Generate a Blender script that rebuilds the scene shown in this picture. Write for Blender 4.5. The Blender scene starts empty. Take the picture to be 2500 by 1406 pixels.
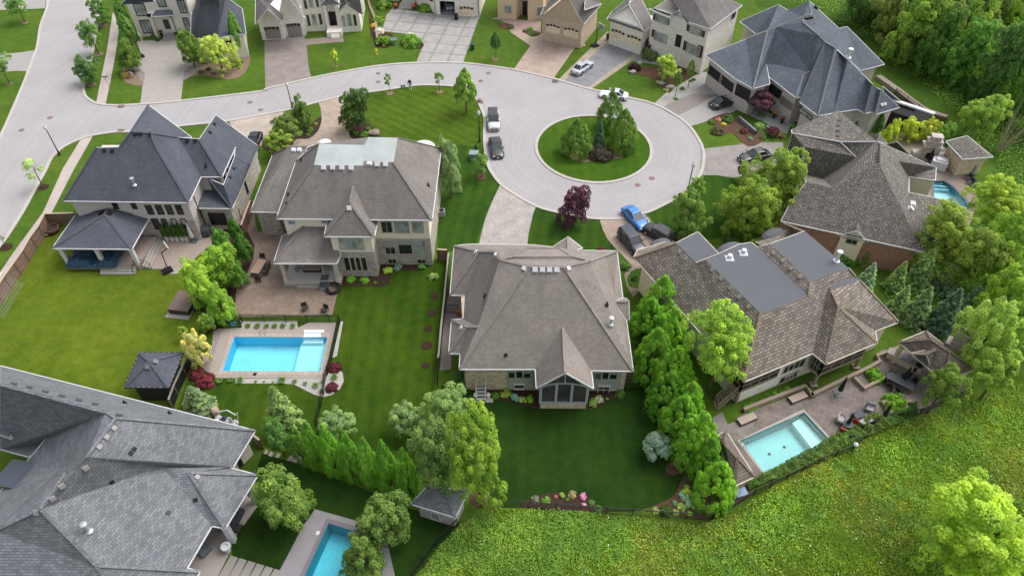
import bpy, bmesh, math, random
import numpy as np
from math import radians, sin, cos, pi, tan, atan2, hypot, sqrt
from mathutils import Vector, Matrix
from mathutils.bvhtree import BVHTree
from mathutils.geometry import tessellate_polygon
random.seed(7); RNG = np.random.default_rng(7)
SC = bpy.context.scene; COL = SC.collection

# ------------------------------------------------------------ camera, sky, sun, exposure
CAM_H = 62.0; PITCH = radians(45.8); FOC = 1790.0
cd = bpy.data.cameras.new('camera'); cam = bpy.data.objects.new('camera', cd); COL.objects.link(cam)
cam.location = (0, 0, CAM_H); cam.rotation_euler = (pi/2-PITCH, 0, 0)
cd.sensor_fit = 'HORIZONTAL'; cd.sensor_width = 36; cd.lens = 36*FOC/2500; cd.clip_start = 1; cd.clip_end = 2000
SC.camera = cam
w = bpy.data.worlds.new('World'); SC.world = w; w.use_nodes = True
wn = w.node_tree; bg = wn.nodes['Background']
sky = wn.nodes.new('ShaderNodeTexSky'); sky.sky_type = 'NISHITA'; sky.sun_disc = False
SUN_EL, SUN_AZ = radians(58), radians(60)      # azimuth clockwise from +Y
sky.sun_elevation = SUN_EL; sky.sun_rotation = SUN_AZ; sky.dust_density = 6; sky.ozone_density = 1; sky.air_density = 1
hs = wn.nodes.new('ShaderNodeHueSaturation'); hs.inputs['Saturation'].default_value = .32
wn.links.new(sky.outputs[0], hs.inputs['Color']); wn.links.new(hs.outputs[0], bg.inputs[0]); bg.inputs[1].default_value = .15
sl = bpy.data.lights.new('sun', 'SUN'); sl.energy = .54; sl.angle = radians(40); sl.color = (1, .965, .92)
so = bpy.data.objects.new('sun', sl); COL.objects.link(so)
sd = Vector((sin(SUN_AZ)*cos(SUN_EL), cos(SUN_AZ)*cos(SUN_EL), sin(SUN_EL)))
so.rotation_euler = sd.to_track_quat('Z', 'Y').to_euler()
SC.view_settings.view_transform = 'Standard'; SC.view_settings.look = 'None'; SC.view_settings.gamma = 1
SC.view_settings.exposure = .60

# ------------------------------------------------------------ surveying: photograph point + height -> ground position
FW = Vector((0, cos(PITCH), -sin(PITCH))); UPV = Vector((0, sin(PITCH), cos(PITCH))); CAMP = Vector((0, 0, CAM_H))
TL = {'A1':(0,0,3.90625),'A2':(600,0,3.90625),'A3':(1200,0,3.90625),'A4':(1800,0,3.569),'B1':(0,340,3.90625),'B2':(600,330,3.90625),
 'B3':(1200,340,3.90625),'B4':(1800,340,3.569),'C1':(0,680,3.90625),'C2':(600,680,3.90625),'C3':(1200,680,3.90625),'C4':(1800,680,3.569),
 'D1':(0,1040,3.842),'D2':(600,1040,3.842),'D3':(1200,1040,3.842),'D4':(1800,1040,3.571),'F':(0,0,1),'E4':(1540,540,2.991),'EG':(1900,260,3.348),'EF':(1700,0,4.1357)}
def P(*a):
    t = TL['F']; out = []; i = 0
    while i < len(a):
        if isinstance(a[i], str): t = TL[a[i]]; i += 1; continue
        out.append((t[0]+a[i]/t[2], t[1]+a[i+1]/t[2])); i += 2
    return out
def ray(u, v): return FW*FOC + Vector((1,0,0))*(u-1250) - UPV*(v-703)
def G(u, v, z=0.0):
    d = ray(u, v); return CAMP + d*((z-CAM_H)/d.z)
def W(t, x, y, z=0.0): return G(*P(t, x, y)[0], z)
def GS(pts, z=0.0): return [G(u, v, z) for u, v in pts]
def ppm(p): return FOC/((Vector(p)-CAMP).dot(FW))      # photo pixels per metre at p

# ------------------------------------------------------------ materials
def lin(c):
    c /= 255; return c/12.92 if c <= .04045 else ((c+.055)/1.055)**2.4
def S(r, g, b, k=1.4): return tuple(min(.85, lin(x)/k) for x in (r, g, b))
MC = {}
class N:
    def __init__(s, name, rough=.8, spec=.3):
        m = bpy.data.materials.new(name); m.use_nodes = True; s.m = m; s.t = m.node_tree; s.b = s.t.nodes['Principled BSDF']
        s.b.inputs['Roughness'].default_value = rough; s.b.inputs['Specular IOR Level'].default_value = spec
    def n(s, typ, **k):
        nd = s.t.nodes.new(typ)
        for a, v in k.items():
            if a.startswith('i_'):
                key = a[2:].replace('_', ' '); nd.inputs[int(key) if key.isdigit() else key].default_value = v
            else: setattr(nd, a, v)
        return nd
    def l(s, a, b): s.t.links.new(a, b)
    def coord(s, uv=False):
        tc = s.n('ShaderNodeTexCoord'); return tc.outputs['UV' if uv else 'Object']
    def noise(s, vec, scale, detail=3, rough=.6, dist=0):
        nd = s.n('ShaderNodeTexNoise', i_Scale=scale, i_Detail=detail, i_Roughness=rough, i_Distortion=dist); s.l(vec, nd.inputs['Vector']); return nd.outputs['Fac']
    def ramp(s, fac, stops):
        r = s.n('ShaderNodeValToRGB'); s.l(fac, r.inputs[0]); e = r.color_ramp.elements
        while len(e) < len(stops): e.new(.5)
        for i, (p, c) in enumerate(stops):
            e[i].position = p; e[i].color = (*c, 1) if len(c) == 3 else c
        return r.outputs[0]
    def mix(s, fac, a, b, mode='MIX'):
        m = s.n('ShaderNodeMix', data_type='RGBA', blend_type=mode)
        for v, k in ((fac, 0), (a, 6), (b, 7)):
            if hasattr(v, 'links'): s.l(v, m.inputs[k])
            elif k == 0: m.inputs[0].default_value = v
            else: m.inputs[k].default_value = (*v, 1)
        return m.outputs[2]
    def bump(s, h, strength=.3, dist=.05):
        b = s.n('ShaderNodeBump', i_Strength=strength, i_Distance=dist); s.l(h, b.inputs['Height']); s.l(b.outputs[0], s.b.inputs['Normal'])
    def map(s, vec, scale=(1,1,1), rot=0):
        m = s.n('ShaderNodeMapping'); m.inputs['Scale'].default_value = scale; m.inputs['Rotation'].default_value = (0,0,rot); s.l(vec, m.inputs[0]); return m.outputs[0]
    def col(s, c):
        if hasattr(c, 'links'): s.l(c, s.b.inputs['Base Color'])
        else: s.b.inputs['Base Color'].default_value = (*c, 1)
    def done(s): return s.m
def sc_(c, k): return tuple(min(.9, x*k) for x in c)
def rough_mat(name, c, vary=.25, scale=1.5, rough=.85, bump=.0, fine=20, spec=.3, metal=0):
    if name in MC: return MC[name]
    s = N(name, rough, spec); v = s.coord()
    a = s.noise(v, scale, 4); f = s.noise(v, fine, 2)
    cc = s.ramp(a, [(.3, sc_(c, 1-vary)), (.7, sc_(c, 1+vary))])
    cc = s.mix(.5, cc, s.ramp(f, [(.25, sc_(c, 1-vary)), (.75, sc_(c, 1+vary))]))
    s.col(cc); s.b.inputs['Metallic'].default_value = metal
    if bump: s.bump(f, bump, .03)
    MC[name] = s.done(); return s.m
def shingle(name, c, c2, course=.2, width=.32, gap=.35, vary=.3, streak=.2, lichen=None):
    if name in MC: return MC[name]
    s = N(name, .92, .2); uv = s.coord(True); c = sc_(c, 1.38); c2 = sc_(c2, 1.38); lichen = lichen and sc_(lichen, 1.3)
    b = s.n('ShaderNodeTexBrick', i_Scale=1.0); b.offset = .5
    b.inputs['Color1'].default_value = (*sc_(c, 1+vary), 1); b.inputs['Color2'].default_value = (*c2, 1)
    b.inputs['Mortar'].default_value = (*sc_(c, gap), 1); b.inputs['Mortar Size'].default_value = course*(.13 if course >= .26 and course < 1 else .09)
    b.inputs['Mortar Smooth'].default_value = .4; b.inputs['Brick Width'].default_value = width; b.inputs['Row Height'].default_value = course
    s.l(s.map(uv, (1,1,1)), b.inputs['Vector'])
    n1 = s.noise(s.map(uv, (.9, .18, 1)), 1.0, 5, .65); n2 = s.noise(uv, 7, 3); n3 = s.noise(uv, .35, 3)
    cc = s.mix(.22, b.outputs['Color'], s.ramp(n2, [(.3, sc_(c, 1-vary)), (.7, sc_(c, 1+vary))]), 'MIX')
    cc = s.mix(1.0, cc, s.ramp(n1, [(.3, (1-streak,)*3), (.7, (1+streak*.6,)*3)]), 'MULTIPLY')
    cc = s.mix(1.0, cc, s.ramp(n3, [(.3, (.88,)*3), (.7, (1.08,)*3)]), 'MULTIPLY')
    if lichen:
        sp = s.noise(s.map(uv, (1, 1.6, 1)), 3.2, 4, .75)
        cc = s.mix(s.ramp(sp, [(.52, (0,0,0)), (.62, (.85,)*3)]), cc, lichen)
        sp2 = s.noise(s.map(uv, (1, 1, 1)), 1.1, 4, .7)
        cc = s.mix(s.ramp(sp2, [(.48, (0,0,0)), (.7, (.7,.7,.7))]), cc, sc_(c, .5)); cc = s.mix(s.ramp(b.outputs['Fac'], [(.3, (0,0,0)), (.8, (.6,)*3)]), cc, sc_(c, .35))
    s.col(cc); s.bump(b.outputs['Fac'], -.4, .03)
    MC[name] = s.done(); return s.m
def brickwall(name, c, c2, mortar, bw=.45, rh=.16, vary=.25, uv=True, big=.25):
    if name in MC: return MC[name]
    s = N(name, .9, .2); v = s.coord(uv)
    b = s.n('ShaderNodeTexBrick', i_Scale=1.0); b.inputs['Color1'].default_value = (*c, 1); b.inputs['Color2'].default_value = (*c2, 1)
    b.inputs['Mortar'].default_value = (*mortar, 1); b.inputs['Mortar Size'].default_value = .012; b.inputs['Brick Width'].default_value = bw; b.inputs['Row Height'].default_value = rh
    s.l(v, b.inputs['Vector'])
    n2 = s.noise(v, 2.2, 5, .7); cc = s.mix(1.0, b.outputs['Color'], s.ramp(n2, [(.3, (1-vary,)*3), (.7, (1+vary,)*3)]), 'MULTIPLY')
    s.col(cc); s.bump(b.outputs['Fac'], -.3, .02)
    MC[name] = s.done(); return s.m
def paver(name, c, c2, size=(.6,.3), rot=0, joint=.6, vary=.2, patch=.15, js=.02, off=.5):
    if name in MC: return MC[name]
    s = N(name, .9, .2); v = s.coord()
    b = s.n('ShaderNodeTexBrick', i_Scale=1.0); b.offset = off; b.inputs['Color1'].default_value = (*c, 1); b.inputs['Color2'].default_value = (*c2, 1)
    b.inputs['Mortar'].default_value = (*sc_(c, joint), 1); b.inputs['Mortar Size'].default_value = js; b.inputs['Brick Width'].default_value = size[0]; b.inputs['Row Height'].default_value = size[1]
    s.l(s.map(v, (1,1,1), rot), b.inputs['Vector'])
    cc = s.mix(1.0, b.outputs['Color'], s.ramp(s.noise(v, .6, 4, .6), [(.3, (1-patch,)*3), (.7, (1+patch,)*3)]), 'MULTIPLY')
    cc = s.mix(1.0, cc, s.ramp(s.noise(v, 9, 3, .6), [(.3, (1-vary,)*3), (.7, (1+vary,)*3)]), 'MULTIPLY')
    s.col(cc); s.bump(b.outputs['Fac'], -.2, .02); MC[name] = s.done(); return s.m
def grass(name, c, c2, stripe=0, rot=0, sw=2.4, dry=None, amt=.5, wild=0):
    if name in MC: return MC[name]
    s = N(name, .95, .1); v = s.coord()
    cc = s.ramp(s.noise(v, .12, 5, .6, .5), [(.35, c), (.65, c2)])
    cc = s.mix(1.0, cc, s.ramp(s.noise(v, .9, 5, .7), [(.25, (.74,.78,.8)), (.75, (1.28,1.2,1.1))]), 'MULTIPLY')
    cc = s.mix(1.0, cc, s.ramp(s.noise(v, .23, 4, .65, .8), [(.3, (.84,.92,.95)), (.7, (1.16,1.06,1.0))]), 'MULTIPLY')
    cc = s.mix(1.0, cc, s.ramp(s.noise(s.map(v, (1,1,1)), 7, 4, .75), [(.25, (.62-wild*.3,)*3), (.75, (1.38+wild*.3,)*3)]), 'MULTIPLY')
    if stripe:
        wv = s.n('ShaderNodeTexWave', wave_type='BANDS', bands_direction='X', i_Scale=2*pi/(sw*20), i_Distortion=.9, i_Detail=2.0); wv.inputs['Detail Scale'].default_value = .6
        s.l(s.map(v, (1,1,1), rot), wv.inputs['Vector'])
        cc = s.mix(1.0, cc, s.ramp(wv.outputs['Fac'], [(.25, (1-stripe,)*3), (.75, (1+stripe,)*3)]), 'MULTIPLY')
    if dry:
        d = s.noise(v, .55, 5, .75, .3)
        cc = s.mix(s.ramp(d, [(.5, (0,0,0)), (.72, (amt,)*3)]), cc, dry)
    s.col(cc); s.bump(s.noise(v, 12, 3, .7), .5, .06); MC[name] = s.done(); return s.m
def glassy(name, c, rough=.08, spec=.6):
    if name in MC: return MC[name]
    s = N(name, rough, spec); v = s.coord()
    s.col(s.ramp(s.noise(v, .7, 3), [(.35, sc_(c, .7)), (.65, sc_(c, 1.5))])); MC[name] = s.done(); return s.m
def water_mat(name, tint):
    s = N(name); t = s.t; t.nodes.remove(s.b); out = t.nodes['Material Output']
    tr = s.n('ShaderNodeBsdfTransparent'); tr.inputs[0].default_value = (*tint, 1)
    gl = s.n('ShaderNodeBsdfGlossy'); gl.inputs['Roughness'].default_value = .04
    fr = s.n('ShaderNodeFresnel'); fr.inputs['IOR'].default_value = 1.33
    bp = s.n('ShaderNodeBump', i_Strength=.25, i_Distance=.03); s.l(s.noise(s.coord(), 3.5, 3, .6), bp.inputs['Height']); s.l(bp.outputs[0], gl.inputs['Normal']); s.l(bp.outputs[0], fr.inputs['Normal'])
    mx = s.n('ShaderNodeMixShader'); s.l(fr.outputs[0], mx.inputs[0]); s.l(tr.outputs[0], mx.inputs[1]); s.l(gl.outputs[0], mx.inputs[2]); s.l(mx.outputs[0], out.inputs[0])
    return s.m
def plain(name, c, rough=.6, spec=.4, metal=0): return rough_mat(name, c, .07, .8, rough, 0, 14, spec, metal)
def paint(name, c, metal=.0):
    if name in MC: return MC[name]
    s = N(name, .32, .5); s.b.inputs['Coat Weight'].default_value = .9; s.b.inputs['Coat Roughness'].default_value = .06
    s.b.inputs['Metallic'].default_value = metal
    s.col(s.ramp(s.noise(s.coord(), 1.2, 2), [(.3, sc_(c, .93)), (.7, sc_(c, 1.07))])); MC[name] = s.done(); return s.m
def leafmat(name, rough=.7, trans=.45, field=False):
    s = N(name, rough, .25); t = s.t
    oi = s.n('ShaderNodeObjectInfo'); at = s.n('ShaderNodeAttribute'); at.attribute_name = 'tint'
    c = s.mix(1.0, oi.outputs['Color'], s.ramp(at.outputs['Fac'], [(0, (.58,.66,.62)), (.5, (1,1,1)), (1, (1.7,1.5,1.25))]), 'MULTIPLY')
    v = s.coord()
    if field:
        c = s.mix(1.0, c, s.ramp(s.noise(v, .16, 5, .65, .6), [(.3, (.70,.86,.8)), (.5, (1,1,1)), (.7, (1.35,1.12,1.0))]), 'MULTIPLY')
        c = s.mix(1.0, c, s.ramp(s.noise(v, .75, 4, .7), [(.3, (.78,.82,.8)), (.7, (1.2,1.16,1.1))]), 'MULTIPLY')
        c = s.mix(s.ramp(s.noise(v, .4, 5, .75, .4), [(.6, (0,0,0)), (.74, (.45,)*3)]), c, (.30,.25,.13))
    else: c = s.mix(1.0, c, s.ramp(s.noise(v, 1.6, 3, .6), [(.3, (.86,.9,.9)), (.7, (1.16,1.1,1.0))]), 'MULTIPLY')
    s.col(c)
    tl = s.n('ShaderNodeBsdfTranslucent'); s.l(c, tl.inputs[0]); mx = s.n('ShaderNodeMixShader'); mx.inputs[0].default_value = trans
    s.l(s.b.outputs[0], mx.inputs[1]); s.l(tl.outputs[0], mx.inputs[2]); s.l(mx.outputs[0], t.nodes['Material Output'].inputs[0])
    return s.m

# ------------------------------------------------------------ mesh helpers
def tag(o, label=None, cat=None, group=None, kind=None):
    if label: o['label'] = label
    if cat: o['category'] = cat
    if group: o['group'] = group
    if kind: o['kind'] = kind
    return o
def thing(name, label, cat, loc=(0,0,0), rz=0, group=None):
    o = bpy.data.objects.new(name, None); COL.objects.link(o); o.empty_display_size = .3
    o.location = loc; o.rotation_euler = (0,0,rz); tag(o, label, cat, group); return o
class MB:
    def __init__(s): s.v = []; s.f = []; s.uv = []; s.mi = []; s.sm = []
    def face(s, pts, uvs=None, mi=0, smooth=False):
        i = len(s.v); s.v += [tuple(p) for p in pts]; s.f.append(tuple(range(i, i+len(pts)))); s.mi.append(mi); s.sm.append(smooth)
        if uvs is None: uvs = autouv(pts)
        s.uv += [tuple(u) for u in uvs]
    def box(s, x0, y0, z0, x1, y1, z1, M=None, mi=0):
        c = [Vector((x, y, z)) for z in (z0, z1) for y in (y0, y1) for x in (x0, x1)]
        if M: c = [M @ p for p in c]
        for q in ((0,2,3,1),(4,5,7,6),(0,1,5,4),(1,3,7,5),(3,2,6,7),(2,0,4,6)): s.face([c[k] for k in q], mi=mi)
    def bar(s, a, b, w, h=None, mi=0, up=Vector((0,0,1))):
        a = Vector(a); b = Vector(b); h = h or w; d = (b-a); L = d.length
        if L < 1e-5: return
        d.normalize(); x = d.cross(up)
        if x.length < .02: x = d.cross(Vector((0,1,0)))
        x.normalize(); y = x.cross(d); c = []
        for q in (a, b):
            for sx, sy in ((-1,-1),(1,-1),(1,1),(-1,1)): c.append(q+x*sx*w/2+y*sy*h/2)
        for q in ((0,1,2,3),(7,6,5,4),(0,4,5,1),(1,5,6,2),(2,6,7,3),(3,7,4,0)): s.face([c[k] for k in q], mi=mi)
    def tube(s, pts, rad, n=8, mi=0, cap=True):
        pts = [Vector(p) for p in pts]; rs = rad if isinstance(rad, (list, tuple)) else [rad]*len(pts); rings = []
        i0 = len(s.v)
        for i, p in enumerate(pts):
            d = (pts[min(i+1, len(pts)-1)]-pts[max(i-1, 0)])
            d = d.normalized() if d.length > 1e-6 else Vector((0,0,1))
            x = d.cross(Vector((0,0,1)));  x = x.normalized() if x.length > .05 else Vector((1,0,0)); y = x.cross(d)
            rings.append([p+(x*cos(2*pi*k/n)+y*sin(2*pi*k/n))*rs[i] for k in range(n)])
        for a, b in zip(rings, rings[1:]):
            for k in range(n): s.face([a[k], b[k], b[(k+1)%n], a[(k+1)%n]], mi=mi, smooth=True)
        if cap: s.face(rings[0], mi=mi); s.face(rings[-1][::-1], mi=mi)
    def lathe(s, prof, n=12, M=None, mi=0):
        rings = [[Vector((r*cos(2*pi*k/n), r*sin(2*pi*k/n), z)) for k in range(n)] for r, z in prof]
        if M: rings = [[M @ p for p in r] for r in rings]
        for a, b in zip(rings, rings[1:]):
            for k in range(n): s.face([a[k], a[(k+1)%n], b[(k+1)%n], b[k]], mi=mi, smooth=True)
        s.face(rings[0][::-1], mi=mi); s.face(rings[-1], mi=mi)
    def prism(s, poly, z0, z1, mi=0, top=True, bottom=False):
        poly = [Vector((p[0], p[1], 0)) for p in poly]
        if area2(poly) < 0: poly = poly[::-1]
        n = len(poly)
        for i in range(n):
            a = poly[i]; b = poly[(i+1)%n]; A = lambda p, z: Vector((p.x, p.y, z))
            s.face([A(a, z0), A(b, z0), A(b, z1), A(a, z1)], mi=mi)
        for fl, z, rev in ((top, z1, 0), (bottom, z0, 1)):
            if fl:
                for t in tessellate_polygon([poly]):
                    q = [Vector((poly[k].x, poly[k].y, z)) for k in t]
                    if ((q[1]-q[0]).cross(q[2]-q[0]).z < 0) != bool(rev): q = q[::-1]
                    s.face(q, mi=mi)
    def build(s, name, mats, parent=None, merge=False):
        me = bpy.data.meshes.new(name); me.from_pydata(s.v, [], s.f)
        uvl = me.uv_layers.new(name='UVMap'); uvl.data.foreach_set('uv', np.array(s.uv, dtype=np.float32).ravel())
        me.polygons.foreach_set('material_index', s.mi); me.polygons.foreach_set('use_smooth', s.sm)
        for m in (mats if isinstance(mats, (list, tuple)) else [mats]): me.materials.append(m)
        if merge:
            bm = bmesh.new(); bm.from_mesh(me); bmesh.ops.remove_doubles(bm, verts=bm.verts, dist=.0005); bm.to_mesh(me); bm.free()
        me.update(); o = bpy.data.objects.new(name, me); COL.objects.link(o)
        if parent: o.parent = parent
        return o
def area2(p): return sum(p[i-1][0]*p[i][1]-p[i][0]*p[i-1][1] for i in range(len(p)))
def autouv(pts):
    a, b, c = Vector(pts[0]), Vector(pts[1]), Vector(pts[2])
    n = (b-a).cross(c-a)
    if n.length < 1e-9 and len(pts) > 3: n = (b-a).cross(Vector(pts[3])-a)
    if n.length < 1e-9: return [(0,0)]*len(pts)
    n.normalize(); t = Vector((0,0,1)).cross(n)
    t = t.normalized() if t.length > .02 else Vector((1,0,0)); q = n.cross(t)
    return [(Vector(p).dot(t), Vector(p).dot(q)) for p in pts]
def smooth_pts(pts, k=5, closed=True):
    n = len(pts); out = []
    for i in range(n if closed else n-1):
        g = (lambda j: pts[j % n]) if closed else (lambda j: pts[max(0, min(n-1, j))])
        p0, p1, p2, p3 = g(i-1), g(i), g(i+1), g(i+2)
        for s in range(k):
            t = s/k; out.append(tuple(.5*((2*p1[j])+(-p0[j]+p2[j])*t+(2*p0[j]-5*p1[j]+4*p2[j]-p3[j])*t*t+(-p0[j]+3*p1[j]-3*p2[j]+p3[j])*t**3) for j in range(2)))
    if not closed: out.append(pts[-1])
    return out
SHEETN = [0]
def sheet(name, mat, z, pts, holes=(), smooth=0, world=False):
    SHEETN[0] += 1; z = z+.0004*SHEETN[0] if name != 'ground' else z
    q = [Vector(p) for p in pts] if world else GS(pts)
    if smooth: q = [Vector((x, y, 0)) for x, y in smooth_pts([(p.x, p.y) for p in q], smooth)]
    loops = [[Vector((p.x, p.y, 0)) for p in q]] + [[Vector((p[0], p[1], 0)) for p in h] for h in holes]
    flat = [p for l in loops for p in l]; tr = tessellate_polygon(loops)
    me = bpy.data.meshes.new(name); fs = []
    for t in tr:
        a, b, c = (flat[k] for k in t)
        fs.append(t if (b-a).cross(c-a).z > 0 else t[::-1])
    me.from_pydata([(p.x, p.y, z) for p in flat], [], fs); me.materials.append(mat); me.update()
    o = bpy.data.objects.new(name, me); COL.objects.link(o); o['kind'] = 'structure'; return o
def offset_path(pts, d, closed=False):
    n = len(pts); out = []
    for i in range(n):
        a = pts[(i-1) % n] if closed else pts[max(i-1, 0)]; b = pts[(i+1) % n] if closed else pts[min(i+1, n-1)]
        t = Vector((b[0]-a[0], b[1]-a[1])).normalized(); out.append(Vector((pts[i][0]-t.y*d, pts[i][1]+t.x*d, 0)))
    return out
def inset_poly(pts, d):
    """pts CCW (Vectors); moves each edge inwards by d"""
    n = len(pts); out = []
    for i in range(n):
        a, b, c = pts[i-1], pts[i], pts[(i+1) % n]
        e1 = Vector((b.x-a.x, b.y-a.y)).normalized(); e2 = Vector((c.x-b.x, c.y-b.y)).normalized()
        n1 = Vector((-e1.y, e1.x)); n2 = Vector((-e2.y, e2.x)); m = n1+n2
        if m.length < .2: out.append(Vector((b.x+n1.x*d, b.y+n1.y*d, 0))); continue
        m.normalize(); k = d/max(.35, m.dot(n1)); out.append(Vector((b.x+m.x*k, b.y+m.y*k, 0)))
    return out
def strip(name, path, width, z0, z1, mat, kind='structure', closed=False):
    a = offset_path(path, 0, closed); b = offset_path(path, width, closed); mb = MB(); n = len(a)
    for i in range(n if closed else n-1):
        j = (i+1) % n; A = lambda p, z: (p.x, p.y, z)
        mb.face([A(a[i], z1), A(a[j], z1), A(b[j], z1), A(b[i], z1)]); mb.face([A(a[i], z0), A(a[j], z0), A(a[j], z1), A(a[i], z1)])
        mb.face([A(b[j], z0), A(b[i], z0), A(b[i], z1), A(b[j], z1)])
    o = mb.build(name, mat); 
    if kind: o['kind'] = kind
    return o

WHITE = plain('white_trim', (.62,.62,.65)); BLACKM = plain('black_metal', (.012,.012,.014), .45); DARKGLASS = glassy('window_glass', (.025,.03,.035))
PALEGLASS = glassy('curtained_glass', (.30,.34,.33), .15); BLIND = plain('window_blind', (.34,.36,.36), .7); GREYM = plain('grey_metal', (.3,.31,.32), .45, .5)
CREAM = plain('cream_trim', (.55,.50,.42)); TANT = plain('tan_trim', (.48,.42,.33))
# ------------------------------------------------------------ houses
class House:
    def __init__(s, name, label, cat, roof, wall, zw, ze, pitch=44, group=None, trim=WHITE, wall2=None, zsplit=None, over=.5):
        s.root = None; s.name = name; s.label = label; s.cat = cat; s.rm = roof; s.wm = wall; s.ze = ze; s.pitch = pitch
        s.V = {}; s.fs = []; s.trim = trim; s.wall2 = wall2; s.zs = zsplit; s.over = over; s.wv = []; s.wf = []; s.group = group
        s.wmb = MB(); s.zb = zw
    def start(s, anchor):
        s.root = thing(s.name, s.label, s.cat, (anchor.x, anchor.y, 0), 0, s.group)
        return s
    def e(s, t, z=None, **k):       # eave points
        z = s.ze if z is None else z
        for n, (x, y) in k.items(): s.V[n] = W(t, x, y, z)
        if s.root is None: s.start(list(s.V.values())[0])
    def w(s, n, v): s.V[n] = Vector(v)
    def pl(s, A, B, t, pitch=None, **k):  # points on the roof plane rising to the left of the eave A->B
        a, b = s.V[A], s.V[B]; d = Vector((b.x-a.x, b.y-a.y, 0)).normalized(); nn = Vector((-d.y, d.x, 0)); tp = tan(radians(pitch or s.pitch))
        for n, (x, y) in k.items():
            r = ray(*P(t, x, y)[0])
            # CAMP.z + t rz - az = tp*((CAMP + t r - a).nn)
            den = r.z - tp*r.dot(nn); tt = (a.z-CAMP.z+tp*(CAMP-a).dot(nn))/den
            s.V[n] = CAMP + r*tt
    def hip(s, C, A, B, t, **k):    # hip line bisects the eave corner in plan
        c = s.V[C]; a = (s.V[A]-c); b = (s.V[B]-c); a.z = b.z = 0; m = (a.normalized()+b.normalized()).normalized()
        for n, (x, y) in k.items():
            r = ray(*P(t, x, y)[0]); wv = CAMP-c; tt = -(wv.x*m.y-wv.y*m.x)/(r.x*m.y-r.y*m.x); s.V[n] = CAMP+r*tt
    def f(s, *names, m=0):
        for nm in names: s.fs.append((nm.split(), m))
    def gz(s, n): return s.V[n].z
    def log(s): print('HOUSE', s.name, {k: (round(v.x,1), round(v.y,1), round(v.z,1)) for k, v in s.V.items()})
    def L(s, p): return Vector(p)-s.root.location
    def roof(s, mats=None, ridge=True):
        comps = []
        for f in s.fs:          # separate roofs (no shared corner) become separate parts
            hit = [c for c in comps if any(set(f[0]) & set(g[0]) for g in c)]
            n_ = [f]
            for c in hit: n_ = c+n_; comps.remove(c)
            comps.append(n_)
        comps.sort(key=len, reverse=True); allf = s.fs; V, F_ = [], []; first = None
        for c in comps:
            s.fs = c; ro, mb = s.roof1(mats, ridge); first = first or ro; k = len(V); V += [Vector(v)+s.root.location for v in mb.v]; F_ += [tuple(i+k for i in f) for f in mb.f]
        s.fs = allf; s.ro = first; s.rb = BVHTree.FromPolygons(V, F_); return first
    def roof1(s, mats=None, ridge=True, thick=.2, name='roof'):
        mb = MB(); edges = {}
        for names, m in s.fs:
            pts = [s.V[n] for n in names]
            nr = Vector((0,0,0))
            for i in range(len(pts)):
                a, b = pts[i-1], pts[i]; nr += Vector(((a.y-b.y)*(a.z+b.z), (a.z-b.z)*(a.x+b.x), (a.x-b.x)*(a.y+b.y)))
            if nr.z < 0: pts = pts[::-1]; names = names[::-1]; nr = -nr
            nr.normalize(); t = Vector((0,0,1)).cross(nr); t = t.normalized() if t.length > .08 else Vector((1,0,0)); q = nr.cross(t)
            o = pts[0]; loc = [s.L(p) for p in pts]
            uvs = [((p-CAMP).dot(t), (p-CAMP).dot(q)) for p in pts]
            tri = tessellate_polygon([[Vector(((p-o).dot(t), (p-o).dot(q), 0)) for p in pts]])
            for tr in tri:
                a, b, c = tr
                if (loc[b]-loc[a]).cross(loc[c]-loc[a]).dot(nr) < 0: a, c = c, a
                mb.face([loc[a], loc[b], loc[c]], [uvs[a], uvs[b], uvs[c]], mi=m)
                dn = Vector((0,0,thick)); mb.face([loc[c]-dn, loc[b]-dn, loc[a]-dn], mi=len(mats or [0])-1 if False else m)
            for i in range(len(names)):
                k = (names[i], names[(i+1) % len(names)]); edges.setdefault(frozenset(k), []).append((k, nr, m))
        s.bm_top = mb
        for k, lst in edges.items():
            if len(lst) == 1:
                (a, b), nr, m = lst[0]; A, B = s.L(s.V[a]), s.L(s.V[b]); dn = Vector((0,0,thick))
                mb.face([A, A-dn, B-dn, B], mi=m)
        ro = mb.build(name, mats or [s.rm], s.root)
        # ridge and hip caps
        if ridge:
            rc = MB()
            for k, lst in edges.items():
                if len(lst) == 2 and lst[0][2] == lst[1][2] == 0:
                    (a, b), n1, _ = lst[0]; n2 = lst[1][1]; A, B = s.L(s.V[a]), s.L(s.V[b]); d = (B-A).normalized()
                    # convex?
                    side = n1.cross(d); 
                    if n1.cross(n2).dot(d) > .15 and abs(d.z) < .97 and (B-A).length > .6:
                        up = (n1+n2).normalized(); rc = MB(); rc.bar(A+up*.02, B+up*.02, .28, .07, up=up); rc.build('ridge_cap', ridge if ridge is not True else s.rm, ro)
        # gutters along eaves: lowest border edges that are near horizontal
        gm = MB(); 
        for k, lst in edges.items():
            if len(lst) == 1:
                (a, b), nr, m = lst[0]; A, B = s.L(s.V[a]), s.L(s.V[b])
                d = (B-A); out = Vector((d.y, -d.x, 0))
                if out.length < .3: continue
                out.normalize()
                gm.bar(A+out*.04-Vector((0,0,.07)), B+out*.04-Vector((0,0,.07)), .09, .13)
        if gm.f: gm.build('gutter', s.trim, s.root)
        return ro, mb
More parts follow.
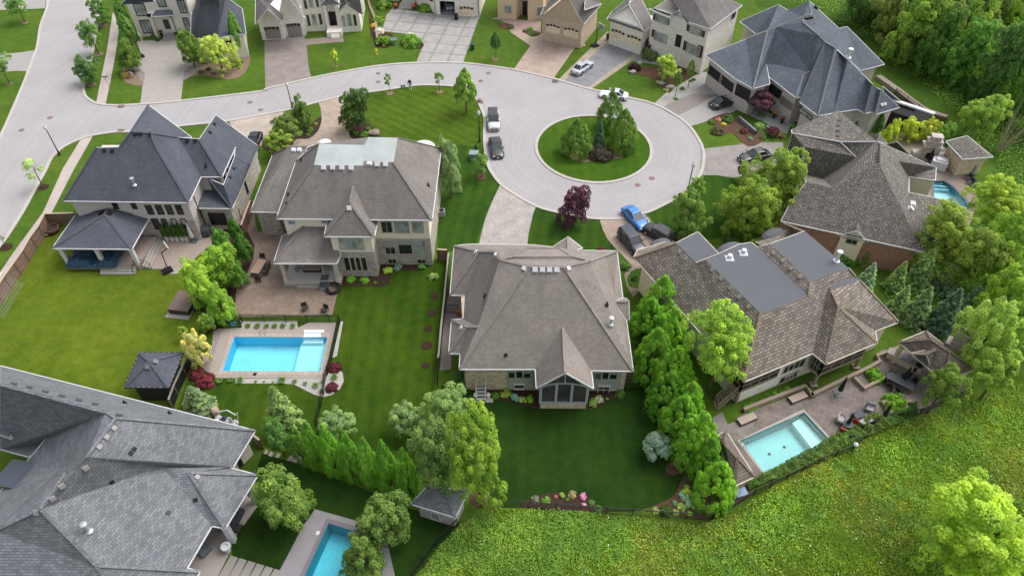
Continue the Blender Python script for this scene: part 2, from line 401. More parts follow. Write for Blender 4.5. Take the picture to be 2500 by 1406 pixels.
    def walls(s, names=None, pts=None, z0=None, z1=None, over=None, m=0):
        if names:
            pts = [s.V[n] for n in names.split()]; z1 = z1 if z1 is not None else pts[0].z-.12
            if area2(pts) < 0: pts = pts[::-1]
            pts = inset_poly(pts, s.over if over is None else over)
        pts = [s.L(Vector((p[0], p[1], 0))) for p in pts]; z0 = 0 if z0 is None else z0
        if s.zs and m == 0 and z1 > s.zs+.3:
            s.wmb.prism(pts, z0, s.zs, mi=0, top=False); s.wmb.prism(pts, s.zs, z1, mi=1, top=True)
            # band course where the two claddings meet
            c = MB()
        else: s.wmb.prism(pts, z0, z1, mi=m, top=True)
    def gable(s, a, b, c, inset=.35, m=0, thick=.2):  # triangular wall under a gable roof a (eave) - b (peak) - c (eave)
        A, B, C = (s.V[n].copy() for n in (a, b, c)); d = (C-A); d.z = 0; d.normalize(); nn = Vector((-d.y, d.x, 0))
        off = nn*inset; dn = Vector((0,0,.22)); A, B, C = s.L(A+off+d*.4-dn), s.L(B+off-dn*1.3), s.L(C+off-d*.4-dn)
        s.wmb.face([A, C, B], mi=m)
        s.wmb.face([A+nn*.15, B+nn*.15, C+nn*.15], mi=m)
    def ped(s, t, *pts, m=0):   # gable wall: (x, y, z) triples in photo tile coordinates
        s.wmb.face([s.L(W(t, x, y, z)) for x, y, z in pts], mi=m)
    def wallmesh(s):
        o = s.wmb.build('wall', [s.wm, s.wall2 or s.wm], s.root)
        s.wb = BVHTree.FromPolygons([Vector(v)+s.root.location for v in s.wmb.v], s.wmb.f); s.wo = o; return o
    def plane_at(s, u, v, bvh=None):
        r = ray(u, v).normalized(); return (bvh or s.wb).ray_cast(CAMP, r)
    def win(s, t, x0, y0, x1, y1, nx=2, ny=1, glass=None, frame=None, name='window', depth=.07, arch=False, fw=.09, bars=.05, lab=None, at=None):
        (u0, v0), (u1, v1) = P(t, x0, y0, x1, y1)
        c = P(t, *at)[0] if at else ((u0+u1)/2, (v0+v1)/2)
        loc, nr, idx, dist = s.plane_at(*c)
        if loc is None or abs(nr.z) > .3: print('WIN MISS', s.name, t, x0, y0, loc, nr); return None
        nr = Vector((nr.x, nr.y, 0)).normalized()
        if nr.dot(CAMP-loc) < 0: nr = -nr
        tt = Vector((-nr.y, nr.x, 0))
        def hit(u, v):
            r = ray(u, v); k = (loc-CAMP).dot(nr)/r.dot(nr); p = CAMP+r*k; return (p-loc).dot(tt), p.z
        a0, zt = hit(u0, v0); a1, zb = hit(u1, v1)
        if a0 > a1: a0, a1 = a1, a0
        if zt < zb: zt, zb = zb, zt
        if a1-a0 > 9 or zt-zb > 6: print('WIN BIG', s.name, t, x0, y0, round(a1-a0,1), round(zt-zb,1))
        ctr = loc+tt*((a0+a1)/2); hw = (a1-a0)/2
        M = Matrix.Translation(s.L(Vector((ctr.x, ctr.y, 0)))) @ Matrix(((tt.x, nr.x, 0, 0), (tt.y, nr.y, 0, 0), (0, 0, 1, 0), (0, 0, 0, 1)))
        fm = MB(); top = zt
        fm.box(-hw-fw, 0, zb-fw, hw+fw, depth, zb, M); fm.box(-hw-fw, 0, zt, hw+fw, depth, zt+fw, M)
        fm.box(-hw-fw, 0, zb, -hw, depth, zt, M); fm.box(hw, 0, zb, hw+fw, depth, zt, M)
        for i in range(1, nx):
            x = -hw+2*hw*i/nx; fm.box(x-bars/2, 0, zb, x+bars/2, depth*.8, zt, M)
        for i in range(1, ny):
            z = zb+(zt-zb)*i/ny; fm.box(-hw, 0, z-bars/2, hw, depth*.78, z+bars/2, M)
        if arch:
            k = 8; r = hw+fw; rise = (zt-zb)*.16 if arch is True else arch
            pts = [Vector((-r+2*r*i/k, depth*.9, zt+fw*.9+rise*sin(pi*i/k))) for i in range(k+1)]
            fm.face([M @ p for p in pts]+[M @ Vector((r, depth*.9, zt+fw*.3)), M @ Vector((-r, depth*.9, zt+fw*.3))][0:2])
        o = fm.build(name, frame or s.trim, s.root)
        gm = MB(); gm.box(-hw, .005, zb, hw, .03, zt, M); gm.build('pane' if 'window' in name else 'panel', glass or DARKGLASS, o)
        if name == 'garage_door' and glass is not DARKDOOR and zt-zb > 1.5:
            for k_ in range(4):
                gw = MB(); x_ = -hw+2*hw*(k_+.5)/4; gw.box(x_-hw*.19, .04, zt-.48-.1*(k_ in (0,3)), x_+hw*.19, .075, zt-.1-.1*(k_ in (0,3)), M); gw.build('door_light', DARKGLASS, o)
        if glass is None and zt-zb > .9 and random.random() < .5:
            bl = MB(); bl.box(-hw+.01, .031, zt-(zt-zb)*random.uniform(.25, .6), hw-.01, .036, zt-.01, M); bl.build('blind', BLIND, o)
        if lab: o['label'] = lab
        return o
    def on(s, t, x, y): return s.plane_at(*P(t, x, y)[0], s.rb)
    def vents(s, t, pts, size=.38, h=.22, mat=None, name='roof_vent'):
        mat = mat or WHITE
        for x, y in pts:
            loc, nr, i, d = s.on(t, x, y)
            if loc is None: continue
            mb = MB(); q = s.L(loc); t_ = Vector((0,0,1)).cross(nr); t_ = t_.normalized() if t_.length > .1 else Vector((1,0,0)); u_ = nr.cross(t_)
            M = Matrix.Translation(q) @ Matrix(((t_.x, u_.x, nr.x, 0), (t_.y, u_.y, nr.y, 0), (t_.z, u_.z, nr.z, 0), (0,0,0,1)))
            e = size/2; mb.box(-e, -e, 0, e, e, h*.6, M); mb.box(-e*1.15, -e*1.15, h*.6, e*1.15, e*1.15, h, M); mb.box(-e*1.4, -e*1.4, 0, e*1.4, e*1.4, .03, M)
            mb.build(name, mat, s.ro)
    def pipe(s, t, x, y, h=.6, r=.09, mat=None, cap=False):
        loc, nr, i, d = s.on(t, x, y)
        if loc is None: return
        q = s.L(loc); mb = MB(); prof = [(r*2.2, -.05), (r*2.2, .08), (r, .2), (r, h)]
        if cap: prof += [(r*1.9, h), (r*1.9, h+.18), (r*.4, h+.22)]
        mb.lathe(prof, 10, Matrix.Translation(q)); mb.build('vent_pipe', mat or BLACKM, s.ro)
# ------------------------------------------------------------ ground, pools, roads
M_ground = grass('ground_grass', S(78,112,38), S(92,122,42), dry=S(125,125,70), amt=.25)
M_yard1 = grass('lawn_bright', S(88,114,28), S(106,127,36), dry=S(140,136,62), amt=.3)
M_yard2 = grass('lawn_mown', S(56,86,20), S(72,98,24), stripe=.07, rot=0, sw=1.6, dry=S(100,104,36), amt=.35)
M_front = grass('lawn_striped', S(74,104,28), S(88,114,34), stripe=.09, rot=radians(-52), sw=1.5, dry=S(130,130,60), amt=.2)
M_front2 = grass('lawn_deep', S(50,84,26), S(64,96,30), stripe=.08, rot=radians(8), sw=1.6)
M_yard3 = grass('lawn_dark', S(35,65,20), S(48,76,25), stripe=.04, rot=0, sw=1.6, dry=S(78,84,34), amt=.22)
M_meadow = grass('meadow_grass', S(70,98,22), S(94,118,30), dry=S(138,134,74), amt=.45, wild=.6)
M_wood = grass('wood_floor', S(66,98,34), S(84,116,40), wild=.8)
M_isl = grass('lawn_island', S(66,104,26), S(82,114,32), stripe=.04, sw=1.6)
def asphalt():
    s = N('road_surface', .9, .2); v = s.coord(); c = S(188,185,187)
    cc = s.ramp(s.noise(v, .16, 5, .6, .4), [(.3, sc_(c, .93)), (.7, sc_(c, 1.05))])
    cc = s.mix(1.0, cc, s.ramp(s.noise(v, 2.2, 6, .75), [(.25, (.90,)*3), (.75, (1.08,)*3)]), 'MULTIPLY')
    # faint tyre arcs round the island and along the street
    g = s.n('ShaderNodeVectorMath', operation='DISTANCE'); s.l(v, g.inputs[0]); g.inputs[1].default_value = (11.82, 88.65, 0)
    cb = s.n('ShaderNodeCombineXYZ'); s.l(g.outputs['Value'], cb.inputs[0])
    n2 = s.noise(cb.outputs[0], 1.6, 3, .6)
    cc = s.mix(1.0, cc, s.ramp(n2, [(.38, (.95,)*3), (.62, (1.03,)*3)]), 'MULTIPLY')
    ck = s.n('ShaderNodeTexVoronoi', feature='DISTANCE_TO_EDGE', i_Scale=.13)
    dv = s.n('ShaderNodeVectorMath', operation='ADD'); nz = s.n('ShaderNodeTexNoise', i_Scale=.8, i_Detail=4.0); s.l(v, nz.inputs['Vector']); s.l(v, dv.inputs[0]); s.l(nz.outputs['Color'], dv.inputs[1]); s.l(dv.outputs[0], ck.inputs['Vector'])
    cc = s.mix(s.ramp(ck.outputs['Distance'], [(.0, (.3,)*3), (.004, (0,0,0))]), cc, sc_(c, .6))
    s.col(cc); s.bump(s.noise(v, 25, 2), .15, .01); return s.done()
M_road = asphalt()
M_kerb = rough_mat('kerb_concrete', S(208,202,196), .06, .6, .9)
M_walk = paver('sidewalk_concrete', S(202,190,184), S(206,194,188), (1.55, 50), radians(58), .8, .05, .08, .03)
M_concP = rough_mat('stamped_concrete_pale', S(184,178,172), .14, .8, .9, .1, 6)
M_conc = rough_mat('concrete', S(178,176,174), .07, .5, .9)
M_mulch = rough_mat('mulch_brown', S(104,78,64), .35, 2, 1, .4, 14)
M_mulchp = rough_mat('mulch_pale', S(150,128,112), .25, 2, 1, .3, 14)
M_mulchd = rough_mat('mulch_dark', S(72,52,44), .3, 2, 1, .4, 14)
M_gravel = rough_mat('river_gravel', S(158,150,146), .45, 5, 1, .5, 9)
M_gravelw = rough_mat('white_gravel', S(188,184,180), .4, 5, 1, .5, 9)
M_pav = lambda n, c, c2, **k: paver(n, S(*c), S(*c2), **k)

# pools: (outer coping, water edge) in photograph points
POOLS = {}
def pool(name, pts, wz=-.14):
    POOLS[name] = [Vector((p.x, p.y, 0)) for p in GS(pts)]
pool('a', P('C1',2235,558,'C2',780,562,'C2',710,886,'C1',2120,882))
pool('b', P('C4',582,1165,'D4',820,138,'D4',240,415,'D4',25,128))
pool('c', P('D2',775,910,1180,1035,'D2',900,1800,'D2',480,1560))
pool('g', P('B4',1692,360,1800,355,1880,400,1950,470,2010,535,2035,610,2000,690,1900,720,1850,690,1780,600,1690,497))
BIG = [(-420,-20),(420,-20),(420,600),(-420,600)]
ground = sheet('ground', M_ground, 0, BIG, list(POOLS.values()), world=True)
sheet('wood_floor', M_wood, .004, P('F',1810,-140, 1850,20,2130,170,2230,300,2300,330,2330,300, 2440,420,2380,470,2400,520,2250,640,2130,700,2180,790,2330,800,2360,860,2400,960,2500,900,2900,900,2900,-140))
sheet('meadow', M_meadow, .008, P('F',1050,1500,1108,1300,1190,1236,1400,1246,1560,1256,1700,1276,1790,1246,1850,1200,1950,1140,2080,1062,2250,1000,2400,960,2500,900,2900,760,2900,1600,1000,1600))
sheet('lawn', M_yard1, .004, P('F',112,570,330,560,500,600,520,700,480,860,430,960,400,1040,300,1060,-120,1060,-120,900,-60,760,0,700,60,640))
sheet('lawn', M_yard2, .004, P('F',838,640,1092,630,1086,760,1062,940,1050,1095,700,1110,430,1005,470,890,520,760,800,750), [POOLS['a']])
sheet('lawn', M_yard3, .006, P('F',1078,940,1200,960,1545,945,1604,950,1650,1050,1672,1120,1676,1170,1640,1225,1540,1250,1200,1236,1150,1190,1050,1095,1060,1000))
sheet('lawn', M_front, .004, P('F',880,226,946,219,1010,209,1109,211,1160,228,1176,262,1186,290,1186,360,1000,345,905,345))
sheet('lawn', M_front2, .004, P('F',1075,352,1188,360,1190,386,1200,415,1222,447,1195,505,1160,600,1070,620,1068,400))
sheet('lawn', M_front2, .004, P('B3',430,640,640,700,1020,755,1080,900,1200,1080,900,1080,340,1010,355,880,400,700))
sheet('lawn', M_front2, .004, P('B3',1470,698,1800,535,1980,345,2150,345,2310,375,2400,500,2500,700,2300,900,2090,960,1960,900,1700,900,1600,850))
sheet('lawn', M_yard3, .004, P('D1',2360,560,2459,250,'D2',400,330,1000,540,1500,760,2000,900,2000,1000,1580,1406,1180,1500,300,1500,-100,1300,-200,900), [POOLS['c']])

# main roads
LK = P('F',140,-160,128,-70,'A1',470,0,455,100,400,250,370,450,330,560,285,680,240,800,130,1060,0,1340,-400,2060)
NK = P('F',262,-150,250,-60,'A1',945,0,925,200,900,330,860,560,800,770,785,850,800,920,860,970,930,1000,1080,1015,1340,1005,1700,975,2500,880,
  'A2',190,860,630,755,900,700,1250,640,1600,610,2070,610,2500,665,'A3',200,670,590,760,900,850,1300,940,1540,1000,1750,1110,1880,1215,1960,1330,
  'B3',2000,90,2010,190,1980,330,1900,440,1800,530,1550,660,1440,700,1260,745,1030,750,880,735,640,690,430,630,200,500,90,415,0,290,'F',1191,388)
SK = P('F',1190,385,1187,350,1186,320,1187,290,1177,262,1162,235,1138,218,1109,210,1060,207,1010,208,946,218,884,226,841,233,777,248,713,265,640,279,558,294,435,307,320,320,'A1',1100,1255,890,1285,770,1320,
  'B1',600,70,480,180,420,300,320,480,200,700,60,920,0,1000,-500,1700)
GN = [(p.x, p.y) for p in GS(NK)]; GSK = [(p.x, p.y) for p in GS(SK)]; GL = [(p.x, p.y) for p in GS(LK)]
GNs = smooth_pts(GN, 3, False); GSs = smooth_pts(GSK, 3, False); GLs = smooth_pts(GL, 3, False)
IC = Vector((11.82, 88.65, 0)); IR = 8.1
isl = [Vector((IC.x+IR*cos(2*pi*k/64), IC.y+IR*sin(2*pi*k/64), 0)) for k in range(64)]
road_pts = [Vector((x, y, 0)) for x, y in GNs+GSs+GLs[::-1]]
sheet('road', M_road, .008, road_pts, [isl], world=True)
strip('kerb', GNs, .42, 0, .11, M_kerb); strip('kerb', GSs, .42, 0, .11, M_kerb); strip('kerb', GLs, -.42, 0, .11, M_kerb)
strip('kerb', [(p.x, p.y) for p in isl], -.42, 0, .12, M_kerb, closed=True)
sheet('traffic_island_lawn', M_isl, .02, isl, world=True)
sheet('garden_bed', M_mulchp, .036, P('B3',760,140,780,195,850,220,960,215,1080,190,1230,185,1255,160,1220,120,1000,60), smooth=3)
# sidewalks
sheet('sidewalk', M_walk, .016, P('F',285,-60,'A1',1075,130,1020,480,970,720,915,995,1005,1010,1060,750,1110,480,1135,280,1085,120,'F',300,-60))
sheet('sidewalk', M_walk, .016, P('A1',775,1325,'B1',600,280,410,700,130,1080,0,1270,-300,1700,-200,1720,60,1330,500,690,700,300,870,0,'A1',890,1287))
# driveways
pd = lambda n, c, c2, size=(.3,.2), rot=0, **k: paver(n, S(*c), S(*c2), size, rot, **k)
sheet('driveway', M_concP, .016, P('A1',1335,1003,1360,820,1380,700,1270,620,1330,500,1300,400,1560,380,1700,385,1740,480,1850,600,1950,560,1850,640,1755,680,1750,760,1725,972))
sheet('driveway', pd('paver_grey_b',(172,160,154),(160,152,148), rot=.1), .016, P('A2',188,862,180,560,180,380,560,345,580,430,600,640,628,752))
sheet('path', pd('paver_grey_b2',(176,160,152),(168,156,148)), .016, P('A2',562,378,760,360,925,345,935,402,600,432,578,440))
mc = pd('paver_slab_c',(184,182,180),(178,176,174),(3.1,3.3), .18, joint=.72, js=.22, vary=.05, off=0)
sheet('driveway', mc, .016, P('A2',1620,608,1700,420,1560,330,1300,300,1340,150,1400,80,1820,140,2230,165,2200,240,2070,608))
sheet('driveway', pd('paver_pink_d',(205,186,172),(196,176,164),(.5,.3),.5), .016, P('A3',210,668,370,440,240,350,180,310,200,260,470,320,860,385,900,440,800,455,590,752))
sheet('path', pd('paver_pink_d2',(196,172,164),(184,160,152),(.4,.25)), .018, P('A3',0,180,60,170,250,190,470,200,470,325,290,290,180,310,170,280,100,200))
sheet('driveway', pd('paver_tan_e',(198,184,164),(190,176,156),(.4,.25),.6), .014, P('A3',630,770,1110,300,1150,380,1400,480,1560,570,1330,590,940,860))
sheet('driveway', pd('paver_blue_e',(162,162,166),(150,152,158),(.35,.25),.6), .018, P('A3',680,785,1130,385,1390,490,900,850))
sheet('path', pd('paver_blue_e2',(166,166,168),(154,154,158),(.4,.3),.6), .018, P('A3',1400,500,1560,570,1620,640,1560,620,1330,585))
M_wetc = rough_mat('damp_concrete', S(150,142,138), .08, 1, .7)
sheet('driveway', M_conc, .014, P('F',1594,256,1625,228,1690,190,1727,178,1800,240,1850,265,1935,300,1920,328,1860,296,1800,270,1740,292,1681,311,1648,284))
sheet('driveway', M_wetc, .018, P('A3',1640,1030,1830,930,1950,895,2080,905,2200,890,2180,915,2060,950,1990,1000,1870,1060,1750,1105), smooth=3)
sheet('gravel_strip', M_gravelw, .018, P('A3',1540,1000,1690,870,1830,790,1990,690,2050,690,2050,720,1900,800,1800,880,1700,960,1640,1020))
sheet('driveway', pd('paver_grey_g',(178,172,168),(168,162,158),(.35,.25)), .014, P('B3',2000,95,2200,70,2400,50,'B4',0,40,250,30,400,30,400,200,300,260,'B3',2320,370,2150,345,1980,345))
sheet('driveway', pd('paver_cobble_2',(200,192,188),(188,180,178),(.28,.28),.4), .014, P('B3',90,420,0,610,-60,760,-130,1040,340,1010,355,900,400,700,430,635,200,510))
sheet('driveway', pd('paver_tan_4',(196,176,160),(182,164,150),(.35,.25),.5), .014, P('B3',1025,752,1270,745,1450,700,1560,830,1760,980,1400,1240,1320,1180,1200,1060,1110,960,1060,860))
sheet('path', pd('paver_tan_4b',(176,158,146),(164,148,138),(.35,.25)), .016, P('B3',1320,1180,1400,1230,1330,1260,1290,1330,1310,1406,'C3',1330,80,1420,110,1350,180,1290,80,1265,-40,'B3',1270,1290))
sheet('driveway', pd('paver_tan_2',(200,182,166),(186,168,154),(.4,.25),.2), .014, P('A2',690,972,940,905,1000,1150,1030,1330,1100,1406,300,1440,470,1330,600,1310,690,1230,725,1120,715,1040))
sheet('driveway', pd('conc_1',(200,188,176),(194,182,172),(2.5,2.5),.3,joint=.9), .014, P('A2',0,1112,370,1050,350,1110,260,1200,180,1400,'B2',120,100,110,300,60,560,-80,560,-80,0,'A1',2180,1155,2500,1088))
sheet('driveway', M_conc, .016, P('A1',0,100,430,85,440,0,460,-100,-200,-100,-200,110))
sheet('driveway', M_conc, .016, P('A1',120,512,220,500,340,482,320,570,275,685,150,680,-100,700,-100,515))
# patios
M_patio1 = rough_mat('stamped_patio', S(178,162,152), .14, .8, .9, .1, 5)
sheet('patio', M_patio1, .016, P('B1',1310,1235,1750,1242,1900,1100,2250,800,2280,780,2150,760,1850,740,1400,740,1300,900))
sheet('patio', M_conc, .02, P('B1',1535,1280,1550,1240,1715,1240,1695,1285))
M_patio2 = pd('paver_patio_2',(162,142,128),(146,128,118),(.42,.28),0,vary=.12)
sheet('patio', M_patio2, .016, P('B2',-110,820,60,640,110,920,360,930,560,1000,'C2',905,0,895,60,825,350,-160,370,-100,200,'B2',-60,1200))
M_deck1 = rough_mat('pool_deck_concrete', S(176,166,158), .07, .6, .9)
deckA = P('C1',2090,478,'C2',850,475,'C2',862,420,'C2',490,475,'C2',860,420,'C2',745,955,'C1',1980,950)
sheet('pool_deck', M_deck1, .016, P('C1',2120,480,'C2',-10,465,490,475,600,420,862,420,745,955,'C1',1975,948), [POOLS['a']])
sheet('gravel_strip', M_gravelw, .016, P('C2',905,410,930,410,870,740,825,760))
sheet('gravel_strip', M_gravel, .014, P('C1',2020,640,2040,470,2120,480,1975,948,1990,900,1960,880,1900,800))
sheet('gravel_bed', M_gravelw, .012, P('C2',-100,955,745,955,790,900,860,830,925,900,935,980,900,1050,820,1110,740,1130,660,1110,560,1060,460,1010,350,1000,-100,1000))
sheet('gravel_strip', M_gravelw, .018, P('C1',2290,405,'C2',490,405,500,475,-10,465,'C1',2310,468))
sheet('coping', pd('coping_a',(196,184,174),(188,176,168),(.6,5)), .03, P('C1',2205,528,'C2',800,530,'C2',728,918,'C1',2082,918), [POOLS['a']])
M_patiob = pd('paver_patio_4',(150,140,132),(132,122,118),(.9,.6),radians(24),vary=.15,patch=.2)
sheet('patio', M_patiob, .016, P('C4',0,1210,100,1160,590,980,640,1050,1000,880,1130,800,1210,700,1250,620,1420,620,1700,650,2000,850,2010,1000,1750,1120,1600,1190,'D4',1000,100,860,165,240,450,100,520,-60,480,-200,200), [POOLS['b']])
sheet('patio', rough_mat('deck_stone_4', S(150,142,136), .2, 1.2, .9), .02, P('C3',2100,1330,2200,1270,2250,1390,2500,1300,2500,1406,'D3',2300,70,2110,60))
sheet('coping', rough_mat('coping_b', S(190,182,174), .06, 1, .9), .03, P('C4',575,1138,'D4',860,150,'D4',240,440,'D4',0,128), [POOLS['b']])
M_deckc = rough_mat('stone_deck', S(160,156,160), .12, 1.2, .9)
sheet('pool_deck', M_deckc, .016, P('D2',650,778,1300,960,1400,1406,1400,1800,100,1700,240,1500,400,1200,540,930), [POOLS['c']])
sheet('coping', rough_mat('coping_c', S(138,130,140), .07, 1, .9), .03, P('D2',760,862,1230,990,1100,1450,900,1900,420,1600,500,1420), [POOLS['c']])
sheet('patio', rough_mat('patio_bl', S(178,170,164), .06, .8, .9), .05, P('D1',2200,560,2425,740,2200,1060,2150,1200,2040,1420,1700,1500,1700,1000))
M_patg = rough_mat('patio_g', S(156,142,132), .14, 1.2, .9)
sheet('patio', M_patg, .016, P('B4',1480,-150,1760,-40,1850,150,1950,280,2060,420,2100,560,2060,640,2020,760,1700,800,1400,400,1300,0), [POOLS['g']])
strip('coping', [(p.x, p.y) for p in POOLS['g']], -.35, .0, .05, rough_mat('coping_g', S(120,122,126), .1, 1, .9), closed=True)
sheet('path', M_gravel, .010, P('C2',1930,160,2060,160,2080,400,1960,500,1960,860,1850,880,1890,400))
sheet('path', pd('brick_path_3',(120,112,110),(104,98,98),(.3,.2)), .014, P('C3',1280,1000,1285,880,1340,560,1450,980,1460,1010))
sheet('garden_bed', M_mulchd, .012, P('C3',1330,560,1480,700,1600,1010,1460,1030,1400,800))
sheet('stone_step', M_concP, .05, P('D2',380,320,440,262,520,290,545,350,480,345))
for k, q in enumerate(([210,278,235,238,265,245,245,290],[275,295,300,255,330,262,312,302],[170,262,190,215,212,235,205,265])):
    sheet('stepping_stone', M_concP, .05, P('D2',*q))
# mulch beds
def bed(m, *a, z=.02, sm=3, nm='garden_bed'): sheet(nm, m, z, P(*a), smooth=sm)
bed(M_mulchp, 'A1',1180,650,1165,730,1200,790,1280,815,1360,820,1350,770,1300,700,1240,640)
bed(M_gravel, 'A1',1240,625,1300,700,1365,790,1378,710,1310,640,1280,615)
bed(M_mulchp, 'A1',1755,770,1840,730,1960,725,2100,755,2200,760,2300,730,2370,640,2385,540,2330,510,2200,540,1950,570,1850,640)
bed(M_gravel, 'A1',1750,765,1755,690,1850,600,1920,565,2000,600,1900,660,1830,715,1780,755, sm=1, z=.024)
bed(M_mulchd, 'A2',1225,400,1245,450,1360,455,1400,330,1250,300,1200,200,1175,150,1190,330)
bed(M_mulchd, 'A2',1470,430,1560,455,1670,470,1690,420,1560,370,1490,380)
bed(M_mulch, 'A3',60,250,120,280,210,280,200,240,90,220)
bed(M_mulch, 'A3',290,300,360,340,430,350,470,320,380,290)
bed(M_mulch, 'A3',1300,690,1380,710,1500,740,1570,800,1640,860,1700,890,1760,820,1900,740,2050,670,2050,600,1950,580,1700,620,1560,640,1450,650,1330,640)
bed(M_mulch, 'A3',2060,1150,2120,1200,2200,1290,2290,1265,2440,1400,'B4',220,20,210,-60,100,-110,-30,-180,'A3',2240,1080)
bed(M_mulchd, 'A2',690,1130,725,1140,690,1250,600,1325,480,1330,420,1406,200,1440,160,1350,300,1250,470,1300,560,1240)
bed(M_mulchd, 'A2',1000,1200,990,1290,1030,1330,1120,1330,1190,1300,1240,1290,1235,1250,1150,1170)
bed(M_mulchd, 'B2',905,1406,920,1340,1280,1330,1290,1230,1340,1190,1700,1200,1750,1260,1600,1290,1400,1290,1380,1360,'C2',1360,60,1300,75,905,70, sm=1)
bed(M_mulchd, 'C3',-100,1010,60,1010,430,1020,450,1240,370,1225,200,1180,60,1160,0,1140,-120,1130, sm=2)
bed(M_mulchd, 'C3',915,1240,920,1060,1200,1060,1280,1080,1260,1120,1100,1180,1000,1240, sm=2)
bed(M_mulch, 'D3',1640,440,1640,380,1700,300,1700,100,1630,-40,1780,-20,1850,200,1900,380,2000,560,2080,860,1850,860,1500,800,1440,800,1540,740,1690,670,1760,560,1800,440,1720,460, sm=2)
bed(M_mulchd, 'D3',270,745,350,690,480,640,620,620,760,640,900,660,1000,760,1130,800,1000,800,800,790,500,780, sm=2)
bed(M_mulch, 'D4',-200,640,0,600,100,520,130,600,0,690,-100,740, sm=1)
bed(M_mulch, 'D2',2160,560,2250,600,2280,700,2200,760,2100,700, sm=2)
bed(M_mulchd, 'F',575,540,622,600,605,665,577,705,575,745,545,790,515,812,500,790,485,740,470,690,520,600, sm=2)
# tree rings
for a in (('A1',240,222,14),('A1',990,245,18),('A1',945,522,20),('A1',875,812,20),('B1',415,460,22),('B1',60,1030,26),('A2',862,642,6),('A2',1372,895,14),('A2',1850,880,14),('A2',2380,570,12),
          ('B2',2248,400,20),('C2',1725,640,22),('C2',1775,330,16),('C2',1790,170,14),('C2',1715,830,14),('C2',1740,480,14),('A1',95,800,10)):
    c = W(a[0], a[1], a[2]); r = a[3]/TL[a[0]][2]/ppm(c)*1.8+.15
    sheet('tree_ring', M_mulch if a[0] == 'B2' else M_mulchp if a[0][0] == 'A' else M_mulchd, .022, [c+Vector((r*cos(k*pi/8)*(1+.08*sin(k*3)), r*sin(k*pi/8), 0)) for k in range(16)], world=True)

# pools proper
def build_pool(key, label, floor_c, wall_c, depth, tint, wz=-.12, steps=None, extra=None):
    edge = POOLS[key]; 
    if area2(edge) < 0: edge = edge[::-1]
    c = sum(edge, Vector())/len(edge); t = thing('swimming_pool', label, 'pool', (c.x, c.y, 0)); O = Vector((c.x, c.y, 0))
    pts = [p-O for p in edge]; mb = MB(); n = len(pts)
    for i in range(n):
        a, b = pts[i], pts[(i+1) % n]; A = lambda p, z: Vector((p.x, p.y, z))
        mb.face([A(b, .02), A(a, .02), A(a, -depth), A(b, -depth)], mi=1)
    for tr in tessellate_polygon([pts]):
        q = [Vector((pts[k].x, pts[k].y, -depth)) for k in tr]
        if (q[1]-q[0]).cross(q[2]-q[0]).z < 0: q = q[::-1]
        mb.face(q, mi=0)
    fm = N('pool_liner_'+key, .6); v = fm.coord(); fm.col(fm.mix(1.0, fm.ramp(fm.noise(v, .25, 3), [(.35, sc_(floor_c, .9)), (.65, sc_(floor_c, 1.08))]), fm.ramp(fm.noise(v, 2.5, 4, .6, 1.2), [(.35, (.93,)*3), (.65, (1.07,)*3)]), 'MULTIPLY'))  # noise paints the water's brightness patches and glints into the liner colour
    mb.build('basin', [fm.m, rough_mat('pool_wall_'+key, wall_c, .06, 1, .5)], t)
    wb = MB()
    for tr in tessellate_polygon([pts]):
        q = [Vector((pts[k].x, pts[k].y, wz)) for k in tr]
        if (q[1]-q[0]).cross(q[2]-q[0]).z < 0: q = q[::-1]
        wb.face(q)
    wb.build('water', water_mat('water_'+key, tint), t)
    return t, O
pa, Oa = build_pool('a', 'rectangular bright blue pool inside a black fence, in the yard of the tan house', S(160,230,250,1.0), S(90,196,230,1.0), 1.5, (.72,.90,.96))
m = MB(); q = [v-Oa for v in GS(P('C2',520,560,780,562,710,886,430,886), 0)]
m.prism(q, -1.5, -.8); m.build('shallow_shelf', rough_mat('shelf_a', S(196,238,250,1.0), .04, 1, .5), pa)
m = MB(); A0 = W('C2',528,590)-Oa; A1 = W('C2',738,590)-Oa; d = (A1-A0).normalized(); up = Vector((-d.y, d.x, 0))
for k in range(4):
    a = A0+d*.1+up*(k*.34); b = A1-d*(.1+.0*k)+up*(k*.34); m.prism([a, b, b+up*.36, a+up*.36], -1.2, -.42+k*.2)
for k, (y0, y1, z_) in enumerate(((497,518,.11),(518,538,.085),(538,560,.06))):
    m.prism([W('C2',566-k*8,y1)-Oa, W('C2',718,y1)-Oa, W('C2',718,y0)-Oa, W('C2',570-k*8,y0)-Oa], .0, z_)
m.build('pool_steps', plain('pool_step_white', (.75,.78,.8), .4), pa)
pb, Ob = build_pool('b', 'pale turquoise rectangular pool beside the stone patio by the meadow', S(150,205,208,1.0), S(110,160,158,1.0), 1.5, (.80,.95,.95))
m = MB(); q = [v-Ob for v in GS(P('C4',500,1210,600,1190,'D4',820,138,690,198,'C4',470,1260))]
m.prism([W('C4',495,1220)-Ob, W('C4',575,1175)-Ob, W('D4',808,142)-Ob, W('D4',700,195)-Ob], -1.5, -.75); m.build('shallow_shelf', rough_mat('shelf_b', S(196,238,234,1.0), .04, 1, .5), pb)
m = MB()
for a in ((410,183),(278,243)):
    p = W('D4',*a, z=-1.5)-Ob; m.lathe([(.16, -1.5), (.16, -1.46)], 10, Matrix.Translation((p.x, p.y, 0)))
m.build('drain', BLACKM, pb)
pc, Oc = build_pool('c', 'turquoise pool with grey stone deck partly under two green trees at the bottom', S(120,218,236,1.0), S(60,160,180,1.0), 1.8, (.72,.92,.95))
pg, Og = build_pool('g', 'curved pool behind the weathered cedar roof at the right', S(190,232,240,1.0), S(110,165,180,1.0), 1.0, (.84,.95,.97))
m = MB()
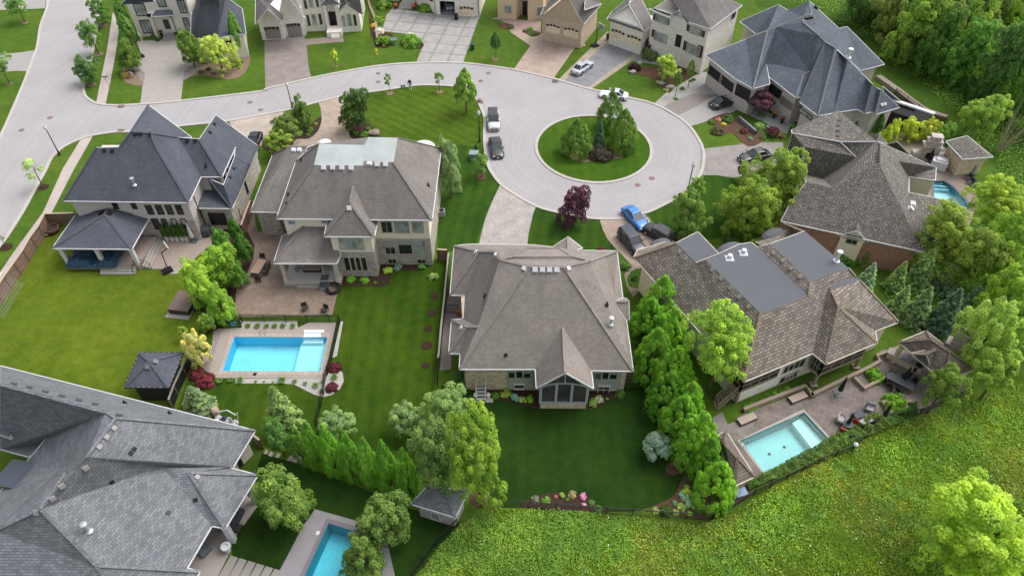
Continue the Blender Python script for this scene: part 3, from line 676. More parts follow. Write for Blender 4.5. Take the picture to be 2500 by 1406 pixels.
for k, (x0, y0, x1, y1) in enumerate(((1697,366,1800,372),(1697,388,1850,398),(1697,408,1862,420))):
    a = W('B4',x0,y0)-Og; b = W('B4',x1,y1)-Og; m.prism([a, b, b+Vector((0,.3,0)), a+Vector((0,.3,0))], -1.0, -.25-.15*k)
m.build('pool_steps', plain('pool_step_pale', S(150,200,210,1)), pg)
# ------------------------------------------------------------ houses
R_dark = shingle('shingle_charcoal', S(87,91,100), S(79,83,92), .16, .32, .55, .12, .12)
R_brown = shingle('shingle_taupe', S(128,123,119), S(118,113,109), .16, .32, .5, .14, .12)
R_mid = shingle('shingle_brown_grey', S(143,136,130), S(133,126,120), .17, .32, .5, .14, .1)
R_shake = shingle('shingle_cedar', S(138,130,122), S(112,104,98), .3, .5, .22, .4, .1)
R_old = shingle('shake_weathered', S(116,112,107), S(98,94,90), .3, .4, .4, .32, .25, lichen=S(170,166,158))
R_slate = shingle('shingle_grey', S(120,123,128), S(104,107,112), .22, .45, .3, .26, .1)
R_blue = shingle('shingle_blue_grey', S(94,102,110), S(84,90,100), .2, .4, .5, .16, .12)
R_greyE = shingle('shingle_grey_e', S(124,120,118), S(112,108,108), .18, .35, .5, .14, .1)
MEMB = rough_mat('flat_membrane', S(106,110,117), .06, .5, .8)
METR = shingle('standing_metal', S(178,186,186), S(172,180,182), 60, .45, .8, .08, .08)
SLATE_M = plain('slate_metal', S(90,98,110), .5)
ST_GREY = brickwall('stone_grey', S(168,160,152,.74), S(140,132,126,.74), S(150,145,140,.75), .5, .2, .22)
ST_WHITE = brickwall('stone_white', S(202,196,186,.62), S(186,178,168,.62), S(184,178,172,.62), .5, .22, .12)
ST_TAN = brickwall('stone_tan', S(198,182,158,.74), S(170,152,130,.74), S(165,155,140,.75), .45, .2, .22)
BR_TAN = brickwall('brick_tan', S(186,166,146,.74), S(168,148,128,.74), S(170,160,148,.75), .3, .1, .15)
BR_RED = brickwall('brick_red', S(158,112,98,.74), S(140,98,86,.74), S(150,130,120,.75), .3, .11, .15)
STUC = rough_mat('stucco_grey', S(176,168,164,.74), .05, .6, .9, .05)
STUC_C = rough_mat('stucco_cream', S(208,197,180,.74), .04, .6, .9, .05)
STUC_W = rough_mat('stucco_white', S(196,190,182,.74), .05, .6, .9, .05)
SAGE = rough_mat('siding_sage', S(150,154,140,.74), .06, .8, .8)
BLACKF = plain('black_frame', (.014,.014,.016), .4)
DARKDOOR = plain('dark_panel', (.018,.017,.018), .5)
GREYDOOR = shingle('garage_panel_grey', S(112,108,106,.74), S(110,106,104,.74), .55, 30, .7, .04, .02)
TANDOOR = shingle('garage_panel_tan', S(190,172,150,.74), S(188,170,148,.74), .6, .8, .75, .04, .02)

# ---- 3: centre bungalow
h = House('bungalow', 'low taupe roofed bungalow in the middle of the photo, with a screened back porch', 'house', R_mid, ST_TAN, 0, 4.1, 46.5, wall2=ST_TAN)
h.e('C2', bl=(2038,862), l1=(1950,155), l2=(2090,158), l3=(2075,385), l4=(1965,392), l5=(1938,710), l6=(2048,712))
h.e('C3', br=(1350,880), r1=(1285,397), r2=(1250,187), gl=(420,862), gr=(950,874))
h.e('B3', tr=(1195,1065), t1=(870,1060), t2=(405,1008)); h.e('B2', tl=(1990,1055), t3=(2125,1040))
h.pl('bl','br','B3', R1=(370,1215), R2=(690,1215)); zr = h.gz('R1')
h.e('B3', z=zr-.25, F1=(80,1145), F2=(940,1160)); h.e('B3', z=zr-.1, F3=(770,1118), F4=(225,1118)); h.e('B3', z=zr-.9, F5=(340,1040), F6=(650,1040))
h.pl('l1','bl','B2', 44, W1=(2370,1110), W0=(2230,1110)); h.e('B3', z=h.gz('W1'), Q1=(75,1060)); h.pl('l5','bl','C2', 44, m1=(2110,460), m2=(2215,458))
h.e('B3', z=zr-1.4, V1=(1080,1110))
h.e('B3', z=5.2, fp=(730,930)); h.e('B3', z=4.2, fa=(580,1030), fb=(865,1036)); h.e('B3', z=6.2, fc=(735,1080))
h.pl('bl','br','C3', ap=(685,470)); h.e('C3', z=3.95, pL=(430,1040), pR=(970,1045)); h.e('C3', z=h.gz('ap')-.15, pp=(705,895))
h.e('C3', z=4.1, c1=(1288,397), c2=(1312,397)); h.pl('br','r2','C3', 46, c0=(1165,218)); h.e('C3', z=h.gz('c0'), c3=(1308,216)); h.e('C3', z=4.3, c4=(1250,188), c5=(1282,188))
h.f('bl gl ap gr br R2 R1', 'bl R1 F1 W1 l2 l3 m2 l6', 'l1 l2 W1 W0', 'l1 W0 tl', 'tl W0 W1 Q1 t3', 't3 Q1 F1 F4 F5 t2', 'W1 F1 Q1',
    'l4 m1 l5', 'l5 m1 m2 l6', 'l4 l3 m2 m1', 'R1 R2 F2 F3 F4 F1', 'F4 F3 F6 F5', 'br r1 c0 r2 tr V1 F2 R2', 't1 F6 F3 F2 V1 tr', 't2 F5 F6 t1', 
    'ap gl pL pp', 'ap pp pR gr', 'fp fa fc', 'fp fc fb', 'c0 c1 c2 c3', 'c0 c3 c5 c4')
h.roof(); h.log()
h.walls('bl br tr tl')
pl_, pr_ = h.V['pL'], h.V['pR']
A = Vector((pl_.x+.45, pl_.y+.35, 0)); B = Vector((pr_.x-.45, pr_.y+.35, 0)); dd = 4.0
h.walls(pts=[A, B, B+Vector((0,dd,0)), A+Vector((0,dd,0))], z0=0, z1=.95)
h.wallmesh()
po = MB()
for k in range(4):
    p = A.lerp(B, k/3); q = h.L(p); po.box(q.x-.13, q.y-.02, .95, q.x+.13, q.y+.2, 3.3 if k in (0,3) else 4.1)
qa, qb = h.L(A), h.L(B); po.box(qa.x-.13, qa.y-.06, .9, qb.x+.13, qb.y+.24, 1.05)
mid = (qa+qb)/2; hz = h.gz('ap')-.9
for sx, q in ((1, qa), (-1, qb)): po.bar(Vector((q.x, q.y+.08, 3.5)), Vector((mid.x, mid.y+.08, hz)), .2, .2)
po.bar(Vector((mid.x, mid.y+.08, 4.1)), Vector((mid.x, mid.y+.08, hz)), .14)
for k in range(10):
    a0 = pi*k/10; a1 = pi*(k+1)/10; hw = (qb.x-qa.x)/2
    po.bar(Vector((mid.x-hw*cos(a0), mid.y+.07, 3.3+.85*sin(a0))), Vector((mid.x-hw*cos(a1), mid.y+.07, 3.3+.85*sin(a1))), .16)
for q in (qa, qb): po.box(q.x-.1, q.y+.1, .95, q.x+.1, q.y+dd, 1.1); po.box(q.x-.1, q.y+2, .95, q.x+.1, q.y+2.2, 3.5)
po.build('porch_frame', plain('porch_grey', S(160,164,170,.8)), h.root)
gl = MB(); gl.face([Vector((qa.x, qa.y+.1, 1.05)), Vector((qb.x, qb.y+.1, 1.05)), Vector((qb.x, qb.y+.1, 3.5)), Vector((mid.x, mid.y+.1, hz-.1)), Vector((qa.x, qa.y+.1, 3.5))])
gl.box(qa.x-.03, qa.y+.1, 1.0, qa.x, qa.y+dd, 3.6); gl.box(qb.x, qb.y+.1, 1.0, qb.x+.03, qb.y+dd, 3.6)
gl.build('porch_screen', glassy('screen_dark', S(70,66,66,.8), .35, .3), h.root)
SG = plain('sage_frame', S(160,164,150,.8))
for q in ((160,872,390,1040),(975,885,1205,1055)):
    h.win('C3', *q, 1, 1, SAGE, SAGE, name='siding_bay', depth=.12)
for x0 in (162,236,310): h.win('C3', x0,872,x0+58,945, 1, 1, frame=SG, depth=.2)
for x0 in (982,1055,1128): h.win('C3', x0,884,x0+60,955, 1, 1, frame=SG, depth=.2)
h.win('C3', 220,1003,308,1043, 1, 1, depth=.2); h.win('C3', 1022,1018,1115,1072, 2, 1, depth=.2)
h.vents('B3', [(415,1240),(485,1240),(553,1240),(622,1240)], .42); h.vents('B3', [(313,1230),(730,1230),(43,1110)], .34); h.vents('B2', [(2385,1147),(2200,1120)], .34); h.vents('C2', [(2062,472)], .34)
h.pipe('C2', 2280,175, .5); h.pipe('C3', 137,730, .3); h.pipe('C3', 1100,255, .5); h.pipe('C3', 1135,440, .9, .13, plain('galvanised', (.6,.62,.65), .35, .5, .6), True)
H3 = h
# back deck stair of the bungalow
def stair(name, label, a, b, z0, z1, out, n, mat, rail=None, cat='stairs', group=None):
    """a,b: top edge ground points; out: direction descending"""
    c = (a+b)/2; t = thing(name, label, cat, (c.x, c.y, 0), 0, group); out = Vector(out).normalized(); run = .32; w = (b-a); O = Vector((c.x, c.y, 0))
    for k in range(n):
        z = z1-(z1-z0)*(k+1)/(n+1); p = a-O+out*run*k; q = b-O+out*run*k; mb = MB()
        mb.prism([p, q, q+out*run, p+out*run], z0, z); mb.build('tread', mat, t)
    if rail:
        for s_ in (a, b):
            mb = MB(); p = s_-O; e = p+out*run*n; mb.bar(p+Vector((0,0,z1+.9)), e+Vector((0,0,z0+1.0)), .05); mb.bar(p+Vector((0,0,z1-.1)), p+Vector((0,0,z1+.9)), .05); mb.bar(e+Vector((0,0,z0)), e+Vector((0,0,z0+1.0)), .05)
            mb.bar(p+Vector((0,0,z1+.45)), e+Vector((0,0,z0+.55)), .03); mb.build('handrail', rail, t)
    return t
sg = MB(); dk = thing('back_deck', 'small grey railed timber deck with open stair at the left back of the middle bungalow', 'deck', tuple(W('C2',2240,1000,0)))
O = dk.location.copy(); a = W('C2',2085,965,0); b = W('C2',2395,960,0); z = 1.6
GT = plain('deck_grey', S(150,150,152,.8))
mb = MB(); a = W('C2',2085,960,1.3); b = W('C2',2395,955,1.3); mb.box(a.x-O.x, a.y-O.y, 1.1, b.x-O.x, a.y-O.y+1.6, 1.3); mb.build('platform', GT, dk)
for (xa, xb) in ((2090,2195),(2295,2392)):
    p = W('C2',xa,960,1.3)-O; q = W('C2',xb,958,1.3)-O; mb = MB(); mb.bar(p+Vector((0,0,.95)), q+Vector((0,0,.95)), .08); mb.bar(p+Vector((0,0,.1)), q+Vector((0,0,.1)), .06)
    for k in range(9): c_ = p.lerp(q, k/8); mb.bar(c_, c_+Vector((0,0,.95)), .05)
    mb.build('railing', GT, dk)
p = W('C2',2200,965,1.3)-O; q = W('C2',2290,965,1.3)-O
for k in range(6):
    c0 = p+Vector((0,-.3*k,-.2*k)); c1 = q+Vector((0,-.3*k,-.2*k)); mb = MB(); mb.box(c0.x, c0.y-.28, c0.z-.05, c1.x, c0.y, c0.z); mb.build('tread', GT, dk)
for c_ in (p, q): mb = MB(); mb.bar(c_+Vector((0,0,.9)), c_+Vector((0,-1.8,-.3)), .09, .12); mb.bar(c_+Vector((0,0,-.1)), c_+Vector((0,-1.8,-1.25)), .07, .2); mb.build('stringer', GT, dk)

# ---- 2: tan two-storey house
h = House('tan_house', 'tan two storey house with pale metal roof patches, back porch and tower', 'house', R_brown, ST_GREY, 0, 7.6, 45.5, wall2=STUC_C, zsplit=4.3)
h.e('B2', bl=(293,795), br=(1775,810), tr=(1863,128), tl=(480,250))
h.pl('bl','br','B2', D1=(650,285), D2=(1115,292), D4=(1410,258)); zt = h.gz('D1'); h.e('B2', z=zt, D3=(1128,245), D5=(1450,25), D6=(1170,20), D7=(1130,95), D8=(700,85))
V1 = h.V['tr']; h.w('ftl', (h.V['tl'].x+1.0, V1.y, 7.6)); h.w('ftl2', (h.V['tl'].x+.4, h.V['tl'].y+3, 7.6))
h.e('B2', t5=(1700,118), z=7.6)
h.f('bl br D4 D3 D2 D1', 'br tr D5 D4', 'bl D1 D8 tl', 'tl D8 ftl', 'ftl D8 D7 D6 D5 tr'); h.fs.append(('D1 D2 D3 D4 D5 D6 D7 D8'.split(), 1))
# left wing
h.e('B2', z=4.2, wa=(45,730), wb=(318,735), wc=(258,185), wd=(640,92)); h.pl('wc','wa','B2', 45, we=(412,110)); h.e('B2', z=h.gz('we'), wf=(585,112))
h.e('B2', z=4.2, wg=(330,180)); h.f('wa we wc', 'wa wb wf we', 'wc we wf wd')
# tower
h.e('B2', z=6.85, ta=(748,965), tb=(1225,968), tc=(1258,808), td=(785,800)); h.pl('ta','tb','B2', 52, te=(993,648)); h.pl('bl','br','B2', 45.5, tf=(1028,487))
h.f('ta tb te', 'tb tc tf te', 'td ta te tf')
# porch
h.e('B2', z=3.9, pa=(265,1222), pb=(866,1222), pc=(350,958)); h.pl('pa','pb','B2', 28, pd=(556,855), pe=(785,862), pf=(905,1140)); h.e('B2', z=3.9, pg=(905,1140))
h.f('pa pb pg pe pd', 'pa pd pc')
h.roof(mats=[h.rm, METR]); h.log()
a = h.V
h.walls('bl br tr ftl')
h.zs = None; h.walls(pts=inset_poly([a['wa'], a['wb'], Vector((a['wb'].x, a['wc'].y, 0)), a['wc']], .5), z1=4.05, m=0); h.zs = 4.0
p0, p1 = a['ta'], a['tb']; yb = a['bl'].y+1.2
h.walls(pts=[(p0.x+.5,p0.y+.5),(p1.x-.5,p1.y+.5),(p1.x-.5,yb),(p0.x+.5,yb)], z1=6.75)
h.wallmesh()
# porch floor, posts
m = MB(); A = W('B2',365,1400,.55); B = W('B2',905,1395,.55); Y1 = a['bl'].y+.6
m.prism([h.L(Vector((A.x, A.y-.15, 0))), h.L(Vector((B.x, B.y-.1, 0))), h.L(Vector((B.x, Y1, 0))), h.L(Vector((A.x, Y1, 0)))], 0, .55); m.build('porch_floor', rough_mat('porch_floor_pale', S(212,208,202), .05, .8, .8), h.root)
for x in (385, 880):
    q = h.L(W('B2',x,1388,.55)); m = MB(); m.box(q.x-.22, q.y, .55, q.x+.22, q.y+.44, 3.75); m.box(q.x-.3, q.y-.08, .55, q.x+.3, q.y+.5, .8); m.build('porch_column', CREAM, h.root)
for r_ in ((1290,825,1400,925,2),(1415,820,1560,930,1),(1585,825,1695,925,2)): h.win('B2', *r_[:4], r_[4], 1, glass=DARKGLASS if r_[0] == 1290 else PALEGLASS, frame=TANT)
h.win('B2', 1320,1003,1430,1130, 2, 1, frame=TANT); h.win('B2', 1450,1003,1590,1130, 1, 1, frame=TANT); h.win('B2', 1610,1000,1720,1135, 2, 1, glass=PALEGLASS, frame=TANT)
h.win('B2', 1358,1180,1438,1222, 2, 1, frame=TANT); h.win('B2', 1637,1183,1718,1220, 2, 1, frame=TANT)
h.win('B2', 888,985,1125,1085, 4, 1, glass=PALEGLASS, frame=TANT, fw=.14, bars=.12); h.win('B2', 932,1165,1165,1288, 4, 1, frame=TANT, bars=.18)
h.win('B2', 405,820,475,848, 1, 1, glass=PALEGLASS); h.win('B2', 725,818,778,832, 1, 1)
h.win('B2', 430,1190,580,1280, 3, 1, at=(500,1235)); h.win('B2', 640,1190,810,1280, 3, 1, at=(700,1235))
h.vents('B2', [(742,308),(828,308),(915,308),(1005,312),(1180,277),(1253,277),(1333,277),(457,143),(513,143)], .42); h.vents('B2', [(987,693)], .42)
h.pipe('B2', 1742,485, .5); h.pipe('B2', 408,572, .35); h.pipe('B2', 530,245, .35); h.pipe('B2', 392,650, .2)
# front dome roofs peeking over
m = MB(); q = h.L(G(*P('B2',752,85)[0], 8.2)); m.lathe([(.95, -1.2), (.95, -.1), (.8, .25), (.45, .42), (.05, .48)], 20, Matrix.Translation(q)); m.build('dormer_cap', WHITE, h.root)
m = MB(); q = h.L(G(*P('B2',1690,95)[0], 7.2)); m.lathe([(1.6, -.7), (1.55, -.3), (1.1, .0), (.05, .1)], 20, Matrix.Translation(q)); m.build('dormer_cap', WHITE, h.root)
H2 = h

# ---- 1: dark roofed house, left
h = House('dark_roof_house', 'big two storey house under a charcoal roof at the left, with a tarp-covered back porch', 'house', R_dark, ST_GREY, 0, 6.4, 42, wall2=STUC, zsplit=3.2)
h.e('B1', bl=(605,587), br=(1800,603), r1=(1915,357), r2=(2115,357), r3=(2245,75))
h.pl('bl','br','B1', L=(918,82), L2=(1140,76)); print('H1 ridge', h.gz('L')); 
h.pl('bl','br','A1', K1=(1250,1258), K2=(1440,1270)); h.pl('r1','r2','A1', K3=(1700,1312), K4=(1900,1328)); zk = h.gz('K1')
h.e('A1', z=h.gz('K3')+.3, pk=(1415,1005)); h.e('A1', z=6.8, fr=(1825,1310), fl=(1260,1262))
h.e('A1', z=h.gz('K3')-.8, pk2=(2060,1100)); h.e('A1', z=5.2, q1=(1905,1325)); h.e('B1', z=5.2, q2=(2462,40))
h.w('tl', (h.V['L'].x-2.5, h.V['L'].y+5, 6.8)); h.w('tl0', (h.V['bl'].x, h.V['L'].y+4, 6.8)); 
h.e('B1', z=zk-.2, v1=(1480,60)); h.pl('bl','br','B1', v1=(1480,60)); h.pl('br','r1','B1', 48, s1=(1720,10))
h.f('bl br v1 K2 K1 L2 L', 'bl L tl0', 'br r1 s1 K3 K2 v1', 'r1 r2 t9 K4 K3 s1' if False else 'r1 r2 K4 K3 s1', 'r2 r3 K4', 'K1 K2 K3 fr pk', 'L2 K1 pk')
# front right gable
h.e('A1', z=6.9, g1=(2240,1402)); h.f('pk2 K4 r3')
h.w('q3', tuple(h.V['q2']+Vector((0,1.5,-.1)))); 
h.e('B1', z=3.9, a1=(1885,655), a2=(2212,660), a3=(2460,66), a4=(1915,378)); h.pl('a1','a2','B1', 36, a5=(1995,378)); h.e('B1', z=h.gz('a5'), a6=(2132,437)); h.e('B1', z=h.gz('a5')+.2, a7=(2240,165)); h.e('B1', z=5.0, a8=(2370,240))
h.f('a1 a2 a5 a4', 'a2 a3 a8 a7 a6 a5', 'pk2 r3 a7 a8 a3')
h.roof(); h.log(); a = h.V
h.walls(pts=[(a['bl'].x+.5,a['bl'].y+.5),(a['br'].x-.5,a['br'].y+.5),(a['r1'].x-.5,a['r1'].y+.5),(a['r2'].x-.5,a['r2'].y+.5),(a['r3'].x-.6,a['r3'].y),(a['bl'].x+.5,a['r3'].y)], z1=6.7)
h.zs = None; h.walls(pts=[(a['a1'].x,a['a1'].y+.5),(a['a2'].x-.5,a['a2'].y+.5),(a['a3'].x-.5,a['a3'].y),(a['a1'].x,a['a3'].y)], z1=3.75, m=0)
h.wallmesh()
for r_ in ((1065,600,1132,660),(1245,600,1308,660),(1385,632,1470,712),(1480,632,1565,712),(1575,632,1658,712),(1670,632,1752,712)): h.win('B1', *r_, 1, 2, glass=DARKGLASS, frame=BLACKF, lab=None)
h.win('B1', 1445,760,1540,855, 1, 1, frame=BLACKF); 
for x in (1538,1632,1724): h.win('B1', x,762,x+75,850, 1, 1, frame=BLACKF)
h.win('B1', 1985,705,2172,812, 1, 1, glass=DARKDOOR, frame=BLACKF, name='garage_door')
h.win('B1', 2120,320,2150,380, 1, 1, frame=BLACKF); h.win('B1', 2150,260,2178,318, 1, 1, frame=BLACKF)
h.win('B1', 2335,400,2360,520, 1, 1, glass=DARKDOOR, frame=BLACKF, name='side_door')
m = MB(); q0 = h.L(W('B1',1845,545,6.5)); q1 = h.L(W('B1',1880,650,3.9)); m.bar(q0, Vector((q0.x, q0.y, 3.2)), .1); m.build('downspout', BLACKM, h.root)
h.vents('B1', [(995,112),(1070,112),(1785,18),(1862,18),(2232,278),(2197,362)], .32, .16, mat=BLACKM); h.vents('A1', [(1288,1282),(1338,1282),(1430,1287),(2045,1185),(2003,1265)], .32, .16, mat=BLACKM)
h.pipe('B1', 1285,440, .9, .13, plain('galvanised', (.6,.62,.65)), True); h.pipe('B1', 1965,262, .5)
H1 = h
# its porch roof: separate pitched pavilion on white columns, attached at the back wall
A_ = {}
h = House('porch_pavilion', 'square charcoal hipped porch roof on white columns over a raised stone floor', 'porch', R_dark, ST_GREY, 0, 3.3, 26)
h.e('B1', a=(500,1038), b=(1255,1046), c=(1425,742), d=(720,722)); h.hip('a','b','d','B1', p=(1000,725)); h.V['p'] = G(*P('B1',1000,720)[0], 5.0); h.V['p0'] = G(*P('B1',1030,665)[0], 5.05)
h.f('a b p', 'b c p0 p', 'a p p0 d', 'd p0 c'); h.roof(); h.log(); a = h.V
m = MB(); fl = [h.L(W('B1',640,1200,.7)), h.L(W('B1',1320,1205,.7)), h.L(W('B1',1500,930,.7)), h.L(W('B1',760,900,.7))]
m.prism(fl, 0, .7); m.build('porch_floor', M_patio1, h.root)
for t_ in ((650,1190),(985,1192),(1310,1195)):
    q = h.L(W('B1',*t_,.7)); m = MB(); m.box(q.x-.22, q.y, .7, q.x+.22, q.y+.42, 3.15); m.box(q.x-.3, q.y-.08, 3.0, q.x+.3, q.y+.5, 3.2); m.build('porch_column', WHITE, h.root)
for (x0, x1) in ((672,965),):
    p = h.L(W('B1',x0,1185,.7)); q = h.L(W('B1',x1,1190,.7)); m = MB(); m.bar(p+Vector((0,.2,1)), q+Vector((0,.2,1)), .06)
    for k in range(3): c_ = p.lerp(q, k/2); m.bar(c_+Vector((0,.2,0)), c_+Vector((0,.2,1)), .06)
    m.bar(p+Vector((0,.2,.1)), q+Vector((0,.2,.1)), .05); m.build('railing', BLACKM, h.root)
h.vents('B1', [(965,708),(1042,708)], .42, mat=BLACKM)

# ---- black pool-house shed
h = House('black_shed', 'square black garden shed with hipped charcoal roof on the bright lawn', 'shed', R_dark, plain('black_cladding', (.009,.009,.01), .7), 0, 3.0, 31, trim=BLACKM, over=.55)
h.e('C1', a=(1185,1035), b=(1610,1037), c=(1745,708), d=(1330,705)); h.V['p'] = G(*P('C1',1425,790)[0], 4.35); h.V['q'] = G(*P('C1',1445,800)[0], 4.35)
h.f('a b p', 'b c p', 'c d p', 'd a p'); h.roof(); h.walls('a b c d'); h.wallmesh(); h.vents('C1', [(1412,842),(1480,797)], .4, mat=plain('vent_grey', S(120,122,130)))
m = MB()
for A0, B0 in (('a','b'),('b','c'),('c','d'),('d','a')):
    for k in range(8):
        p = h.L(h.V[A0].lerp(h.V[B0], (k+.5)/8)); m.box(p.x-.025, p.y-.025, p.z-.02, p.x+.025, p.y+.025, p.z+.04)
m.build('string_light_bulb', plain('bulb_pale', (.6,.6,.58)), h.root); h.root.children[-1]['kind'] = 'stuff'

# ---- bottom left big grey roof
h = House('grey_roof_house', 'sprawling house under mottled grey shingles filling the bottom left corner', 'house', R_slate, STUC_W, 0, 3.5, 38)
h.e('D1', E1=(2390,40), E2=(2180,385), g0=(2020,355), g1=(2415,458), g2=(2110,955), g3=(1985,930), s0=(1750,1330), s1=(1868,1362), s2=(1780,1560), Z1=(0,1406+500))
h.e('C1', T0=(-500,700), T1=(0,832))
h.hip('E1','E2','T1','C1', w1=(1105,1330)); zr = h.gz('w1'); print('BL ridge', zr, h.V['w1'])
h.e('D1', z=zr, u2=(815,290)); zr2 = zr+.3
h.V['E2'] = W('D1',2185,380,3.5)
h.pl('s0','g3','D1', 36, v1=(1515,375)); h.pl('g2','g1','D1', 36, y1=(1780,440)); 
h.e('C1', z=zr-.6, k1=(1010,1272), k0=(0,1010)); h.e('C1', z=zr-.2, k2=(0,1005))
h.e('D1', z=5.5, m1=(430,120)); h.e('D1', z=4.2, m0=(-200,850)); h.e('D1', z=3.5, m2=(225,362), m3=(530,150), n0=(0,210), n1=(270,285)); h.e('D1', z=h.gz('v1')+.0, o1=(560,400)); h.e('D1', z=4.0, o3=(-20,640), o4=(220,370))
h.pl('s0','g3','D1', 36, x1=(910,1310), hh=(380,775), u3=(620,440)); zr2 = h.gz('hh'); print('zr2', zr2); h.e('D1', z=zr2-2, o2=(-60,985)); h.e('D1', z=3.5, x2=(1250,1850), x0=(-900,2000)); 
h.e('D1', z=3.6, aa=(860,1340))
# faces: north-facing thin upper slope, main east slope, second east slope, west slopes
h.f('T1 k2 k1 w1 E1', 'w1 u2 E2 E1' , 'u2 y0 g0 E2' if False else 'u2 v1 y1 g0 E2')
h.f('u2 v1 g3 s0 x1 hh u3' , 'y1 g1 g0', 'y1 g2 g1', 'v1 y1 g2 g3', 'hh x1 x2 x0 o2', 'x1 s0 s1', 'x1 s1 s2 x2')
h.f('k1 w1 u2 o1 m1 m3', 'm1 o1 o4', 'o4 o1 u3 hh o2 o3', 'u2 u3 o1', 'k2 k1 m3 n1 n0')
h.roof(); h.log(); a = h.V
E1, E2 = a['E1'], a['E2']
h.walls(pts=inset_poly([a['T1'], Vector((a['x2'].x-2, a['x2'].y+8, 0)), Vector((a['g3'].x-4.5, a['g3'].y+2, 0)), Vector((a['E2'].x-1.2, a['E2'].y, 0)), a['E1']] , .6), z1=3.3)
h.wallmesh(); h.win('D1', 2195,275,2300,410, 2, 1, frame=BLACKF, at=(2290,330))
m = MB()
for t_ in ((2210,1100),(2428,728)):
    q = h.L(W('D1',*t_,.05)); m = MB(); m.box(q.x-.5, q.y-.0, .05, q.x, q.y+.5, 3.35); m.build('porch_column', WHITE, h.root)
h.vents('C1', [(128,1012),(275,1047),(428,1088),(585,1130),(748,1168),(905,1207),(1135,1312)], .34, mat=plain('vent_grey', S(120,122,130))); h.vents('D1', [(1065,18),(995,103),(925,195),(803,390),(578,558),(492,675),(342,805),(1850,478)], .32, .16, mat=plain('vent_pale', S(178,174,172)))
h.vents('D1', [(1260,215),(1228,255),(1050,527),(1578,810),(1832,692)], .26, .06, BLACKM, name='patch'); h.pipe('D1', 840,985, 1.0, .14, plain('galvanised', (.6,.62,.65)), True); h.pipe('C1', 1190,1190, .4); h.pipe('C1', 1620,1290, .4)
m = MB(); q = h.L(W('D1',150,450,4.6)); m.box(-1.6, -1.3, 0, 1.6, 1.3, .08, Matrix.Translation(q) @ Matrix.Rotation(radians(-15), 4, 'Z') @ Matrix.Rotation(radians(-10), 4, 'Y')); m.build('metal_canopy', SLATE_M, h.root)
m = MB(); q = h.L(W('C1',40,1380,6.2)); m.box(-1.2, -.9, -.8, 1.2, .9, 0, Matrix.Translation(q) @ Matrix.Rotation(radians(-18), 4, 'Z')); m.build('dormer', WHITE, h.root)
m = MB(); m.box(-1.4, -1.0, 0, 1.4, 1.0, .1, Matrix.Translation(q) @ Matrix.Rotation(radians(-18), 4, 'Z')); m.build('dormer_roof', SLATE_M, h.root)

# ---- little shed at the bottom
h = House('garden_shed', 'small grey shed with hipped slate roof and white door beside the tall trees, bottom centre', 'shed', R_slate, rough_mat('siding_mauve', S(158,152,152,.74), .05, 1, .8), 0, 2.7, 34, over=.35)
h.e('D2', a=(1548,725), b=(1965,850), c=(2090,600), d=(1700,570)); h.V['p'] = G(*P('D2',1760,585)[0], 4.0); h.V['q'] = G(*P('D2',1880,610)[0], 4.0)
h.f('a b q p', 'b c q', 'c d p q', 'd a p'); h.roof(); h.walls('a b c d'); h.wallmesh()
h.win('D2', 1655,765,1700,785, 1, 1); h.win('D2', 1865,825,1905,845, 1, 1); h.win('D2', 1740,805,1820,885, 1, 1, glass=GREYM, name='door')
# ---- 4: cedar roof with flat membrane decks, right
h = House('cedar_roof_house', 'large house with brown cedar shingles around flat grey membrane decks, above the stone patio', 'house', R_shake, ST_WHITE, 0, 4.5, 46, trim=CREAM)
h.e('E4', c0=(830,1170), pv=(1330,962), n1=(1785,800), c1=(1955,735), c2=(20,265)); h.e('E4', z=4.45, pc=(1425,1042), pd=(1800,885))
h.hip('c0','pv','c2','E4', D=(950,675)); zd = h.gz('D'); print('H4 deck', zd)
h.e('E4', z=zd, d1b=(1300,545), d1c=(880,155), d1d=(797,168), d1e=(648,235), L1=(547,280))
h.pl('c0','pv','E4', 46, d2a=(1318,442), v1=(1445,478), x=(1642,403)); z2 = h.gz('d2a'); print('z2', z2, h.gz('v1'))
h.pl('c2','c0','E4', 46, L0=(478,303)); z0 = h.gz('L0')
h.e('E4', z=z0, L2=(335,158), d0a=(490,78), d0b=(640,235)); h.e('E4', z=z2, d2b=(1590,342), d2c=(1270,72), d2d=(1190,103), d2e=(1020,165))
zv = h.gz('v1'); h.e('E4', z=zv, v2=(1468,505), x=(1642,403), tq=(1672,430)); h.pl('pc','pd','E4', 50, k=(1520,622))
h.V['ce'] = h.V['c1']+(h.V['c2']-h.V['c0'])*.9
h.e('E4', z=zd, s1=(925,190))
h.f('c2 c0 D L1 L0 L2', 'c0 pv v1 x d2b d2a d1b D', 'pv pc k v1', 'pc pd k', 'k pd n1 c1 tq v2', 'v1 k v2', 'd1b d2a d2e s1', 'c1 ce d2c d2b x tq')
for f in ('D d1b s1 d1c d1d d1e L1', 'L0 L1 d1e', 'L0 d0b d0a L2', 'd2a d2b d2c d2d d2e', 'v1 v2 tq x'): h.fs.append((f.split(), 1))
h.e('E4', z=4.4, b1=(50,212), b2=(255,150), b3=(300,135)); h.e('E4', z=5.4, b4=(90,235)); h.f('c2 b1 b2 L2')
h.roof(mats=[h.rm, MEMB], ridge=shingle('cedar_cap', S(150,136,122), S(140,126,112), .3, .3, .6)); h.log(); a = h.V
h.walls(pts=inset_poly([a[k] for k in 'c0 pv n1 c1 d2c d2e s1 d1c d1e d0a L2 c2'.split()], .5), z1=4.35)
h.e('E4', z=5.2, w1=(905,152), w2=(1060,112), w3=(1150,48), w4=(1190,92), w5=(1015,165), w6=(960,182))
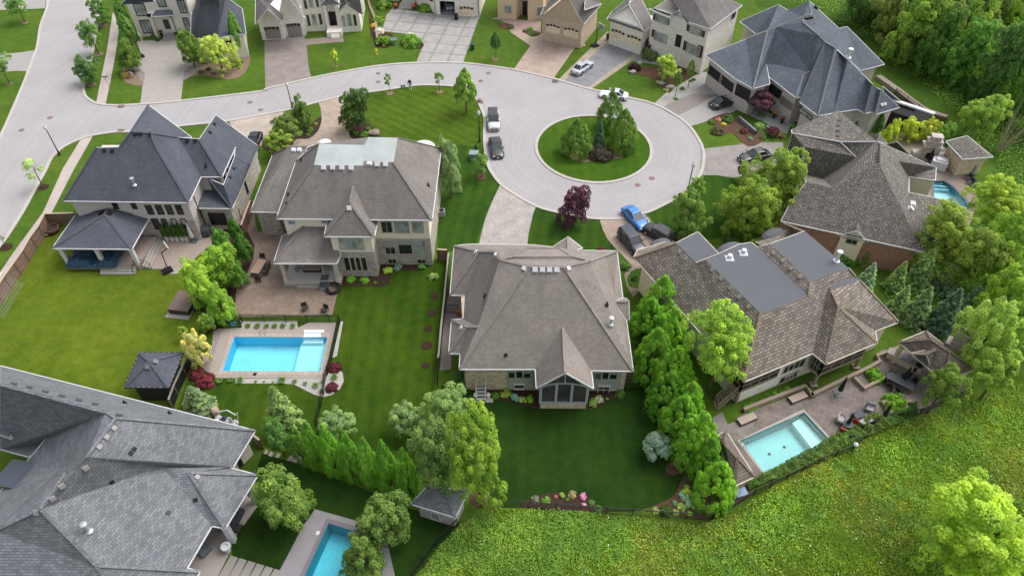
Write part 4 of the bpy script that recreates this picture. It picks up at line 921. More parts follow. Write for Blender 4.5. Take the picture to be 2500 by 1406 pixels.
h.zs=None; h.walls(pts=inset_poly([a['L1'],a['D'],a['d1b'],a['s1'],a['d1c']], .35), z0=4.3, z1=zd-.25, m=0); h.walls(pts=[(a[k].x, a[k].y) for k in ('L0','d0b','d0a','L2')], z0=3.9, z1=z0-.25)
h.walls(pts=[(a[k].x, a[k].y) for k in ('d2a','d2b','d2c','d2e')], z0=3.9, z1=z2-.25)
h.wallmesh()
TB = plain('timber_taupe', S(132,118,104,.8), .8)
# screened porches on posts
def screened(nm, A, B, C, z0, z1, n, root):
    m = MB(); A, B, C = (h.L(Vector((p.x, p.y, 0))) for p in (A, B, C))
    for p, q, k in ((A, B, n), (B, C, max(2, n//2+1))):
        for z, t_ in ((z0, .3), ((z0+z1)/2-.2, .1), (z1, .2)): m.bar(p+Vector((0,0,z)), q+Vector((0,0,z)), .2, t_)
        for i in range(k+1): c_ = p.lerp(q, i/k); m.bar(c_+Vector((0,0,z0)), c_+Vector((0,0,z1)), .16)
    m.build('screen_frame', TB, root); g = MB()
    for p, q in ((A, B), (B, C)):
        d = (q-p).normalized(); nn = Vector((d.y, -d.x, 0))*-.05
        g.bar(p+nn+Vector((0,0,(z0+z1)/2)), q+nn+Vector((0,0,(z0+z1)/2)), .03, z1-z0)
    g.build('screen_panel', glassy('screen_black', S(42,40,42,.8), .4, .3), root)
pc, pd, pv = a['pc'], a['pd'], a['pv']; d1 = (pd-pc).normalized(); d2 = (pv-pc).normalized()
B0 = pc+d1*.5+d2*.5; A0 = pv+d1*.5; C0 = pd-d1*.5+d2*.5
screened('p', A0, B0, C0, 1.9, 4.2, 4, h.root) if False else screened('p', C0, B0, A0, 1.9, 4.2, 4, h.root)
m = MB(); q = [h.L(Vector((p.x, p.y, 0))) for p in (A0, B0, C0, C0+(A0-B0))]; m.prism(q, 1.6, 1.85, bottom=True); m.build('porch_floor', TB, h.root)
for p in (B0, C0): 
    m = MB(); q = h.L(Vector((p.x, p.y, 0))); m.bar(q, q+Vector((0,0,1.8)), .26); m.box(q.x-.35, q.y-.35, 0, q.x+.35, q.y+.35, .35); m.build('porch_post', TB, h.root)
c0 = a['c0']; e1 = (pv-c0).normalized(); e2 = (a['c2']-c0).normalized(); B1 = c0+e1*.5+e2*.5; C1_ = B1+e1*4.6; A1_ = B1+e2*3.5
screened('p2', C1_, B1, A1_, 2.0, 4.2, 4, h.root); m = MB(); q = [h.L(Vector((p.x, p.y, 0))) for p in (A1_, B1, C1_, C1_+(A1_-B1))]; m.prism(q, 1.7, 1.95, bottom=True); m.build('porch_floor', TB, h.root)
m = MB(); q = h.L(Vector((B1.x, B1.y, 0))); m.bar(q, q+Vector((0,0,1.8)), .26); m.build('porch_post', TB, h.root)
h.win('E4', 1140,1030,1175,1085, 1,1, frame=CREAM); h.win('E4', 1180,1010,1215,1065, 1,1, frame=CREAM); h.win('E4', 1222,992,1255,1050, 1,1, frame=CREAM)
h.win('E4', 1100,1135,1130,1165, 1,1, frame=CREAM); h.win('E4', 1140,1118,1170,1150, 1,1, frame=CREAM); h.win('E4', 1178,1100,1200,1132, 1,1, frame=CREAM)
h.vents('E4', [(360,227),(408,275),(597,355),(662,420),(730,488),(795,553),(862,625),(1047,235),(1113,288),(1175,345),(1240,405)], .32, .16, mat=plain('vent_beige', S(170,166,158)))
h.vents('E4', [(720,272),(822,234)], .62, .06, WHITE, name='skylight_base'); h.pipe('E4', 722,268, .25, .14, WHITE, True); h.pipe('E4', 824,230, .25, .14, WHITE, True); h.pipe('E4', 1500,292, 1.2, .16, WHITE, True)
m = MB(); m.face([h.L(a[k]) for k in ('w1','w2','w3','w4','w5','w6')][::-1]); m.build('front_roof', R_shake, h.root)
for q_, r_ in ((W('E4',1045,95,4.6), 1.5), (W('E4',725,200,6.6), 1.5), (W('E4',215,165,3.6), 1.3)): m = MB(); m.lathe([(r_, -.5), (r_*.98, 0), (r_*.75, .3), (r_*.35, .45), (.05, .5)], 18, Matrix.Translation(h.L(q_)) @ Matrix.Rotation(radians(25), 4, 'Z') @ Matrix.Diagonal((1.1, .6, 1, 1))); m.build('curved_canopy', MEMB, h.root)
# exterior stair on the left of the lower porch
m_st = thing('timber_stair', 'weathered brown timber stair with handrails below the cedar roof corner, beside the hedge', 'stairs', tuple(W('C3',2170,1240,0)))
O = m_st.location.copy(); b0 = W('C3',2150,1250,0)-O; b1 = W('C3',2120,1130,0)-O; t0 = W('C3',2440,1000,2.6)-O; 
for k in range(9):
    c_ = (b0*.9).lerp(t0, k/9); mm = MB(); w_ = (b1-b0).normalized()*1.1; mm.bar(c_, c_+w_, .3, .05); mm.build('tread', TB, m_st)
for s_ in (Vector((0,0,0)), (b1-b0).normalized()*1.1):
    mm = MB(); mm.bar(b0+s_+Vector((0,0,.9)), t0+s_+Vector((0,0,.9)), .12); mm.bar(b0+s_, b0+s_+Vector((0,0,.95)), .12); mm.bar(b0+s_, t0+s_, .08, .25); mm.build('handrail', TB, m_st)
H4 = h

# ---- pavilion with chimney
h = House('pavilion', 'open cedar roofed patio pavilion with a little front gable and stone chimney, right', 'pavilion', shingle('cedar_dark', S(122,112,104), S(100,90,84), .26, .45, .35, .26, .1), ST_TAN, 0, 3.0, 30, trim=CREAM)
h.e('C4', a=(1410,552), b=(1520,650), b2=(1690,770), c=(1810,905), d=(2062,790), d2=(1800,540), e=(1650,455)); h.V['r0'] = G(*P('C4',1690,530)[0], 4.9); h.V['r1'] = G(*P('C4',1855,640)[0], 4.9)
h.e('C4', z=3.3, ga=(1520,648), gc=(1680,745)); h.e('C4', z=4.5, gb=(1650,655)); h.V['gp'] = G(*P('C4',1752,605)[0], 4.5)
h.f('a c r1 r0', 'c d r1', 'd e r0 r1', 'e a r0', 'ga gb gp', 'gb gc gp'); h.roof(); h.log(); a = h.V
for n_ in 'a c d e'.split():
    p = a[n_]; cc = (a['a']+a['c']+a['d']+a['e'])/4; p = p.lerp(cc, .12); q = h.L(Vector((p.x, p.y, 0))); m = MB(); m.box(q.x-.25,q.y-.25,0,q.x+.25,q.y+.25,1.0); m.box(q.x-.16,q.y-.16,1.0,q.x+.16,q.y+.16,3.0); m.build('pavilion_post', ST_TAN, h.root)
m = MB(); q = h.L(W('C4',1870,640,2.0)); q.z = 0; m.box(-1.0,-.7,0,1.0,.7,3.4, Matrix.Translation(q) @ Matrix.Rotation(radians(-40),4,'Z')); m.box(-.6,-.55,3.4,.6,.55,5.2, Matrix.Translation(q) @ Matrix.Rotation(radians(-40),4,'Z')); m.box(-.7,-.65,5.2,.7,.65,5.35, Matrix.Translation(q) @ Matrix.Rotation(radians(-40),4,'Z'))
ch = m.build('chimney', ST_GREY, h.root); m = MB(); m.lathe([(.25,5.35),(.25,5.6),(.34,5.6),(.34,5.75),(.1,5.82)], 12, Matrix.Translation(q)); m.build('chimney_cap', plain('galvanised', (.6,.62,.65)), ch)

# ---- small pool shed lower right
h = House('pool_shed', 'small weathered shed with hipped plank roof between the bright hedge and the turquoise pool', 'shed', shingle('plank_weathered', S(120,110,104), S(104,94,90), .28, 2.5, .35, .2, .15), rough_mat('siding_brown', S(140,126,112,.8), .1, 1, .8), 0, 2.6, 34, over=.35, trim=CREAM)
h.e('D3', a=(2275,560), b=(2470,470), c=(2200,50), d=(2110,90), d3=(2120,200)); h.V['p'] = G(*P('D3',2190,170)[0], 4.0); h.V['q'] = G(*P('D3',2310,300)[0], 4.0)
h.f('a b q', 'b c p q', 'c d p', 'd a q p'); h.roof(); h.walls('a b c d'); h.wallmesh()

# ---- G: weathered shake roof, brick wall
h = House('shake_roof_house', 'house with patchy lichen grey shake roofs and a long red brick wall, right', 'house', R_old, BR_RED, 0, 4.3, 40)
h.e('EG', a0=(25,935), k0=(490,1030), k1=(735,1088), a1=(1180,1185))
h.pl('a0','a1','EG', 40, P0=(822,462)); zr = h.gz('P0'); print('HG ridge', zr); h.pl('a0','a1','EG', 40, Q0=(450,668), Q1=(232,615), Q2=(95,800)); h.e('EG', z=zr, P1=(805,285))
zq = h.gz('Q0'); print('Q0', zq, h.gz('Q1'))
h.e('EG', z=4.6, e1=(1300,1010), e5=(1290,497)); h.e('EG', z=6.2, e2=(1065,702)); h.e('EG', z=zr-2.2, e4=(983,448)); h.e('EG', z=4.3, w3=(1282,602), w4=(1068,573)); h.e('EG', z=6.0, w5=(1455,785)); h.e('EG', z=4.0, w6=(1440,850), w7=(1330,1040))
h.e('EG', z=zr-2.0, L1=(640,413), L0=(213,330)); h.e('EG', z=4.6, l2=(200,550), l3=(358,587)); h.e('EG', z=zr-1.2, M1=(507,287), M0=(113,215)); h.e('EG', z=4.5, m2=(45,445)); h.e('EG', z=5.2, m3=(190,450))
h.e('EG', z=zr-.8, T0=(492,38)); h.e('EG', z=zr-1.0, T1=(508,285)); h.e('EG', z=4.6, t2=(113,190)); h.e('EG', z=5.0, t3=(745,262)); h.e('EG', z=5.5, N1=(400,357))
h.e('EG', z=zr-.5, s0=(825,220)); h.e('EG', z=5.5, s1=(892,302), s2=(740,255)); h.e('EG', z=7.2, z0=(975,285)); h.e('EG', z=5.0, z1=(897,305), z2=(1090,402), z3=(1000,360))
h.f('a0 a1 P0 Q0 Q1 Q2', 'P0 P1 M1 T1 L1 l3 Q0' , 'P0 a1 e2 e4 P1', 'a1 w7 e1 w6 w5 e2' if False else 'a1 w7 w5 e2', 'e4 w4 w3 e5', 'P1 e4 e5', 'e2 e4 w4',
    'L0 L1 l3 l2', 'M0 M1 L1 L0 m3 m2', 't2 T0 T1 M0', 'T0 t3 P1 T1', 's0 s1 P1', 's0 P1 s2', 'z0 z2 z3 z1', 'Q0 Q1 l2 l3')
h.e('EG', z=3.7, ka=(488,1050), kb=(738,1105)); h.e('EG', z=5.9, kp=(640,1015)); h.pl('a0','a1','EG', 40, kq=(650,938)); h.V['kp'] = G(*P('EG',640,1015)[0], h.gz('kq'))
h.f('ka kp kq', 'kp kb kq')
h.roof(ridge=None); h.log(); a = h.V
dd = (a['a1']-a['a0']); nn = Vector((-dd.y, dd.x, 0)).normalized()
A = a['a0']+nn*.5; B = a['a1']+nn*.5-dd.normalized()*.5
h.walls(pts=[A, B, B+nn*5, A+nn*2.5], z1=4.15)
c1 = a['ka'].lerp(a['kb'], .1); c2 = a['ka'].lerp(a['kb'], .84); h.wall2 = STUC_C
h.walls(pts=[c1-nn*.3, c2-nn*.3, c2+nn*1.6, c1+nn*1.6], z1=3.6, m=1); h.ped('EG', (510,1050,3.8), (640,1022,5.2), (720,1095,3.8), (700,1120,3.3), (505,1075,3.3), m=1)
pk = a['kp']; 0 and None

h.walls(pts=[a['w4'], a['w3'], a['w3']+nn*3, a['w4']+nn*3], z1=4.2, m=1); h.walls(pts=[a['l2'], a['l3'], a['l3']+nn*4, a['l2']+nn*4], z1=4.4, m=1)

h.wallmesh(); h.win('EG', 565,1078,635,1130, 2, 1, frame=CREAM, at=(600,1108))
h.vents('EG', [(822,310),(822,333),(820,357),(819,382),(817,408),(815,432),(815,452),(498,120),(492,160),(488,200),(485,243)], .3, .12, plain('vent_brown', S(96,78,78)))
h.vents('EG', [(1095,800),(1078,838)], .5, .3, WHITE)
# kiosk and stone fireplace beside the curved pool
h = House('poolside_kiosk', 'small square kiosk with sagging weathered shake roof beside the curved pool', 'kiosk', R_old, ST_TAN, 0, 3.1, 30, over=.4)
h.e('EG', a=(1372,285), b=(1510,430), c=(1755,412), d=(1545,240)); h.V['p'] = G(*P('EG',1590,300)[0], 3.9); h.f('a b p', 'b c p', 'c d p', 'd a p'); h.roof(ridge=None); h.walls('a b c d'); h.wallmesh()
h.win('EG', 1440,372,1472,415, 1, 1, at=(1460,400)); 
t = thing('outdoor_fireplace', 'tall stepped stone outdoor fireplace between yellow shrubs and the curved pool', 'fireplace', tuple(W('EG',1210,430,0))); m = MB(); R_ = Matrix.Rotation(radians(-12),4,'Z')
m.box(-2.2,-.5,0,2.2,.5,1.1,R_); m.box(-1.05,-.6,0,1.05,.6,2.3,R_); m.box(-1.3,-.8,2.3,1.3,.8,2.45,R_); m.box(-.85,-.55,2.45,.85,.55,3.1,R_); m.box(-1.0,-.7,3.1,1.0,.7,3.25,R_); m.box(-.6,-.45,3.25,.6,.45,3.8,R_); m.box(-.75,-.6,3.8,.75,.6,3.95,R_); m.build('stone_body', ST_GREY, t)
m = MB(); m.box(-.5,-.63,.5,.5,-.605,1.4,R_); m.build('firebox', BLACKM, t)

# ---- F: blue grey multi-hipped house, top right
h = House('blue_grey_house', 'wide house with folded blue grey hipped roofs and three black garage doors, top right', 'house', R_blue, STUC, 0, 4.8, 40)
h.e('EF', g0=(95,560), g1=(395,797), g2=(575,895), g3=(742,848), e0=(700,750), e1=(1010,990), e2=(1145,953), f0=(1045,1030), f1=(1230,1170), f2=(1385,1140), h0=(1625,1103), h1=(1703,1145), h2=(1778,1130), h3=(1808,1155), h4=(2050,1085))
h.e('EF', z=6.6, t1=(500,398)); h.e('EF', z=8.6, t2=(720,308)); h.e('EF', z=8.9, v2=(810,275)); h.e('EF', z=10.4, t3=(1080,170), t3b=(1075,225)); h.e('EF', z=10.2, t4=(1238,360)); h.e('EF', z=9.6, v4=(1302,428)); h.e('EF', z=10, t5=(1412,490)); h.e('EF', z=9.2, v5=(1500,580)); h.e('EF', z=9.6, t6=(1532,600))
h.e('EF', z=7.6, v6=(1712,785)); h.e('EF', z=8, t7=(1782,855)); h.e('EF', z=7.0, v7=(1822,890)); h.e('EF', z=7.2, t8=(1872,915)); h.e('EF', z=6.2, u4=(1145,725)); h.e('EF', z=5.1, u2=(705,640)); h.e('EF', z=6.0, u5=(1080,755))
h.f('g0 g1 t1', 'g1 g2 t2 t1', 'g2 g3 u2 v2 t2', 'u2 e0 e1s u5 u4 t4 t3b t3 v2' if False else 'u2 e0 u5 u4 t4 t3b t3 v2', 'e0 e1 u5', 'e1 e2 u4 u5', 'u4 e2 f0 v4 t4', 'f0 f1 t5 v4', 'f1 f2 v5 t5', 'f2 h0 v6 t6 v5', 'h0 h1 t7 v6', 'h1 h2 v7 t7', 'h2 h3 t8 v7', 'h3 h4 t8')
h.e('EF', z=4.9, b0=(440,218), b1=(605,345)); h.e('EF', z=8.0, b2=(830,50)); h.e('EF', z=7.6, b3=(925,107)); h.e('EF', z=10.6, b4=(1140,12), b5=(1168,138)); 
h.f('b0 b2 b3 b4 b5 t3 v2 t2 b1'); h.e('EF', z=4.8, c1=(1660,712), c2=(1900,650)); h.e('EF', z=8.2, c3=(1520,270)); h.e('EF', z=8.4, c4=(1442,292)); h.e('EF', z=7.8, c5=(1640,700)); h.e('EF', z=4.8, d1=(2060,1015), d0=(1900,1000)); h.e('EF', z=6.8, d2=(1885,870))
h.f('b4 c4 c3 c2 c1 t6 t5 v4 t4 t3b b5', 't3 b5 t3b', 'd0 d1 d2'); 
for k in ('b4','c3','c4'): pass
h.roof(ridge=shingle('ridge_pale', S(120,124,128), S(114,118,122), .3, .4, .6, .15)); h.log(); a = h.V
wl = [a[k] for k in ('g0','g1','g2','g3','e0','e1','e2','f0','f1','h0','h3','h4')]; back = [a['c2'], a['b4']+Vector((0,2,0)), a['b0']]
h.walls(pts=inset_poly(wl+[a[k] for k in 'd2 c5 c1 c2 c4 b4 b2 b0 b1 t2 t1'.split()], .5), z1=4.65)
h.wallmesh()
for q in ((135,650,242,848),(255,745,365,945),(412,838,530,1035)):
    h.win('EF', *q, 1, 1, glass=DARKDOOR, frame=STUC, name='garage_door')
h.win('EF', 755,845,840,1000, 3, 3, frame=BLACKF, at=(800,930)); h.win('EF', 1048,1085,1160,1215, 3, 1, glass=PALEGLASS, frame=BLACKF, at=(1100,1150)); h.win('EF', 865,960,960,1130, 1, 1, glass=plain('recess_grey', S(118,112,108,.8)), frame=STUC, name='entrance', at=(915,1040))
h.vents('EF', [(1112,192),(1155,183),(1203,85)], .5, .3, BLACKM); h.pipe('EF', 1533,585, 1.2, .2, WHITE, True); h.pipe('EF', 1738,760, 1.6, .2, WHITE, True); h.vents('EF', [(1870,1062),(1900,1053)], .3)

# ---- E: pale house with shutters
h = House('pale_shutter_house', 'cream brick two storey house with dark shutters, twin garage and tall arched entry, top', 'house', R_greyE, ST_WHITE, 0, 8.2, 40)
h.e('A3', m1=(2085,278), m2=(2392,52)); h.e('A3', m0=(1500,88)); h.e('A3', z=8.2, i0=(1885,213)); h.e('A3', z=11.5, k1=(2060,-90)); h.e('A3', z=8.3, k2=(1885,0)); h.w('mb', h.V['m2']+(h.V['i0']-h.V['m1'])*3); h.e('A3', z=11.5, k3=(1880,-90))
h.f('i0 m1 k1 k3', 'm1 m2 k1'); h.e('A3', z=8.0, p0=(1500,88), p1=(1692,168), p2=(1812,76)); h.e('A3', z=10.2, pp=(1690,-28)); h.e('A3', z=10.5, pq=(1880,-80)); h.f('pp p0 pz' if False else 'pp p2 i0 k3', 'p0 p1 p2')
h.e('A3', z=7.8, q0=(1690,165), q2=(1872,222)); h.e('A3', z=9.2, q1=(1785,98)); h.e('A3', z=9.0, q3=(1840,40)); h.f('q0 q1 q3 p2', 'q1 q2 i0 q3')
h.e('A3', z=4.6, a0=(1100,182), a1=(1455,300), a2=(1535,240)); h.e('A3', z=7.4, ap=(1310,42)); h.e('A3', z=7.4, aq=(1400,-60)); h.e('A3', z=4.9, ab=(1520,170)); h.f('ap a1 a2 ab aq'); h.e('A3', z=4.8, ac=(1155,108)); h.e('A3', z=7.4, ad=(1330,-40)); h.f('ap ac ad aq' if False else 'a0 ac ad ap')
h.e('A3', z=4.0, s0=(1112,165)); h.e('A3', z=5.0, s1=(1140,165), s2=(1420,262)); h.e('A3', z=4.4, s3=(1108,185), s4=(1448,300)); h.f('s3 s4 s2 s1')
h.roof(ridge=None); h.log(); a = h.V
f0, f1, f2 = a['p0'].copy(), a['m1'].copy(), a['m2'].copy(); dm = (f1-f0); dm.z = 0; dm.normalize(); nn = Vector((-dm.y, dm.x, 0))
h.walls(pts=[f0+dm*.5+nn*.6, f1-dm*.5+nn*.6, f2-dm*.5, f0+dm*.5+nn*9], z1=8.05)
g0, g1 = a['a0'], a['a1']; dg = (g1-g0); dg.z = 0; dg.normalize(); ng = Vector((-dg.y, dg.x, 0)); h.walls(pts=[g0+dg*.5+ng*.5, g1-dg*.4+ng*.5, g1-dg*.4+ng*6, g0+dg*.5+ng*6], z1=4.4)
A_, B_, P_ = h.L(g0+dg*1.0+ng*.6), h.L(g1-dg*.8+ng*.6), h.L(a['ap']+ng*.5-Vector((0,0,.35))); A_.z = 4.4; B_.z = 4.4; h.wmb.face([A_, B_, P_]); 
A_, B_, P_ = h.L(a['p0']+dm*.6+nn*.5), h.L(a['p2']+dm*.6+nn*.3), h.L(a['pp']+nn*.2-Vector((0,0,.3))); A_.z = 8; B_.z = 8; h.wmb.face([A_, B_, P_])
h.ped('A3', (1120,178,4.7), (1310,62,6.9), (1435,285,4.7)); h.ped('A3', (1530,88,8.0), (1690,-15,9.6), (1790,80,8.0), (1692,150,8.0)); h.ped('A3', (1712,178,7.4), (1785,112,8.7), (1850,215,7.4))
e0, e1 = W('A3',1700,470,0), W('A3',1830,520,0); h.walls(pts=[e0, e0+dm*.9, e0+dm*.9+nn*2, e0+nn*2], z1=7.6); h.walls(pts=[e1-dm*.6, e1+dm*.3, e1+dm*.3+nn*2, e1-dm*.6+nn*2], z1=7.6)
h.walls(pts=[e0, e1+dm*.3, e1+dm*.3+nn*2.2, e0+nn*2.2], z0=6.4, z1=7.7)
h.wallmesh()
SH = plain('shutter_brown', S(62,50,54,.8))
for q in ((1145,265,1265,400),(1295,320,1420,455)): h.win('A3', *q, 4, 3, glass=TANDOOR, frame=STUC_C, name='garage_door', bars=.04)
h.win('A3', 1575,135,1680,240, 3, 1, glass=PALEGLASS, frame=TANT); h.win('A3', 1562,300,1665,420, 3, 1, glass=PALEGLASS, frame=TANT); h.win('A3', 1900,250,2000,350, 3, 1, glass=PALEGLASS, frame=TANT); h.win('A3', 1870,410,1975,540, 3, 1, glass=PALEGLASS, frame=TANT)
for q in ((1550,130,1572,200),(1680,185,1692,245),(1868,235,1892,305),(2000,290,2028,360),(1535,280,1555,360),(1838,390,1862,490),(1975,430,2000,560)): h.win('A3', *q, 1, 1, glass=SH, frame=SH, name='shutter', depth=.04, fw=.02)
h.win('A3', 1765,325,1800,460, 1, 1, glass=DARKDOOR, frame=STUC_C, name='front_door'); h.win('A3', 2298,110,2318,170, 1,1)

# ---- D: tan brick with twin garage gable
h = House('tan_brick_house', 'tan brick house with a steep gabled double garage and stucco entry, top centre right', 'house', R_greyE, BR_TAN, 0, 4.7, 45)
h.e('A3', a0=(470,145), a1=(878,232), a2=(1048,38)); h.e('A3', z=10.2, p=(712,-60)); h.e('A3', z=9.2, q=(905,-100)); h.f('p a1 a2 q'); h.e('A3', z=7.8, b0=(620,-60)); h.e('A3', z=4.7, b1=(500,80)); h.f('p b0 b1 a0')
h.e('A3', z=8.0, d0=(900,-60), d1=(888,95)); h.f('d0 d1 a2') ; h.roof(ridge=None); a = h.V
g0, g1, g2 = a['a0'], a['a1'], a['a2']; dg = (g1-g0).normalized(); ng = Vector((-dg.y, dg.x, 0)); h.walls(pts=[g0+dg*.2+ng*.4, g1-dg*.4+ng*.4, g2-dg*.6, g0+dg*.2+ng*8], z1=4.5); h.log()
A_, B_, P_ = h.L(g0+dg*.3+ng*.45), h.L(g1-dg*.5+ng*.45), h.L(a['p']+ng*.4-Vector((0,0,.4))); A_.z = 4.5; B_.z = 4.5; h.wmb.face([A_, B_, P_])
w0, w1 = W('A3',60,180,0), W('A3',470,210,0); h.wall2 = rough_mat('stucco_tan', S(196,176,150,.74), .05, .6, .9)
h.walls(pts=[w0, w0.lerp(w1,.42), w0.lerp(w1,.42)+ng*7, w0+ng*7], z1=9, m=1); h.walls(pts=[w0.lerp(w1,.7), w1+ng*.8, w1+ng*7, w0.lerp(w1,.5)+ng*7], z1=9, m=1); h.walls(pts=[w0.lerp(w1,.3)+ng*2.2, w1+ng*2.2, w1+ng*7, w0.lerp(w1,.3)+ng*7], z1=9, m=0)
h.wallmesh()
for q in ((522,215,650,335),(692,250,825,375)): h.win('A3', *q, 5, 1, glass=TANDOOR, frame=BR_TAN, name='garage_door', bars=.04)
h.win('A3', 622,60,648,115, 1,1, frame=CREAM); h.win('A3', 668,30,705,130, 1,1, glass=PALEGLASS, frame=CREAM); h.win('A3', 712,80,738,135, 1,1, frame=CREAM)
h.win('A3', 125,55,188,132, 2,1, glass=PALEGLASS, frame=CREAM); h.win('A3', 435,75,495,155, 2,1, glass=PALEGLASS, frame=WHITE); h.win('A3', 295,10,340,150, 1,1, glass=DARKDOOR, frame=CREAM, name='front_door', at=(318,120))

# ---- C: pale stone, open garage
h = House('pale_stone_house', 'pale stone house at the top edge with one open garage bay and patterned driveway', 'house', R_greyE, ST_WHITE, 0, 8, 40)
b0, b1 = W('A2',1805,140,0), W('A2',2230,165,0); h.start(b0); d = (b1-b0).normalized(); nn = Vector((-d.y, d.x, 0)); L_ = (b1-b0).length
def at_(px_): return (W('A2',px_,150,0)-b0).dot(d)
x1, x2, x3, x4 = at_(1853), at_(1998), at_(2032), at_(2178)
for s0, s1, z0, z1 in ((0,x1,0,6),(x2,x3,0,6),(x4,L_,0,6),(x1,x2,2.6,6),(x3,x4,0,6)): h.walls(pts=[b0+d*s0, b0+d*s1, b0+d*s1+nn*.3, b0+d*s0+nn*.3], z0=z0, z1=z1)
h.walls(pts=[b1, b1+nn*9, b1+nn*9-d*.3, b1-d*.3], z1=6); h.walls(pts=[b0, b0+d*.3, b0+d*.3+nn*9, b0+nn*9], z1=6); h.walls(pts=[b0+nn*7, b1+nn*7, b1+nn*7.3, b0+nn*7.3], z1=6)
c0 = W('A2',1460,90,0); c1 = W('A2',1590,90,0); h.walls(pts=[W('A2',1230,40,0)+nn*2, W('A2',1440,60,0)+nn*2, W('A2',1440,60,0)+nn*9, W('A2',1230,40,0)+nn*9], z1=8); h.walls(pts=[W('A2',1620,60,0)+nn*.8, b0+nn*.3, b0+nn*8, W('A2',1620,60,0)+nn*8], z1=8); h.walls(pts=[c0+nn*2.5, c1+nn*2.5, c1+nn*6, c0+nn*6], z1=8)
h.V = {k: Vector((p.x, p.y, 6.1)) for k, p in (('a', b0-d*.4-nn*.4), ('b', b1+d*.4-nn*.4), ('c', b1+d*.4+nn*9), ('e', b0-d*.4+nn*9))}; h.V['p'] = Vector((*(b0+d*L_*.5+nn*3.5).xy, 8.5)); h.f('a b p','b c p','c e p','e a p'); h.roof(ridge=None)
h.wallmesh(); h.win('A2', 2036,58,2176,158, 1,4, glass=TANDOOR, frame=STUC_C, name='garage_door', bars=.03); h.win('A2', 1690,-30,1780,5, 3,1, frame=BLACKF)
for k in range(4):
    m = MB(); s = h.L(c0+nn*(.35*k)); e = h.L(c1+nn*(.35*k)); m.prism([s, e, e+nn*.36, s+nn*.36], 0, .16*(k+1)); m.build('entry_step', rough_mat('stone_step', S(200,192,186), .08, 1), h.root)
m = MB(); s = h.L(b0+d*x1+nn*.3); e = h.L(b0+d*x2+nn*.3); m.prism([s, e, e+nn*6.6, s+nn*6.6], 0, .03); m.build('garage_floor', M_conc, h.root)

# ---- B: stone with two dark garage doors
h = House('stone_gable_house', 'pale stone house with steep grey gables and two dark grey arched garage doors, top left', 'house', R_greyE, ST_WHITE, 0, 4.6, 45)
h.e('A2', a0=(92,228), a1=(350,208), a2=(365,150)); h.e('A2', z=7.0, p=(205,88)); h.e('A2', z=7.0, p2=(225,40)); h.e('A2', z=4.8, b0=(95,-40)); h.e('A2', z=9.2, b1=(330,-80)); 
h.f('a0 p p2 b0', 'p a1 a2 p2', 'b0 p2 b1'); h.e('A2', z=4.9, c1=(565,178)); h.e('A2', z=9.4, c2=(370,-70)); h.e('A2', z=9.0, c3=(420,-110)); h.e('A2', z=5.6, c4=(500,60)); h.f('c2 c1 c4 c3')
h.e('A2', z=4.6, r0=(890,108), r1=(1112,132)); h.e('A2', z=6.6, r2=(962,38)); h.e('A2', z=8.0, r3=(1080,-50), r4=(900,-60)); h.e('A2', z=4.6, r5=(1075,115)); h.f('r2 r5 r1 r3 r4', 'r0 r2 r4')
h.e('A2', z=8, t0=(705,50), t1=(905,38)); h.e('A2', z=9.5, t2=(790,-40)); h.f('t0 t1 t2'); h.roof(ridge=None); h.log(); a = h.V
g0, g1 = W('A2',162,385,0), W('A2',375,378,0); d = (g1-g0).normalized(); nn = Vector((-d.y, d.x, 0)); g2, g3 = W('A2',375,356,0), W('A2',575,342,0); c0, c1 = W('A2',575,305,0), W('A2',770,298,0); t0, t1 = W('A2',770,330,0), W('A2',925,325,0); r0, r1 = W('A2',925,312,0), W('A2',1106,302,0)
for A, B, z in ((g0,g1,4.5),(g2,g3,4.8),(c0,c1,8.5),(r0,r1,4.5)): h.walls(pts=[A, B, B+nn*7, A+nn*7], z1=z)
for A, B in ((t0, t0.lerp(t1,.2)), (t0.lerp(t1,.72), t1)): h.walls(pts=[A+nn*1.0, B+nn*1.0, B+nn*3, A+nn*3], z1=7.6)
h.walls(pts=[t0+nn*1, t1+nn*1, t1+nn*3, t0+nn*3], z0=5.4, z1=7.8); h.walls(pts=[t0+nn*2.4, t1+nn*2.4, t1+nn*6, t0+nn*6], z1=7.9); h.walls(pts=[c0.lerp(c1,.02)+nn*3, r1+nn*3, r1+nn*9, c0+nn*9], z1=7.0)
for A, B, p in ((g0,g1,'p'),(g2,g3,'c2'),(r0,r1,'r2')):
    A_, B_ = h.L(A), h.L(B); P_ = h.L(a[p]-Vector((0,0,.3))); mid = (A_+B_)/2; z_ = 4.5; k = MB; A_.z = B_.z = z_; P2 = Vector((mid.x, mid.y-.02, P_.z)); h.wmb.face([A_+Vector((0,-.02,0)), B_+Vector((0,-.02,0)), P2])
h.wallmesh()
for q in ((168,258,345,372),(380,228,545,345)): h.win('A2', *q, 1,1, glass=GREYDOOR, frame=ST_WHITE, name='garage_door')
h.win('A2', 765,120,878,245, 2,1, glass=plain('door_brown', S(52,40,46,.8)), frame=BLACKF, name='front_door', at=(820,200))
for q in ((548,5,590,85),(598,0,648,75),(665,0,700,68),(575,145,620,248),(625,140,682,240),(690,135,735,235),(912,155,955,255),(962,138,1015,248),(1022,145,1062,245),(288,40,325,82)): h.win('A2', *q, 1,1, glass=PALEGLASS if q[0] in (598,625,962,912) else DARKGLASS, frame=CREAM)
m = MB(); A, B = h.L(W('A2',778,360,0)), h.L(W('A2',922,350,0)); m.prism([A, B, B+nn*2.5, A+nn*2.5], 0, .9); m.build('entry_landing', ST_WHITE, h.root)
